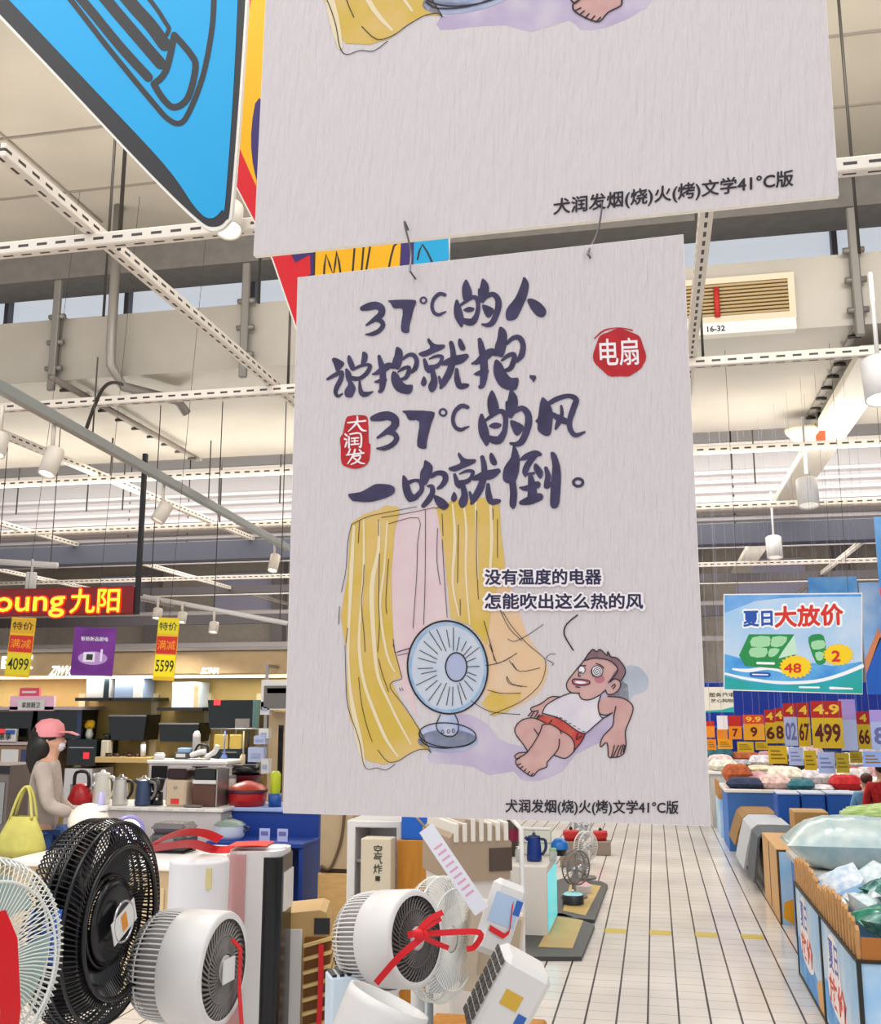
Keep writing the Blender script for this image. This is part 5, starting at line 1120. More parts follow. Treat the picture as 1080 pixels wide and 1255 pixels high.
# ================================================================ blue counter of pots
Yu = 7.7; X0, X1, Z0, Z1 = R(279, 990, 392, 1060, Yu); hw = (X1 - X0) / 2; zu = at_y(310, 990, Yu).z
t = thing('pot_counter', 'blue counter carrying red pots right of the kettle counter', 'counter', ((X0 + X1) / 2, Yu, 0))
B().bx(-hw, hw, 0, .5, zu - .03, zu, .006).build('countertop', M('top_blue_white', '#9fb3df', .4), t); B().bx(-hw + .02, hw - .02, .02, .48, 0, zu - .03, .004).build('body', M('counter_blue', '#1c3f93', .5), t)
zl = at_y(290, 1030, Yu - .3).z
B().bx(-hw, hw, -.4, 0, zl - .03, zl, .004).build('lower_shelf', M('counter_blue'), t); [B().bx(x_, x_ + .03, -.38, 0, 0, zl - .03).build('shelf_support', M('counter_blue'), t) for x_ in (-hw, hw - .03)]
def U(name, label, cat, px, dy, parts, z=None): z = zu if z is None else z; return goods(name, label, cat, px, on(px, Yu + dy, z), Yu + dy, parts)
U('casserole_pot', 'red casserole with a dark rim on the blue counter', 'pot', 303, .15, [('body', ('L', [(1e-4, 0), (.13, 0), (.15, .05), (.15, .11)]), M('enamel_red')), ('rim', ('L', [(.155, .1), (.16, .125), (.15, .13)]), M('rim_plum', '#4a1726', .4)), ('lid', ('L', [(.15, .13), (.12, .16), (.03, .19), (1e-4, .19)]), M('lid_rust', '#a8331f', .35)), ('handle', ('T', [(-.15, 0, .1), (-.2, 0, .1), (-.2, 0, .08), (-.15, 0, .07)], .012), GLOSSK)])
U('stacked_pans', 'stack of dark red and black pans behind the red casserole', 'pans', 300, .4, [('lower_pan', ('L', [(1e-4, .15), (.12, .15), (.13, .22)]), M('pan_maroon', '#5a1a22', .35)), ('upper_pan', ('L', [(1e-4, .22), (.11, .22), (.12, .3), (1e-4, .3)]), GLOSSK), ('stand', ('B', (-.1, .1, -.1, .1, 0, .15), .01), GREY)])
U('squeeze_bottle', 'yellow green bottle with a blue foot on the blue counter beside the poster', 'bottle', 337, .12, [('foot', ('L', [(1e-4, 0), (.05, 0), (.055, .1), (1e-4, .1)]), M('bottle_blue', '#1f4f96', .35)), ('body', ('L', [(.035, .1), (.04, .14), (.04, .25), (.02, .27), (1e-4, .27)]), M('bottle_lime', '#b3bf1e', .35))])
U('white_canister', 'small white canister left of the red casserole', 'canister', 281, .25, [('body', ('L', [(1e-4, 0), (.05, 0), (.05, .2)]), EN), ('lid', ('L', [(.052, .2), (.05, .225), (1e-4, .23)]), GREY)])
U('stew_pot', 'white pot with a grey green lid on the lower blue shelf', 'pot', 281, -.22, [('body', ('L', [(1e-4, 0), (.1, 0), (.115, .03), (.115, .1)]), M('enamel_ice', '#cfd8ea', .3)), ('lid', ('L', [(.12, .1), (.09, .125), (.02, .145), (1e-4, .145)]), M('lid_grey_green', '#7d8f88', .3)), ('knob', ('S', ((0, 0, .155), .018)), GREY), ('handle', ('T', [(.11, 0, .09), (.15, 0, .085), (.15, 0, .06), (.11, 0, .06)], .01), NAVY)], zl)
for px, lb in ((324, 'left one beside the stew pot'), (346, 'right one under the poster corner')): U('price_card', 'small pale card standing on the lower blue shelf, ' + lb, 'card', px, -.3, [('card', ('B', (-.04, .04, 0, .006, 0, .09), 0), M('card_lilac', '#b9bfe8', .5)), ('print', ('B', (-.028, .028, -.002, 0, .04, .07), 0), M('print_violet', '#6d6fb0', .5))], zl)

# ================================================================ appliance wall
SS_ = SS
Yw = 9.6
def panel(b, x0, y0, x1, y1, Y, dp, bev=0.): X0, X1, Z0, Z1 = R(x0, y0, x1, y1, Y); return b.bx(X0, X1, Y, Y + dp, Z0, Z1, bev)
t = thing('display_wall', 'tan appliance display wall with a deep header board, left of the posters', 'display wall', (0, 0, 0))
X0, X1, Z0, Z1 = R(-120, 798, 420, 850, Yw - .35); ZT = at_y(200, 798, Yw - .35).z; ZB = at_y(200, 827, Yw - .35).z
B().bx(X0, X1, Yw - .35, Yw + .3, ZB, ZT, .01).build('header_board', M('header_tan', '#b69c74', .55, var=.05), t)
B().bx(X0 + .1, X1, Yw - .3, Yw - .26, ZB - .03, ZB - .004).build('light_strip', M('strip_glow', '#fff4df', .3, emit=1.6), t)
ll_ = area('strip_light', ((X0 + X1) / 2, Yw - .27, ZB - .035), X1 - X0 - .2, .05, 22); ll_.parent = t
B().bx(X0, X1, Yw - .38, Yw + .3, ZT, ZT + .03).build('header_cornice', M('cornice_grey', '#a39c95', .5), t)
B().bx(X0, X1, Yw + .05, Yw + .2, 0, ZB).build('back_panel', M('back_mustard', '#b99f5f', .55, var=.07, scale=1.5), t)
for x in (96, 186, 252, 316): b = B(); panel(b, x - 4, 850, x + 4, 1000, Yw - .02, .1); b.build('upright', CREAM, t)
for i, (x0, x1, y) in enumerate(((92, 136, 856), (134, 186, 856), (192, 248, 868))):
    b = B(); panel(b, x0, y - 1, x1, y + 3, Yw - .34, .36); b.build('shelf', M('shelf_black', '#1f1a17', .4), t)
for x0, x1, y in ((-60, 100, 866), (-60, 66, 909)): b = B(); panel(b, x0, y, x1, y + 4, Yw - .4, .45); b.build('shelf', M('shelf_pale', '#b8a6a5', .5), t)
b = B(); panel(b, 116, 928, 184, 935, Yw - .45, .5, .005); b.build('shelf', M('shelf_wood', '#c3a46b', .5), t)
dw = t
zr = at_y(280, 896, Yw - .6).z
B().tube((at_y(258, 896, Yw - .6).x, Yw - .59, zr + .02), (at_y(332, 896, Yw - .6).x, Yw - .59, zr + .02), .008, n=6).tube((at_y(300, 896, Yw - .6).x, Yw - .59, zr + .02), (at_y(300, 896, Yw - .6).x, Yw + .06, zr + .02), .008, n=6).build('hanging_rail', SS_, t)
for px in (324,): q = at_y(px, 860, Yw - .66); B().bx(q.x - .015, q.x + .015, Yw - .62, Yw - .6, at_y(px, 950, Yw - .66).z, ZB + .05).bx(q.x - .015, q.x + .015, Yw - .62, Yw - .3, ZB + .05, ZB + .08).build('pack_strip', SS_, t)
# glowing shop letters on the header
for txt, xa, xb, yc_, h_, sh in (('E家', 2, 41, 811, .16, 0), ('ZIWVS', 62, 90, 822, .095, .35), ('SONA', 247, 269, 822, .06, .3)):
    X0, X1, Z0, Z1 = R(xa, yc_ - 5, xb, yc_ + 5, Yw - .36)
    B().text(txt, (X0 + X1) / 2, Yw - .362, (Z0 + Z1) / 2, h=h_, w=X1 - X0, bold=.02, shear=sh).build('glowing_letters', M('letter_white_glow', '#eafcff', .3, emit=2.2), t)
def wallbox(name, label, cat, x0, y0, x1, y1, dy, dp, mat, extra=(), group=None, slope=0., part='body'):
    X0, X1, Z0, Z1 = R(x0, y0, x1, y1, Yw + dy); o = thing(name, label, cat, ((X0 + X1) / 2, Yw + dy, Z0), 0, group); hw = (X1 - X0) / 2; hh = Z1 - Z0
    B().prism([(-hw, hh), (hw, hh), (hw * (1 - slope), 0), (-hw * (1 - slope), 0)], 0, dp).build(part, mat, o)
    for nm, f, mt in extra: B().bx(hw * f[0], hw * f[1], -.008 + f[4] if len(f) > 4 else -.008, .001, hh * f[2], hh * f[3]).build(nm, mt, o)
    return o
HG = 'range hoods on the appliance wall'
wallbox('chimney_hood', 'white panel hood on the upper shelf, left of the blue grey hood', 'range hood', 106, 830, 134, 855, -.25, .25, M('hood_white', '#dad7d2', .3), [('dark_side', (.55, 1., 0, 1), M('hood_dark', '#1d2a2e', .3))], HG)
wallbox('chimney_hood', 'blue grey glass hood with a white edge on the upper shelf', 'range hood', 141, 828, 175, 855, -.25, .25, M('hood_blue_grey', '#8d9fb8', .2), [('white_edge', (.35, 1., 0, 1), M('hood_white'))], HG)
wallbox('chimney_hood', 'pale ice blue square hood under the yellow and red flag', 'range hood', 211, 836, 243, 867, -.25, .25, M('hood_ice', '#c3d0d8', .2), [('tan_edge', (.7, 1., 0, .9), TAN)], HG)
wallbox('slanted_hood', 'black slanted glass hood below the blue grey hood', 'range hood', 132, 876, 179, 907, -.3, .3, BLKG, [('steel_edge', (-.98, .98, .93, 1.), GREY)], HG, .12)
wallbox('slanted_hood', 'black slanted glass hood below the pale ice blue hood', 'range hood', 194, 886, 244, 909, -.3, .3, BLKG, [('steel_edge', (-.98, .98, .92, 1.), GREY)], HG, .12)
wallbox('slanted_hood', 'large black slanted glass hood with a red light, nearest the poster', 'range hood', 254, 858, 318, 893, -.35, .35, BLKG, [('glass_side', (.75, 1., 0, 1), M('hood_glass', '#4e6a66', .15)), ('red_badge', (-.75, -.5, .82, 1.02), M('badge_red', '#e0343c', .4, emit=.4)), ('grey_panel', (.1, .65, 0, .35), GREY)], HG, .1)
wallbox('slanted_hood', 'wide black glass hood on the left shelf behind the person in the pink cap', 'range hood', 45, 870, 100, 905, -.3, .3, BLKG, [('blue_edge', (.8, 1., 0, 1), M('hood_navy', '#26375a', .3))], HG, .06)
wallbox('slanted_hood', 'wide black glass hood at the left edge of the picture', 'range hood', -60, 870, 40, 902, -.3, .3, BLKG, [('steel_edge', (-.98, .98, .93, 1.), GREY)], HG, .04)
wallbox('built_in_oven', 'black built-in oven with a long handle behind the pink cap', 'oven', 82, 906, 118, 938, -.38, .4, BLKG, [('handle', (-.85, .85, .66, .7), SS), ('red_sticker', (.15, .55, .25, .5), M('badge_red'))])
wallbox('white_cooker', 'white front loading appliance beside the red kettle', 'appliance', 78, 942, 112, 990, -.4, .4, M('appliance_pale', '#c4c3c6', .4), [('round_door', (-.5, .5, .1, .6), GREY)])
wallbox('notice_board', 'pink and white notice with black characters on the left upper shelf', 'sign', 12, 853, 66, 871, -.4, .03, M('sign_pink', '#e7b7cf', .5), [('cloud_panel', (-.6, .6, .05, .75), WHITE)])
X0, X1, Z0, Z1 = R(26, 858, 58, 869, Yw - .41); 
o = [x for x in COL.objects if x.name.startswith('notice_board')][-1]
B().text('家居厨卫', 0, -.012, at_y(40, 864, Yw - .4).z - o.location.z, h=.055, w=.2, bold=.01).build('lettering', M('flag_ink'), o)
wallbox('notice_board', 'small red sign panel above the pink and white notice', 'sign', 24, 843, 48, 853, -.4, .03, M('sign_rose', '#d9506a', .5), [('white_line', (-.7, .7, .35, .6), WHITE)])
wallbox('promo_sign', 'white and red promotion sign on the lower left shelf', 'sign', -20, 893, 20, 910, -.4, .03, WHITE, [('red_block', (-.2, .3, .6, 1.), M('badge_red')), ('blue_arc', (.35, .9, .6, .9), M('print_blue'))])
X0, X1, Z0, Z1 = R(0, 900, 20, 909, Yw - .41); o = [x for x in COL.objects if x.name.startswith('promo_sign')][-1]
B().text('惠享', .06, -.012, .06, h=.07, bold=.015).build('lettering', M('flag_ink'), o)
wallbox('storage_box', 'pale box on the shelf right of the promotion sign', 'box', 50, 894, 70, 909, -.35, .2, M('box_pale', '#c7c3c8', .5), [('lid', (-1.02, 1.02, .85, 1.), WHITE)])
wallbox('cabinet_base', 'brown base cabinet under the left shelves', 'cabinet', -60, 914, 60, 1000, -.38, .4, M('base_umber', '#8f7458', .55), [('white_panel', (.0, .35, .55, .95), WHITE), ('dark_panel', (.4, .8, .55, .95), M('panel_navy', '#33406a', .4))])
for px, py, lb, parts in ((103, 906, 'yellow flowers in a white vase above the built-in oven', [('vase', ('L', [(1e-4, 0), (.03, 0), (.04, .05), (.025, .1)]), EN), ('flowers', [('S', ((.02 * math.cos(k * 1.3), .02 * math.sin(k * 1.3), .13 + .012 * (k % 3)), .032)) for k in range(6)], M('petal_yellow', '#e3b31c', .6))]),):
    goods('flower_vase', lb, 'vase', 109, 906, Yw - .2, parts)
goods('glass_bottle', 'white bottle with a tall neck left of the yellow flowers', 'bottle', 94, 906, Yw - .2, [('body', ('L', [(1e-4, 0), (.05, 0), (.055, .05), (.02, .1)]), EN), ('neck', ('L', [(.018, .1), (.016, .22), (1e-4, .22)]), M('neck_ice', '#b9c6d8', .2))])
for k, px in enumerate((133, 143, 158, 168)):
    goods('stove_burner', ['leftmost', 'second', 'third', 'rightmost'][k] + ' of four dark stove burners on the wooden shelf', 'burner', px, 927.5, Yw - .35, [('burner', ('L', [(1e-4, .03), (.025, .03), (.03, .015), (.035, 0), (1e-4, 0)]), M('burner_umber', '#46291c', .5)), ('grate', [('B', (-.035, .035, -.004, .004, .028, .036), 0), ('B', (-.004, .004, -.035, .035, .028, .036), 0)], GLOSSK)], 'stove burners on the wooden shelf')
goods('steel_canister', 'white upright canister at the right end of the wooden shelf', 'canister', 175, 928, Yw - .35, [('body', ('L', [(1e-4, 0), (.025, 0), (.025, .12), (1e-4, .12)]), WHITE), ('cap', ('L', [(.02, .12), (.02, .135), (1e-4, .136)]), GREY)])
goods('knife_block', 'pale triangular knife block left of the oven counter', 'knife block', 127, 928, Yw - .35, [('block', ('B', (-.04, .04, 0, .1, 0, .16), .01), M('block_pale', '#d0c8b2', .5)), ('handles', [('T', [(-.02 + k * .02, .03, .16), (-.03 + k * .02, .03, .22)], .008) for k in range(3)], GLOSSK)])
# white island with irons and mixers
Yi = 8.7; X0, X1, Z0, Z1 = R(178, 929, 278, 1000, Yi); hw = (X1 - X0) / 2; zi = at_y(228, 932, Yi).z
t = thing('white_island', 'white island counter with small appliances in front of the appliance wall', 'counter', ((X0 + X1) / 2, Yi, 0))
B().bx(-hw, hw, 0, .4, zi - .03, zi, .006).build('countertop', M('top_white'), t); B().bx(-hw + .02, hw - .02, .02, .38, 0, zi - .03).build('body', M('counter_pale'), t)
B().bx(-hw + .05, -hw + .2, -.0, .02, zi - .16, zi - .05, .003).bx(.05, .2, 0, .02, zi - .16, zi - .05, .003).build('dark_slots', GLOSSK, t)
def I(name, label, cat, px, dy, parts): return goods(name, label, cat, px, on(px, Yi + dy, zi), Yi + dy, parts)
I('steam_iron', 'white and black iron lying on the white island, right of the small tower', 'iron', 243, .1, [('soleplate', ('B', (-.1, .08, 0, .09, 0, .015), .004), SS), ('body', ('T', [(-.09, .045, .03), (-.02, .045, .06), (.06, .045, .07)], [.02] * 9 if False else .03), WHITE), ('handle', ('T', [(-.06, .045, .06), (-.02, .045, .13), (.06, .045, .12), (.07, .045, .06)], .012), GLOSSK)])
I('small_tower', 'slim white round topped tower on the white island', 'fan', 240, .25, [('body', ('L', [(1e-4, 0), (.035, 0), (.035, .22), (.02, .25), (1e-4, .255)]), M('tower_pale', '#d7d3d0', .35)), ('grille', ('L', [(.0355, .08), (.0355, .2)]), M('tower_grey', '#bcb8b6', .4))])
I('box_with_label', 'small dark box with white and blue label on the white island', 'box', 222, .15, [('box', ('B', (-.07, .07, 0, .12, 0, .06), .005), M('box_dark', '#3b3c3c', .5)), ('label', ('B', (-.05, .04, -.003, 0, .02, .05), 0), WHITE), ('top_pack', ('B', (-.05, .06, .02, .1, .06, .1), .005), M('pack_blue', '#8fb0d6', .4))])
I('hand_mixer', 'white hand tool leaning at the right end of the white island', 'mixer', 260, .12, [('body', ('T', [(-.06, .0, .02), (.02, 0, .07), (.05, 0, .13)], .025), WHITE), ('shaft', ('T', [(-.03, 0, .03), (.07, 0, .02)], .012), GLOSSK)])
I('soap_box', 'small white box at the left end of the white island', 'box', 193, .1, [('box', ('B', (-.04, .04, 0, .08, 0, .05), .01), WHITE), ('lid', ('B', (-.03, .03, .01, .07, .05, .06), .004), WHITE)])
# hanging boards and utensils
for k, (x0, x1) in enumerate(((262, 279), (281, 296))):
    X0, X1, Z0, Z1 = R(x0, 899, x1, 918, Yw - .6); Z1 = zr + .0 - .03; o = thing('cutting_board', ['left', 'right'][k] + ' one of two yellow boards hung under the large black hood', 'cutting board', ((X0 + X1) / 2, Yw - .6, Z0), 0, 'yellow boards under the black hood'); hw = (X1 - X0) / 2
    B().bx(-hw, hw, 0, .015, 0, Z1 - Z0, .01).build('board', M('board_yellow', '#d9b95a', .5), o); B().tube((0, .007, Z1 - Z0), (0, .007, Z1 - Z0 + .05), .004, n=6).build('hook', SS, o)
for k, (px, mt) in enumerate(((276, M('handle_blue', '#6f86c7', .4)), (299, M('handle_cream', '#d6c6a0', .5)), (305, GLOSSK))):
    p = at_y(px, 896, Yw - .6); o = thing('hanging_utensil', ['blue handled spatula hanging in front of the yellow boards', 'cream long spoon hanging right of the yellow boards', 'black ladle hanging beside the cream spoon'][k], 'utensil', p, 0, 'utensils hung under the large hood')
    B().tube((0, 0, 0), (0, 0, -.22), .007, n=6).build('handle', mt, o); B().ball((0, 0, -.26), .035, .008, .06).build('head', mt, o)
wallbox('dark_cabinet', 'dark cabinet front below the yellow boards', 'cabinet', 262, 918, 300, 950, -.32, .3, M('cabinet_ink', '#22303a', .4), [('handle', (-.5, .5, .85, .9), SS)])
for k, (y0, y1, x0, x1) in enumerate(((860, 876, 319, 330), (893, 905, 317, 329), (902, 912, 311, 325), (916, 934, 304, 323), (930, 948, 320, 329))):
    wallbox('wrapped_pack', ['topmost', 'second', 'third', 'fourth', 'lowest'][k] + ' of the pale plastic packs hanging beside the poster edge', 'pack', x0, y0, x1, y1, -.7 - .02 * k, .08, [WHITE, EN, M('pack_ice', '#b4bfdc', .3), M('pack_ice'), WHITE][k], [('label', (-.6, .6, .3, .6), M('label_pale', '#9fa9c9', .5))], 'plastic packs beside the poster edge')
wallbox('glass_cabinet', 'tall white framed unit with a dark glass panel beside the poster edge', 'cabinet', 320, 833, 372, 870, -.7, .3, M('frame_white', '#e0ddd6', .4), [('glass', (-.85, .9, .05, .8), M('glass_smoke', '#6d6a66', .2)), ('label_strip', (-.7, .2, .55, .72), M('label_ice', '#b9c2d2', .4))])
wallbox('tall_cabinet', 'tall tan cabinet with a dark slot beside the poster edge', 'cabinet', 328, 872, 375, 985, -.5, .4, M('cabinet_wheat', '#c4ab86', .5), [('dark_slot', (-.45, -.2, .1, .85), GLOSSK)])
# brown racks at the far left edge
wallbox('appliance_rack', 'grey rack of dark appliances at the left edge behind the yellow bag', 'rack', -60, 938, 8, 1040, -2.6, .5, M('rack_grey', '#6f655f', .5), [('steel_panel', (.3, .9, .3, .8), SS), ('dark_top', (-1., 1.02, .9, 1.), GLOSSK)])

# ================================================================ people
def body_mesh(name, V, E, rad, mat, parent, sub=2, root=0):
    me = bpy.data.meshes.new(name); me.from_pydata(V, E, []); o = bpy.data.objects.new(name, me); COL.objects.link(o); o.parent = parent
    me.materials.append(mat)
    m = o.modifiers.new('Skin', 'SKIN'); m.use_smooth_shade = True
    sv = me.skin_vertices[0].data
    for i, r in enumerate(rad): sv[i].radius = (r, r) if not isinstance(r, tuple) else r
    for i in range(len(rad)): sv[i].use_root = (i == root)
    s = o.modifiers.new('Subdivision', 'SUBSURF'); s.levels = sub; s.render_levels = sub
    return o
def chain(V, E, R_, start, pts):
    i = start
    for p, r in pts:
        V.append(p); R_.append(r); j = len(V) - 1
        if i is not None: E.append((i, j))
        i = j
    return i
def hand(V, E, R_, wrist, dirv, side, s=1.):
    d = Vector(dirv).normalized(); sd = Vector(side).normalized(); up = d.cross(sd)
    w_ = Vector(V[wrist])
    palm = chain(V, E, R_, wrist, [(tuple(w_ + d * .05 * s), (.028 * s, .02 * s)), (tuple(w_ + d * .085 * s), (.03 * s, .017 * s))])
    for k, (off, ln_) in enumerate(((-.027, .062), (-.009, .072), (.009, .068), (.026, .052))):
        b0 = w_ + d * .09 * s + sd * off * s
        chain(V, E, R_, palm, [(tuple(b0), .009 * s), (tuple(b0 + d * ln_ * .5 * s + up * .008), .0085 * s), (tuple(b0 + d * ln_ * .85 * s + up * .025), .007 * s)])
    chain(V, E, R_, palm - 1, [(tuple(w_ + d * .05 * s - sd * .035 * s + up * .01), .01 * s), (tuple(w_ + d * .085 * s - sd * .05 * s + up * .02), .008 * s)])
SKN = M('skin', '#c99a80', .5); HAIR = M('hair_black', '#15110f', .45)
def person(label, px, py_top, Y, rz, ht, cols, pose, group=None, extra=None):
    """front of the figure is local -y; pose gives the joints for a height of 1.65 m"""
    p = at_y(px, py_top, Y); k = ht / 1.65
    o = thing('person', label, 'person', (p.x, p.y, 0), rz, group); o.scale = (k, k, k)
    V = []; E = []; Rr = []
    V.append((0, 0, .93)); Rr.append((.14, .1))
    chest = chain(V, E, Rr, 0, [((0, 0, 1.08), (.12, .085)), ((0, 0, 1.25), (.135, .095)), ((0, 0, 1.35), (.1, .07))])
    neck = chain(V, E, Rr, chest, [((0, -.01, 1.42), .05), ((0, -.025, 1.49), (.066, .078)), ((0, -.03, 1.57), (.072, .088)), ((0, -.02, 1.625), (.045, .055))])
    nose = chain(V, E, Rr, neck - 1, [((0, -.105, 1.535), .016), ((0, -.128, 1.52), .012)])
    for s in (-1, 1): chain(V, E, Rr, neck - 1, [((s * .078, 0, 1.54), .016), ((s * .088, .005, 1.55), .012)])
    arms = []
    for s, a in ((-1, pose['armL']), (1, pose['armR'])):
        e = chain(V, E, Rr, chest, [((s * .16, 0, 1.34), .055), (a[0], .042), (a[1], .028)])
        d = Vector(a[1]) - Vector(a[0]); hand(V, E, Rr, e, d, (1, .2, 0) if abs(d.x) < abs(d.z) else (0, 0, 1)); arms.append(a)
    legs = []
    for s, a in ((-1, pose['legL']), (1, pose['legR'])):
        chain(V, E, Rr, 0, [((s * .09, 0, .86), .085), (a[0], .058), (a[1], .038), ((a[1][0], a[1][1] - .06, .03), (.035, .03)), ((a[1][0], a[1][1] - .15, .022), (.036, .018))]); legs.append(a)
    body_mesh('body', V, E, Rr, SKN, o)
    # top
    V = [(0, 0, .84)]; E = []; Rr = [(.165, .12)]
    c = chain(V, E, Rr, 0, [((0, 0, 1.05), (.155, .115)), ((0, 0, 1.26), (.15, .11)), ((0, 0, 1.38), (.1, .08)), ((0, -.005, 1.43), .06)])
    for s, a in zip((-1, 1), arms):
        f = pose.get('sleeve', .9)
        chain(V, E, Rr, c - 2, [((s * .16, 0, 1.345), .068), (a[0], .058)] + ([(tuple(Vector(a[0]).lerp(Vector(a[1]), f)), .045)] if f > 0 else []))
    body_mesh('top', V, E, Rr, cols['top'], o)
    # trousers and shoes
    V = [(0, 0, .92)]; E = []; Rr = [(.155, .115)]
    for s, a in zip((-1, 1), legs): chain(V, E, Rr, 0, [((s * .09, 0, .84), .098), (a[0], .075), (tuple(Vector(a[1]) + Vector((0, 0, .03))), .058)])
    body_mesh('trousers', V, E, Rr, cols['legs'], o)
    for a in legs: B().ball((a[1][0], a[1][1] - .06, .04), .05, .13, .045).build('shoe', cols.get('shoe', WHITE), o)
    # hair
    b = B()
    if cols.get('long'):
        b.ball((0, .025, 1.575), .1, .108, .105); b.path([(0, .04, 1.57), (0, .055, 1.47), (0, .07, 1.38), (0, .08, 1.3)], [.1, .1, .085, .04], 14)
    else: b.ball((0, .025, 1.59), .09, .1, .085)
    b.build('hair', cols.get('hair', HAIR), o)
    for s in (-1, 1): B().ball((s * .032, -.108, 1.565), .012, .006, .008).build('eye', M('eye_dark', '#1c1512', .3), o)
    B().path([(-.025, -.113, 1.487), (0, -.12, 1.484), (.025, -.113, 1.487)], .005, 6).build('mouth', M('lip', '#9a5a50', .5), o)
    return o
pp = dict(armL=((-.2, -.06, 1.08), (-.17, -.25, 1.02)), armR=((.2, -.06, 1.08), (.16, -.2, .98)), legL=((-.09, -.1, .48), (-.09, -.02, .07)), legR=((.09, .06, .48), (.09, .2, .08)), sleeve=.9)
TOPC = M('cloth_oatmeal', '#a89c93', .85, var=.08, scale=12, bump=.3)
Yp = 6.9
o = person('person in a pink cap and oatmeal top walking right with a yellow green bag', 60, 905, Yp, math.radians(112), 1.62, dict(top=TOPC, legs=M('denim', '#2f4f8a', .8), long=True), pp)
b = B(); b.lathe([(.108, 1.565), (.112, 1.6), (.1, 1.655), (.06, 1.69), (1e-4, 1.7)], 24, Matrix.Translation((0, .0, 0))); b.build('cap', M('cap_pink', '#dd8d93', .7), o)
B().sheet([(0, -.08, 1.6), (0, -.15, 1.598), (0, -.21, 1.575)], [Vector((.19, 0, 0)), Vector((.17, 0, 0)), Vector((.09, 0, 0))], .008).build('cap_brim', M('cap_pink'), o)
B().ball((0, -.078, 1.502), .056, .042, .045).build('face_mask', M('mask_white', '#dcd9dd', .6), o)
bag = at_y(28, 1000, Yp - .25)
t = thing('shopping_bag', 'yellow green cloth bag carried by the person in the pink cap', 'bag', (bag.x, bag.y, at_y(28, 1050, Yp - .25).z)); h_ = at_y(28, 1000, Yp - .25).z - t.location.z
b = B(); n_ = 14; pts = []
b.lathe([(1e-4, 0), (.17, .005), (.19, .06), (.16, h_ * .55), (.11, h_ * .9), (.1, h_)], 24, Matrix.Diagonal((1, .45, 1, 1))); b.build('bag_body', M('bag_lime', '#c2bb62', .7, var=.12, scale=9), t)
for s in (-1, 1): B().path(crom([(-.08, s * .03, h_ - .02), (-.03, s * .02, h_ + .14), (.02, s * .01, h_ + .2), (.06, s * .02, h_ + .13), (.09, s * .03, h_ - .02)], 4), .01, 6).build('bag_handle', M('bag_lime'), t)
def hang_top(Y): return 4.7 if 8.1 < Y < 11.15 else (6.2 if Y > 8.95 else 6.3)
# ================================================================ right: beam, lamps, horn
tag(B().bx(1.72, 2.06, 8.3, 24, 4.5, 4.6, .01).build('cable_tray', M('tray_white', '#e3ddcf', .45)), 'broad white cable tray running away under the duct on the right', 'cable tray')
LG = M('lamp_white', '#dcdada', .35)
spot('large white cylinder spotlight cut by the right edge of the picture', 1078, 466, 6.6, .2, .28, 4.5, (-.2, 0), True, LG)
spot('white cylinder spotlight under the middle of the cable tray', 990, 604, 10.0, .2, .27, 4.5, (-.2, 0), False, LG)
spot('white cylinder spotlight under the far end of the cable tray', 949, 671, 13.6, .2, .28, 4.5, (-.2, 0), False, LG)
p = at_y(984, 538, 10.6)
t = thing('horn_loudspeaker', 'cream horn loudspeaker with a rust coloured bracket under the duct', 'loudspeaker', p)
B().lathe([(.05, -.13), (.055, -.1), (.09, -.02), (.16, .06), (.175, .1), (.16, .1), (.07, 0), (1e-4, -.02)], 28).build('horn', M('horn_cream', '#e2d3b4', .4), t)
B().bx(.13, .22, -.03, .03, -.05, .16, .01).build('bracket', M('rust_red', '#a3492a', .6), t); B().tube((.17, 0, .15), (.17, 0, 4.7 - p.z), .02, n=8).build('rod', b_rod, t)

# ================================================================ summer sale banner
Yv = 8.5; vb = at_y(972, 790, Yv)
CV = lambda x, y: (880 + x / 5.4, 720 + y / 5.4)
t = thing('sale_banner', 'blue summer sale banner with red and blue lettering and two yellow price bursts', 'banner', (vb.x, Yv, vb.z)); MX = Matrix.Translation((-vb.x, 0, -vb.z))
B().prism(ps([(887, 728), (1057, 726.5), (1057.5, 851), (887, 846)], Yv), 0, .01, MX).build('board', EDGE, t)
def F(layer, mat, name, fn, Y=Yv, org=vb, par=None): a = Flat(layer, Y, org); fn(a); return a.build(name, mat, par or t)
F(1, M('banner_sky', '#9cc3e6', .45, col2='#c8d7ea', scale=2.2), 'sky_print', lambda a: a.poly([(888, 729), (1056, 727.5), (1056.5, 850), (888, 845)]))
F(2, M('banner_deep', '#3c8fd6', .45, col2='#63aee2', scale=5), 'sea_print', lambda a: a.poly([CV(*p) for p in ((45, 440), (160, 470), (420, 480), (640, 500), (760, 520), (955, 490), (955, 690), (45, 670))]))
F(2, M('banner_top', '#4f92d8', .45, col2='#7fb0e2', scale=4), 'upper_sky_print', lambda a: a.poly([CV(*p) for p in ((45, 52), (950, 45), (950, 60), (700, 62), (420, 70), (250, 90), (120, 140), (45, 170))]))
F(3, M('banner_white', '#eef2f4', .45), 'wave_print', lambda a: (a.stroke([(50, 570, 14), (200, 605, 18), (420, 630, 20), (650, 620, 22), (820, 575, 24), (955, 520, 26)], T=CV, sc=1 / 5.4), a.stroke([(100, 540, 12), (200, 550, 24), (330, 535, 20), (440, 560, 14)], T=CV, sc=1 / 5.4)))
F(4, M('banner_teal', '#1f9e93', .45, col2='#1fa6b8', scale=3), 'swoosh_print', lambda a: a.poly([CV(*p) for p in ((45, 590), (200, 622), (420, 645), (650, 636), (820, 592), (955, 535), (957, 702), (45, 672))]))
GR = M('banner_green', '#1d8a47', .45); GRL = M('banner_lime', '#9ed3a4', .45)
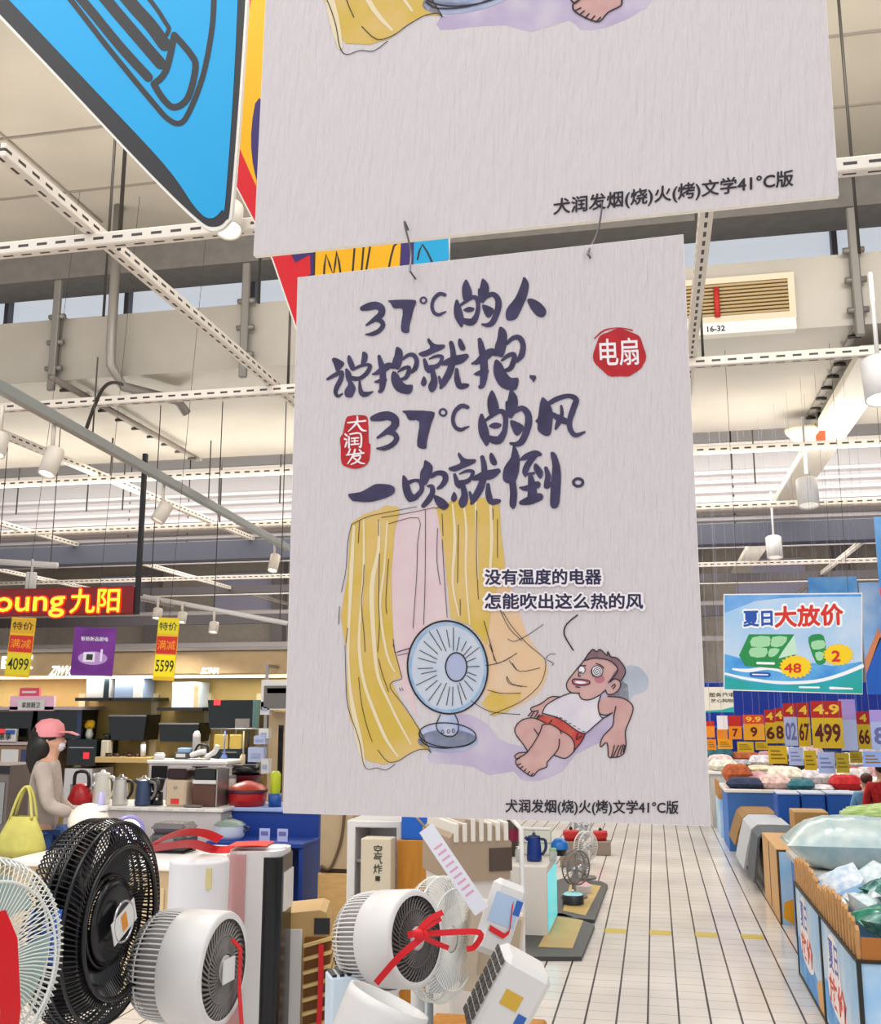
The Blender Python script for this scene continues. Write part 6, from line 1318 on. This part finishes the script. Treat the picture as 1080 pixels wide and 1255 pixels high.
F(4, GR, 'beer_box', lambda a: (a.poly([CV(*p) for p in ((205, 310), (505, 310), (525, 440), (480, 470), (440, 540), (180, 520), (140, 450))]), a.poly([CV(*p) for p in ((600, 330), (650, 308), (700, 320), (715, 400), (720, 480), (690, 510), (650, 500), (610, 400))], 2)))
for P_ in (((230, 330), (340, 325), (340, 388), (222, 390)), ((362, 328), (460, 328), (425, 388), (352, 388)), ((218, 400), (325, 402), (310, 460), (215, 455)), ((345, 405), (410, 408), (375, 455), (335, 455)), ((620, 360), (700, 350), (705, 400), (630, 410)), ((645, 430), (700, 430), (690, 480), (655, 480))):
    F(5, GRL, 'can_label', lambda a: a.poly([CV(*p) for p in P_], 2))
F(6, M('banner_mint', '#bfe0c8', .45), 'box_flap', lambda a: a.poly([CV(*p) for p in ((505, 312), (527, 440), (400, 470), (430, 420), (480, 350))]))
def burst(a, cx, cy, rx, ry, n=20):
    P = []
    for i in range(2 * n):
        f = 1 if i % 2 == 0 else .84; q = PI * i / n; P.append(CV(cx + rx * f * math.cos(q), cy + ry * f * math.sin(q)))
    a.poly(P)
F(7, M('burst_yellow', '#f4cb12', .45), 'price_bursts', lambda a: (burst(a, 515, 525, 112, 80), burst(a, 797, 445, 105, 75)))
F(8, M('banner_red', '#d22a1c', .45), 'price_numbers', lambda a: (a.text('48', *CV(440, 563), *CV(550, 563), h=11, bold=.5), a.text('2', *CV(755, 488), *CV(808, 488), h=12.5, bold=.7)))
F(7, M('banner_white'), 'headline_halo', lambda a: (a.text('夏日', *CV(170, 250), *CV(362, 245), h=19, bold=2.6, n=10), a.text('大放价', *CV(375, 255), *CV(835, 235), h=27, bold=2.8, n=10)))
F(8, M('banner_navy', '#1a4fa8', .45), 'headline_blue', lambda a: a.text('夏日', *CV(172, 248), *CV(360, 243), h=18, bold=.8, n=8))
F(8, M('banner_red'), 'headline_red', lambda a: a.text('大放价', *CV(380, 252), *CV(828, 232), h=25, bold=1.0, n=8))
F(5, M('banner_white'), 'small_print', lambda a: (a.stroke([(540, 660, 12), (670, 662, 12)], T=CV, sc=1 / 5.4), a.stroke([(745, 665, 18), (890, 670, 10)], T=CV, sc=1 / 5.4), a.stroke([(262, 500, 16), (370, 503, 16)], T=CV, sc=1 / 5.4)))
F(5, M('banner_navy'), 'caption_bar', lambda a: a.stroke([(225, 575, 30), (335, 578, 30)], T=CV, sc=1 / 5.4))
F(6, M('banner_white'), 'caption_text', lambda a: a.stroke([(230, 575, 8), (330, 578, 8)], T=CV, sc=1 / 5.4))
for px in (905, 1040): q = at_y(px, 728, Yv); B().tube((q.x - vb.x, .005, q.z - vb.z), (q.x - vb.x, .005, 4.7 - vb.z), .002, n=5).build('hanging_line', b_rod, t)
def hboard(name, label, cat, x0, y0, x1, y1, Y, mat, extra=(), up=True, part='board'):
    X0, X1, Z0, Z1 = R(x0, y0, x1, y1, Y); o = thing(name, label, cat, ((X0 + X1) / 2, Y, Z0)); hw = (X1 - X0) / 2; hh = Z1 - Z0
    B().bx(-hw, hw, 0, .012, 0, hh).build(part, mat, o)
    for nm, f, mt in extra: B().prism([(hw * a, hh * c) for a, c in f], -.002, 0).build(nm, mt, o)
    if up: B().tube((0, .005, hh), (0, .005, hang_top(Y) - Z0), .002, n=5).build('hanging_line', b_rod, o)
    return o
SKYB = M('board_sky', '#3f8fdc', .45, col2='#7db5ea', scale=3)
hboard('sale_board', 'plain blue hanging board behind the top of the summer sale banner', 'board', 991, 707, 1051, 730, 12.5, SKYB)
hboard('sale_board', 'blue hanging board with an orange patch, cut by the right edge', 'board', 1058, 713, 1140, 851, 9.6, M('board_cloud', '#5e9fe0', .45, col2='#bcd0ea', scale=2.5), [('orange_patch', ((-1, .3), (-1, .18), (-.45, .5), (-.5, .6)), M('patch_orange', '#d9865a', .5)), ('blue_field', ((-1, .0), (1, 0), (1, .6), (-.5, .5), (-1, .17)), M('patch_blue', '#1a5fc4', .45))])
hboard('sale_board', 'tall blue hanging board cut by the right edge above the other boards', 'board', 1075, 632, 1150, 730, 9.2, SKYB, [('red_corner', ((-1, 0), (-1, .1), (-.6, .16), (-.6, 0)), M('badge_red'))])
o = hboard('information_sign', 'white and green hanging sign between the posters and the sale banner', 'sign', 862, 842, 899, 873, 15.0, M('sign_paper', '#d9d5c8', .5), [('green_swoosh', ((-1, 0), (1, 0), (1, .22), (.2, .1), (-1, .06)), M('banner_teal'))])
B().text('服务承诺', .05, -.003, .24, h=.06, w=.34).text('放心购物', .05, -.003, .16, h=.05, w=.3).build('lettering', M('flag_ink'), o)

# ================================================================ blue gondola wall and hanging price tags
t = thing('blue_shelf_unit', 'deep blue shelf unit at the back of the textile tables', 'shelf unit', (4.6, 18.5, 0))
zt = at_y(950, 836, 18.5).z
B().bx(-3.75, 6, 0, .3, 0, zt, .01).build('back_panel', M('shelf_blue', '#1c3fae', .5, var=.06, scale=2), t)
for k in range(8): B().bx(-3.7 + k * 1.2, -3.66 + k * 1.2, -.02, 0, 0, zt).build('upright', M('shelf_blue_light', '#4a6fd0', .5), t)
for z in (.5, .95, 1.4): B().bx(-3.7, 6, -.4, 0, z, z + .03).build('shelf', M('shelf_blue_light'), t)
PY = M('tag_yellow', '#d8b316', .5); PR = M('tag_crimson', '#b81d18', .5); PO = M('tag_orange', '#e58a12', .5); PB = M('tag_pale_blue', '#b4c2f2', .5); PV = M('tag_violet', '#b39be6', .5); TD = M('tag_maroon', '#5b1714', .6); TG = M('tag_gold', '#f0c63a', .5); PW = M('tag_white', '#e2e0e6', .5)
def ptag(label, x0, y0, x1, y1, Y, body=PY, top=None, f=.36, tt='', bt='', btc=TD, ttc=TG, grp='price tags hung over the tables', line=True):
    X0, X1, Z0, Z1 = R(x0, y0, x1, y1, Y); o = thing('price_tag', label, 'price tag', ((X0 + X1) / 2, Y, Z0), 0, grp); hw = (X1 - X0) / 2; hh = Z1 - Z0
    B().bx(-hw, hw, 0, .004, 0, hh).build('card', body, o)
    if top: B().bx(-hw, hw, -.001, 0, hh * (1 - f), hh).build('top_band', top, o)
    if tt: B().text(tt, 0, -.002, hh * (1 - f / 2), h=hh * f * .6, w=min(hw * 1.7, hh * f * .55 * len(tt)), bold=.03).build('top_number', ttc, o)
    if bt: B().text(bt, 0, -.002, hh * (1 - f) * .5, h=hh * (1 - f) * .62, w=min(hw * 1.7, hh * (1 - f) * .42 * len(bt)), bold=.03).build('price_number', btc, o)
    B().tube((0, .002, hh), (0, .002, hang_top(Y) - Z0), .0012, n=4).build('hanging_line', M('line_pale', '#8f93a8', .5), o)
    return o
ptag('small orange price tag at the poster edge, first of the row', 866, 884, 876, 904, 14.5, PO, PR, .3)
ptag('small white sheet hung above the first orange price tags', 879, 877, 892, 894, 14.0, PW)
ptag('orange price tag with a red band under the white sheet', 879, 894, 892, 907, 14.2, PO, None)
ptag('red and orange price tag left of the tag reading 9', 893, 877, 909, 906, 13.4, PO, PR, .45, '', '7')
ptag('red topped orange price tag reading 9', 911, 876, 937, 907, 12.8, M('tag_amber', '#eaa316', .5), M('tag_vermilion', '#d9471a', .5), .36, '9.9', '9')
ptag('red topped yellow price tag reading 6 with a 4 above', 938, 870, 950, 911, 11.6, PY, PR, .38, '4', '6')
ptag('red topped yellow price tag reading 8 with a 4 above', 950, 868, 961, 911, 11.3, PY, PR, .38, '4', '8')
ptag('pale blue price tag with a red top and violet digits', 961, 862, 977, 914, 10.9, PB, PR, .32, '4', '02', M('print_violet'))
ptag('red topped yellow price tag reading 67 left of the 499 tag', 978, 861, 993, 915, 10.4, PY, PR, .34, '4', '67')
ptag('largest yellow price tag, reading 499 with 4.9 above', 995, 859, 1033, 917, 9.9, PY, PR, .36, '4.9', '499')
ptag('pale violet and blue sheet just right of the 499 tag', 1030, 857, 1050, 920, 10.1, PB, PV, .4)
ptag('red topped yellow price tag reading 66 near the right edge', 1051, 872, 1067, 918, 10.3, PY, PR, .34, '4', '66')
ptag('pale blue price tag cut by the right edge', 1067, 870, 1090, 919, 9.7, PB, PV, .3, '', '8', M('print_violet'))
for i, (x0, y0, x1, y1, Y, m_, lb) in enumerate(((867, 906, 878, 919, 14.0, PO, 'small orange card low at the poster edge'), (880, 906, 898, 918, 13.6, M('tag_amber'), 'amber card low beneath the white sheet'), (904, 909, 924, 922, 12.4, PY, 'yellow card low beneath the tag reading 9'), (926, 909, 941, 919, 12.0, PY, 'small yellow card low, just right of the card beneath the 9'),
        (942, 914, 965, 936, 10.6, PY, 'yellow card low beneath the tags reading 6 and 8'), (967, 916, 985, 938, 10.2, PB, 'pale blue card low beneath the 67 tag'), (986, 920, 1001, 944, 9.8, PY, 'yellow card low between two pale blue cards'), (1003, 922, 1024, 948, 9.4, PB, 'larger pale blue card low beneath the 499 tag'), (1025, 923, 1041, 947, 9.3, M('tag_olive', '#b39a1c', .5), 'olive card low right of the larger pale blue card'), (1042, 921, 1057, 935, 10.6, M('tag_olive'), 'small olive card low beneath the 66 tag'), (1058, 921, 1082, 940, 9.0, M('tag_sky', '#8fa9ea', .5), 'sky blue card low at the right edge'))):
    o = ptag(lb, x0, y0, x1, y1, Y, m_, None, .36, grp='small cards hung low over the tables')
    hh = y1 - y0; k_ = px_m(1, o.location)
    for j in range(3): B().bx(-k_ * (x1 - x0) * .36, k_ * (x1 - x0) * (.36 - .12 * j), -.0015, 0, k_ * hh * (.25 + .2 * j), k_ * hh * (.33 + .2 * j)).build('print_line', M('tag_print_violet', '#7d86c0', .6) if m_ in (PB,) else M('tag_print_brown', '#8a6a12', .6), o)

# ================================================================ goods along the right of the aisle
SKYP = M('print_sky', '#8fbfe6', .45, col2='#c3d7ea', scale=3.5)
WOODP = M('wood_picket', '#b98850', .5, var=.12, scale=14)
def wall_art(b, pts, x, k=2): pass
class Side:                          # flat print on a panel that faces -x, coordinates (along y from the near end, z)
    def __init__(s, x, y0): s.b = B(); s.x = x; s.y0 = y0
    def poly(s, pts, lift=0, sm=0):
        P = crom(pts, sm, True) if sm else pts
        s.b.add([(s.x - .0004 * lift, s.y0 + p[0], p[1]) for p in P], [tuple(x) for x in tessellate_polygon([[Vector((p[0], p[1], 0)) for p in P]])]); return s
    def text(s, t, y, z, h, w, lift=0, bold=.02):
        vs, fs, x0, x1, y0, y1 = text_geo(t, bold)
        s.b.add([(s.x - .0004 * lift, s.y0 + y - (v.x - (x0 + x1) / 2) * w / (x1 - x0), z + (v.y - (y0 + y1) / 2) * h / (y1 - y0)) for v in vs], fs); return s
ZB_ = .59; XB = .885
PK1 = M('pack_green', '#1f6b55', .25, col2='#2f8a73', scale=30); PK2 = M('pack_white', '#dfe6ea', .25, col2='#b9cfd6', scale=25); PK3 = M('pack_blue_white', '#a9c3dd', .25, col2='#e3e8ee', scale=22); PK4 = M('pack_teal', '#0f4a4a', .25, col2='#5f9c92', scale=28)
def bin_(label, y0, y1, front=False):
    t = thing('promotion_bin', label, 'bin', (XB, y0, 0), 0, 'sale bins along the aisle'); L_ = y1 - y0 - .02
    B().bx(0, .02, 0, L_, 0, ZB_).bx(.95, .97, 0, L_, 0, ZB_).bx(0, .97, 0, .02, 0, ZB_).bx(0, .97, L_ - .02, L_, 0, ZB_).bx(0, .97, 0, L_, ZB_ - .16, ZB_ - .14).build('printed_panels', SKYP, t)
    B().bx(-.008, .012, -.008, .012, 0, ZB_).bx(-.008, .012, L_ - .01, L_ + .008, 0, ZB_).bx(-.01, .02, -.01, L_, ZB_ - .012, ZB_ + .004).bx(-.01, .97, -.01, .02, ZB_ - .012, ZB_ + .004).bx(-.006, .02, -.006, L_, 0, .02).build('black_edging', M('edging_black', '#26241f', .5), t)
    for k in range(13):
        yy = .03 + k * (L_ - .06) / 12; h_ = .15 + .05 * math.sin(PI * k / 12.) + .012 * (k % 2)
        B().prism([(-.021, 0), (.021, 0), (.021, h_ - .02), (0, h_), (-.021, h_ - .02)], -.008, .008, Matrix.Translation((.01, yy, ZB_)) @ Matrix.Rotation(PI / 2, 4, 'Z')).build('picket', WOODP, t)
    B().bx(.02, .94, .0, .012, ZB_, ZB_ + .1).build('front_flap', M('flap_brown', '#a8682a', .6), t)
    s = Side(-.0005, 0)
    s.poly([(L_ * .95, .05), (L_ * .5, .0), (L_ * .02, .0), (L_ * .02, .1), (L_ * .4, .2), (L_ * .95, .26)], 1, 2); s.b.build('sea_print', M('print_sea', '#2f86d6', .45, col2='#63aee4', scale=6), t)
    s = Side(-.0005, 0); s.poly([(L_ * .02, .02), (L_ * .18, .0), (L_ * .25, .14), (L_ * .02, .2)], 2, 2); s.b.build('sand_print', M('print_sand', '#e0a24a', .45), t)
    s = Side(-.0005, 0); s.poly([(L_ * .78, .5), (L_ * .7, .55), (L_ * .58, .54), (L_ * .5, .47), (L_ * .46, .3), (L_ * .35, .18), (L_ * .55, .13), (L_ * .85, .2), (L_ * .82, .38)], 2, 3); s.b.build('lettering_halo', M('print_white'), t)
    s = Side(-.0005, 0); s.text('夏日', L_ * .66, .435, .16, L_ * .26, 3); s.b.build('lettering_blue', M('banner_navy'), t)
    s = Side(-.0005, 0); s.text('放价', L_ * .6, .25, .16, L_ * .46, 4, .03); s.b.build('lettering_red', M('print_coral', '#d9472f', .45), t)
    return t
b2 = bin_('nearest sale bin at the right edge, full of green and white packs', 5.35, 6.5)
b1_ = bin_('second sale bin, behind the nearest one, with a clear quilt bag behind its pickets', 6.5, 7.6)
s = B(); s.bx(.1, .9, -.002, 0, .02, .2); s.build('cloud_print', M('print_cloud', '#c9d9ee', .45), b2)
rs = random.Random(11)
cols = [PK1, PK2, PK3, PK4]; names = ['dark green', 'white', 'pale blue', 'teal']
def pillow(sx, sy, sz, seed, ex=3, n=7, m_=6, jit=.18):
    q = random.Random(seed); b = B(); vs = []; fs = []
    for side in (1, -1):
        for i in range(n + 1):
            for j in range(m_ + 1):
                u, v = i / n * 2 - 1, j / m_ * 2 - 1
                h_ = (1 - abs(u) ** ex) * (1 - abs(v) ** ex)
                vs.append((u * sx / 2 * (1 - .06 * h_), v * sy / 2 * (1 - .06 * h_), side * sz / 2 * h_ * (1 + q.uniform(-jit, jit))))
    k = (n + 1) * (m_ + 1)
    for s_ in range(2):
        for i in range(n):
            for j in range(m_):
                a = s_ * k + i * (m_ + 1) + j; fs.append((a, a + 1, a + m_ + 2, a + m_ + 1))
    b.add(vs, fs, True); return b
row_words = ['front', 'second', 'third', 'fourth', 'fifth', 'back']; col_words = ['beside the pickets', 'near the pickets', 'in the middle', 'right of the middle', 'near the right side']
pm = {}
for r in range(6):
    for c in range(5):
        k = rs.randrange(4)
        if k not in pm: pm[k] = None
        x = XB + .165 + c * .165 + rs.uniform(-.03, .03); y = 5.48 + r * .17 + rs.uniform(-.03, .03); z = ZB_ + .08 + .05 * (c > 0) + .12 * math.sin(PI * min(1, (r + .9) / 6)) * (.4 + .18 * c) + rs.uniform(-.015, .03)
        lb = '%s snack pack in the %s row of the nearest bin, %s' % (names[k], row_words[r], col_words[c])
        o = pillow(.25, .21, .12, r * 7 + c).build('snack_pack', cols[k], loc=(x, y, z), rot=(rs.uniform(-.5, .5), rs.uniform(-.5, .4), rs.uniform(0, 3)))
        tag(o, lb, 'pack', 'snack packs in the nearest sale bin')
for c in range(4):
    o = pillow(.24, .2, .09, 90 + c).build('tissue_pack', [PK3, PK2][c % 2], loc=(XB + .2 + c * .2, 6.95 + .04 * c, ZB_ + .12 + .02 * c), rot=(.5 - .2 * c, -.4, .6 * c))
    tag(o, '%s pack in the second sale bin, %s' % (['pale blue', 'white'][c % 2], ['closest to the pickets', 'second from the pickets', 'third from the pickets', 'farthest from the pickets'][c]), 'pack', 'packs in the second sale bin')
# quilt in a clear bag, folded packs, green bundle
CLEARB = M('quilt_mint', '#c3d0cd', .22, col2='#a9c0c2', scale=9, bump=.8, bscale=14)
p = at_y(1046, 1064, 7.95)
t = thing('quilt_bag', 'large white quilt in a shiny clear bag lying behind the sale bins', 'bag', (p.x, 7.95, p.z))
qb = pillow(.92, .5, .36, 5, 4, 26, 20, .05); qb.v = [(a, c, d + .17) for a, c, d in qb.v]; qb.build('quilt', CLEARB, t)
B().path([(-.445, -.2, .18), (-.445, .2, .18)], .012, 6).build('bag_seam', CLEARB, t)
tb2 = thing('low_table', 'low blue sided table under the quilt bag and folded packs', 'table', (at_y(990, 1064, 7.66).x, 7.66, 0))
B().bx(0, 1.6, 0, 1.22, p.z - .05, p.z - .005, .005).build('tabletop', M('table_ash', '#b7b4b0', .5), tb2); B().bx(.03, 1.57, .04, 1.18, 0, p.z - .05).build('skirt', M('skirt_blue', '#3f74c0', .6), tb2)
def stackbox(name, label, cat, x0, y0, x1, y1, Y, dp, mat, mat2, group=None):
    X0, X1, Z0, Z1 = R(x0, y0, x1, y1, Y); o = thing(name, label, cat, ((X0 + X1) / 2, Y, Z0), 0, group); hw = (X1 - X0) / 2; hh = Z1 - Z0
    B().bx(-hw, hw, 0, dp, 0, hh, .01).build('pack', mat, o); B().bx(-hw * .8, hw * .8, dp * .1, dp * .9, hh, hh + .004).bx(-hw * .8, hw * .8, -.003, 0, hh * .15, hh * .85).build('printed_face', mat2, o); return o
q1 = stackbox('bedding_pack', 'left grey blue flat bedding pack behind the quilt bag', 'pack', 985, 1018, 1018, 1030, 8.4, .6, M('bedding_blue', '#93a8c8', .35), M('bedding_grey', '#8f949e', .4), 'flat bedding packs')
q2 = stackbox('bedding_pack', 'middle grey blue flat bedding pack behind the quilt bag', 'pack', 1021, 1018, 1050, 1030, 8.4, .6, M('bedding_blue'), M('bedding_grey'), 'flat bedding packs')
q3 = stackbox('bedding_pack', 'right pale violet flat bedding pack at the right edge', 'pack', 1054, 1018, 1110, 1034, 8.3, .6, M('bedding_violet', '#b3b8e2', .35), M('bedding_white', '#d3d5e3', .4), 'flat bedding packs')
for q_ in (q1, q2, q3): q_.location.z = p.z
GS = M('roll_green', '#7fae3f', .35, col2='#cfe0a0', scale=18, stretch=(.15, 6, 6)); 
for k in range(6):
    p = at_y(1030 + (k % 3) * 4, 1008 - (k // 3) * 9 - (k % 3) * 2.5, 9.0 + .12 * (k % 3))
    o = B().path([(0, 0, 0), (.3, .0, .02), (.9, .05, -.01)], [.035, .055, .055], 12).build('green_roll', GS, loc=(p.x, p.y, p.z)); tag(o, '%s of the green striped rolls lying at the right edge' % ['front lowest', 'second lowest', 'third lowest', 'fourth', 'fifth', 'topmost'][k], 'roll', 'green striped rolls')
tb3 = thing('roll_table', 'table under the green striped rolls', 'table', (at_y(1020, 1010, 9.0).x + .3, 8.95, 0)); zz = at_y(1030, 1008, 9.0).z - .05
B().bx(-.2, 1.3, 0, .7, zz - .04, zz, .005).build('tabletop', M('table_ash'), tb3); B().bx(-.17, 1.27, .03, .66, 0, zz - .04).build('skirt', M('skirt_green', '#2f6d58', .6), tb3)
# wood faced crate with a sky print on its near end
c0 = at_z(958, 1133, 0); zc = at_y(957, 1042, c0.y).z
t = thing('wooden_crate', 'tall light wooden display crate beside the aisle, past the sale bins', 'crate', (c0.x, c0.y, 0))
WC = M('crate_wood', '#c69a62', .5, var=.1, scale=5, stretch=(8, 8, 1))
B().bx(0, .28, .01, 1.25, .0, zc, .004).build('body', WC, t)
B().bx(-.004, 0, .66, .672, .02, zc - .01).build('board_joint', M('seam_brown', '#5a3719', .6), t)
B().bx(-.006, .28, -.004, .012, zc - .012, zc + .003).bx(-.006, .01, -.004, .012, 0, zc).build('dark_seams', M('seam_brown', '#5a3719', .6), t)
B().bx(.012, .28, -.002, .012, 0, zc - .012).build('sky_panel', SKYP, t); B().prism([(.02, .05), (.1, .0), (.16, .12), (.1, .2), (.03, .17)], -.004, -.002).build('fruit_print', M('print_mango', '#eda21c', .5), t)
X0, X1, Z0, Z1 = R(966, 998, 1008, 1018, 10.3)
o = thing('cardboard_box', 'flat cardboard box lying behind the wooden crate', 'box', ((X0 + X1) / 2 + .06, 10.3, Z0)); hw = (X1 - X0) / 2
B().bx(-hw, hw, 0, .38, 0, Z1 - Z0 + .02, .004).build('box', M('cardboard', '#b28a54', .7, var=.06), o); B().bx(-hw, hw, .17, .21, Z1 - Z0 + .02, Z1 - Z0 + .023).build('tape', M('tape_pale', '#c9b48a', .4), o)
B().bx(-hw * .95, hw * .95, .03, .36, -Z0 + .0, 0).build('pallet', M('pallet_grey', '#6d675e', .7), o)
# mats hung over the side of the next bin
def mat_(label, y0, y1, zt_, drop, mat, out):
    o = thing('hanging_mat', label, 'mat', (.98, (y0 + y1) / 2, zt_), 0, 'mats draped over the bins'); w_ = y1 - y0
    B().sheet([(.34, 0, .012), (.2, 0, .014), (.02, 0, .012), (-.03, 0, -.03), (-.03 - out * .5, 0, -drop * .5), (-.03 - out, 0, -drop)], Vector((0, w_, 0)), .022).build('mat_cloth', mat, o)
mb_z = at_y(930, 1003, 12.3).z
mat_('brown mat draped over a bin edge, farthest of three along the aisle', 12.55, 13.5, mb_z, mb_z - .2, M('mat_brown', '#8a6a3f', .85, bump=.4), .1)
mat_('pale grey mat draped over a bin edge between the brown and the dark mat', 11.45, 12.5, mb_z, mb_z - .1, M('mat_grey', '#aeb2b8', .85, bump=.4), .1)
mat_('dark slate mat draped beside the wooden crate', 10.75, 11.4, mb_z, mb_z - .08, M('mat_slate', '#53595f', .85, bump=.4), .06)
t = thing('mat_bin', 'low bin carrying the draped mats', 'bin', (1.0, 10.72, 0))
B().bx(0, .36, 0, 2.85, 0, mb_z - .002, .01).build('body', M('bin_stone', '#8d8a86', .6), t); B().bx(.004, .37, -.004, 2.86, mb_z - .06, mb_z - .03).build('rim', M('bin_rim', '#5f5b57', .6), t)
# blue storage boxes
for k, (x0, x1) in enumerate(((953, 982), (983, 1013), (1014, 1052))):
    X0, X1, Z0, Z1 = R(x0, 974, x1, 1012, 12.2); o = thing('storage_box', ['left', 'middle', 'right'][k] + ' one of three blue storage boxes behind the flat cardboard box', 'storage box', ((X0 + X1) / 2, 12.2, Z0), 0, 'blue storage boxes'); hw = (X1 - X0) / 2 - .005
    B().bx(-hw, hw, 0, .4, -Z0, Z1 - Z0, .012).build('box', M('storage_blue', '#1d55ae', .4), o); B().bx(-hw, hw, -.01, .42, Z1 - Z0, Z1 - Z0 + .02, .006).build('lid', M('storage_lid', '#b8c2d2', .4), o)
# picket bin further back with textiles
t = thing('picket_bin', 'far sale bin with brown pickets and a pale blue panel, at the poster corner', 'bin', (at_y(882, 980, 15).x, 15.0, 0)); X0, X1, Z0, Z1 = R(884, 980, 934, 1003, 15.0); wd = X1 - X0
B().bx(0, wd, 0, .95, 0, Z1, .005).build('printed_panels', SKYP, t)
for k in range(9): B().bx(.0 + k * wd / 9, .05 + k * wd / 9, -.01, .01, Z1, at_y(900, 962, 15.).z).build('picket', WOODP, t)
for k in range(6): B().bx(-.01, .01, .02 + k * .15, .08 + k * .15, Z1, at_y(900, 958, 15.).z).build('picket', WOODP, t)
# long textile tables with folded cloth
TXC = [('white', '#dcd6d2'), ('pale pink', '#d9c0be'), ('ivory', '#dcd5c6'), ('grey', '#a09ba0'), ('white patterned', '#cfcbd0'), ('navy', '#2b3350'), ('cream', '#d8caac'), ('blush', '#d3b3ac'), ('teal', '#2c6470'), ('pale grey', '#c3bec0'), ('rust', '#a5542f'), ('black', '#29262a'), ('rose', '#b98c92'), ('red', '#b01c22')]
def folded(x, Y, z, w_, d_, h_, col, lb, rz):
    b = pillow(w_, d_, h_, int(x * 130 + Y * 7), 8, 12, 10, .1); mc = M('cloth_' + col[0].replace(' ', '_'), col[1], .85, var=.3, scale=17, bump=.3)
    o = b.build('folded_textile', mc, loc=(x, Y, z + h_ * .5), rot=(0, 0, rz)); tag(o, lb, 'textile', 'folded textiles on the right tables')
def table(label, x0, x1, y0, y1, zt_, m_):
    t = thing('textile_table', label, 'table', (x0, y0, 0)); B().bx(0, x1 - x0, 0, y1 - y0, zt_ - .04, zt_, .005).build('tabletop', M('top_white'), t); B().bx(.03, x1 - x0 - .03, .03, y1 - y0 - .03, 0, zt_ - .04).build('table_body', m_, t)
rs = random.Random(5)
za = at_y(960, 946, 16.2).z; xa = at_y(868, 946, 16.2).x
table('long far table of folded textiles in front of the blue shelf wall', xa, xa + 5.2, 16.1, 17.6, za, M('table_ash'))
za2 = at_y(960, 968, 13.6).z; xb_ = at_y(888, 968, 13.6).x
table('nearer table of folded textiles behind the blue storage boxes', xb_, xb_ + 3.0, 13.56, 14.7, za2, M('skirt_blue'))
ORD = ['first', 'second', 'third', 'fourth', 'fifth', 'sixth', 'seventh', 'eighth', 'ninth', 'tenth', 'eleventh', 'twelfth', 'thirteenth', 'fourteenth', 'fifteenth', 'sixteenth', 'seventeenth', 'eighteenth']
ci = 0
for nm, x0, z, n_, rows in (('far', xa, za, 13, ((16.35, 'front'), (16.8, 'middle'), (17.25, 'back'))), ('nearer', xb_, za2, 9, ((13.8, 'front'), (14.3, 'back')))):
    for r, (Y, rw) in enumerate(rows):
        x = x0 + .06
        for i in range(n_):
            w_ = rs.uniform(.22, .42); ci += rs.choice((1, 1, 2, 3, 4)); c = TXC[ci % len(TXC)]; x += w_ / 2
            folded(x, Y + rs.uniform(-.05, .05), z - .01 + .04 * r, w_ * 1.12, rs.uniform(.36, .48), rs.uniform(.06, .2) + .04 * r, c, '%s folded textile, %s from the left, %s row of the %s table' % (c[0], ORD[i], rw, nm), rs.uniform(-.25, .25)); x += w_ / 2 - .01
# yellow floor marks
for k, x in enumerate((-.452, -.102, .248, .598)):
    tag(B().bx(x, x + .165, 8.62, 8.78, .0, .002).build('floor_mark', M('mark_yellow', '#b9a233', .4)), ['leftmost', 'second from left', 'third from left', 'rightmost'][k] + ' of four yellow marks across the aisle floor', 'floor mark', 'yellow floor marks')
# shoppers among the tables
ps_ = dict(armL=((-.22, -.05, 1.08), (-.2, -.2, .95)), armR=((.22, -.05, 1.08), (.2, -.2, .95)), legL=((-.09, -.02, .48), (-.1, 0, .08)), legR=((.09, .0, .48), (.1, .02, .08)), sleeve=.35)
person('child in a pale blue shirt with brown hair beside the red shirted shopper', 1061, 945, 11.2, PI, 1.02 + at_y(1061, 945, 11.2).z - 1.05, dict(top=M('cloth_sky', '#6aa0cc', .8), legs=M('cloth_slate', '#4b4f58', .8), hair=M('hair_brown', '#4a2a1c', .5)), ps_, 'shoppers at the right')
person('shopper in a red shirt cut by the right edge', 1080, 934, 10.9, PI, at_y(1080, 934, 10.9).z, dict(top=M('cloth_red', '#b51b24', .8), legs=M('cloth_black', '#232126', .8)), ps_, 'shoppers at the right')
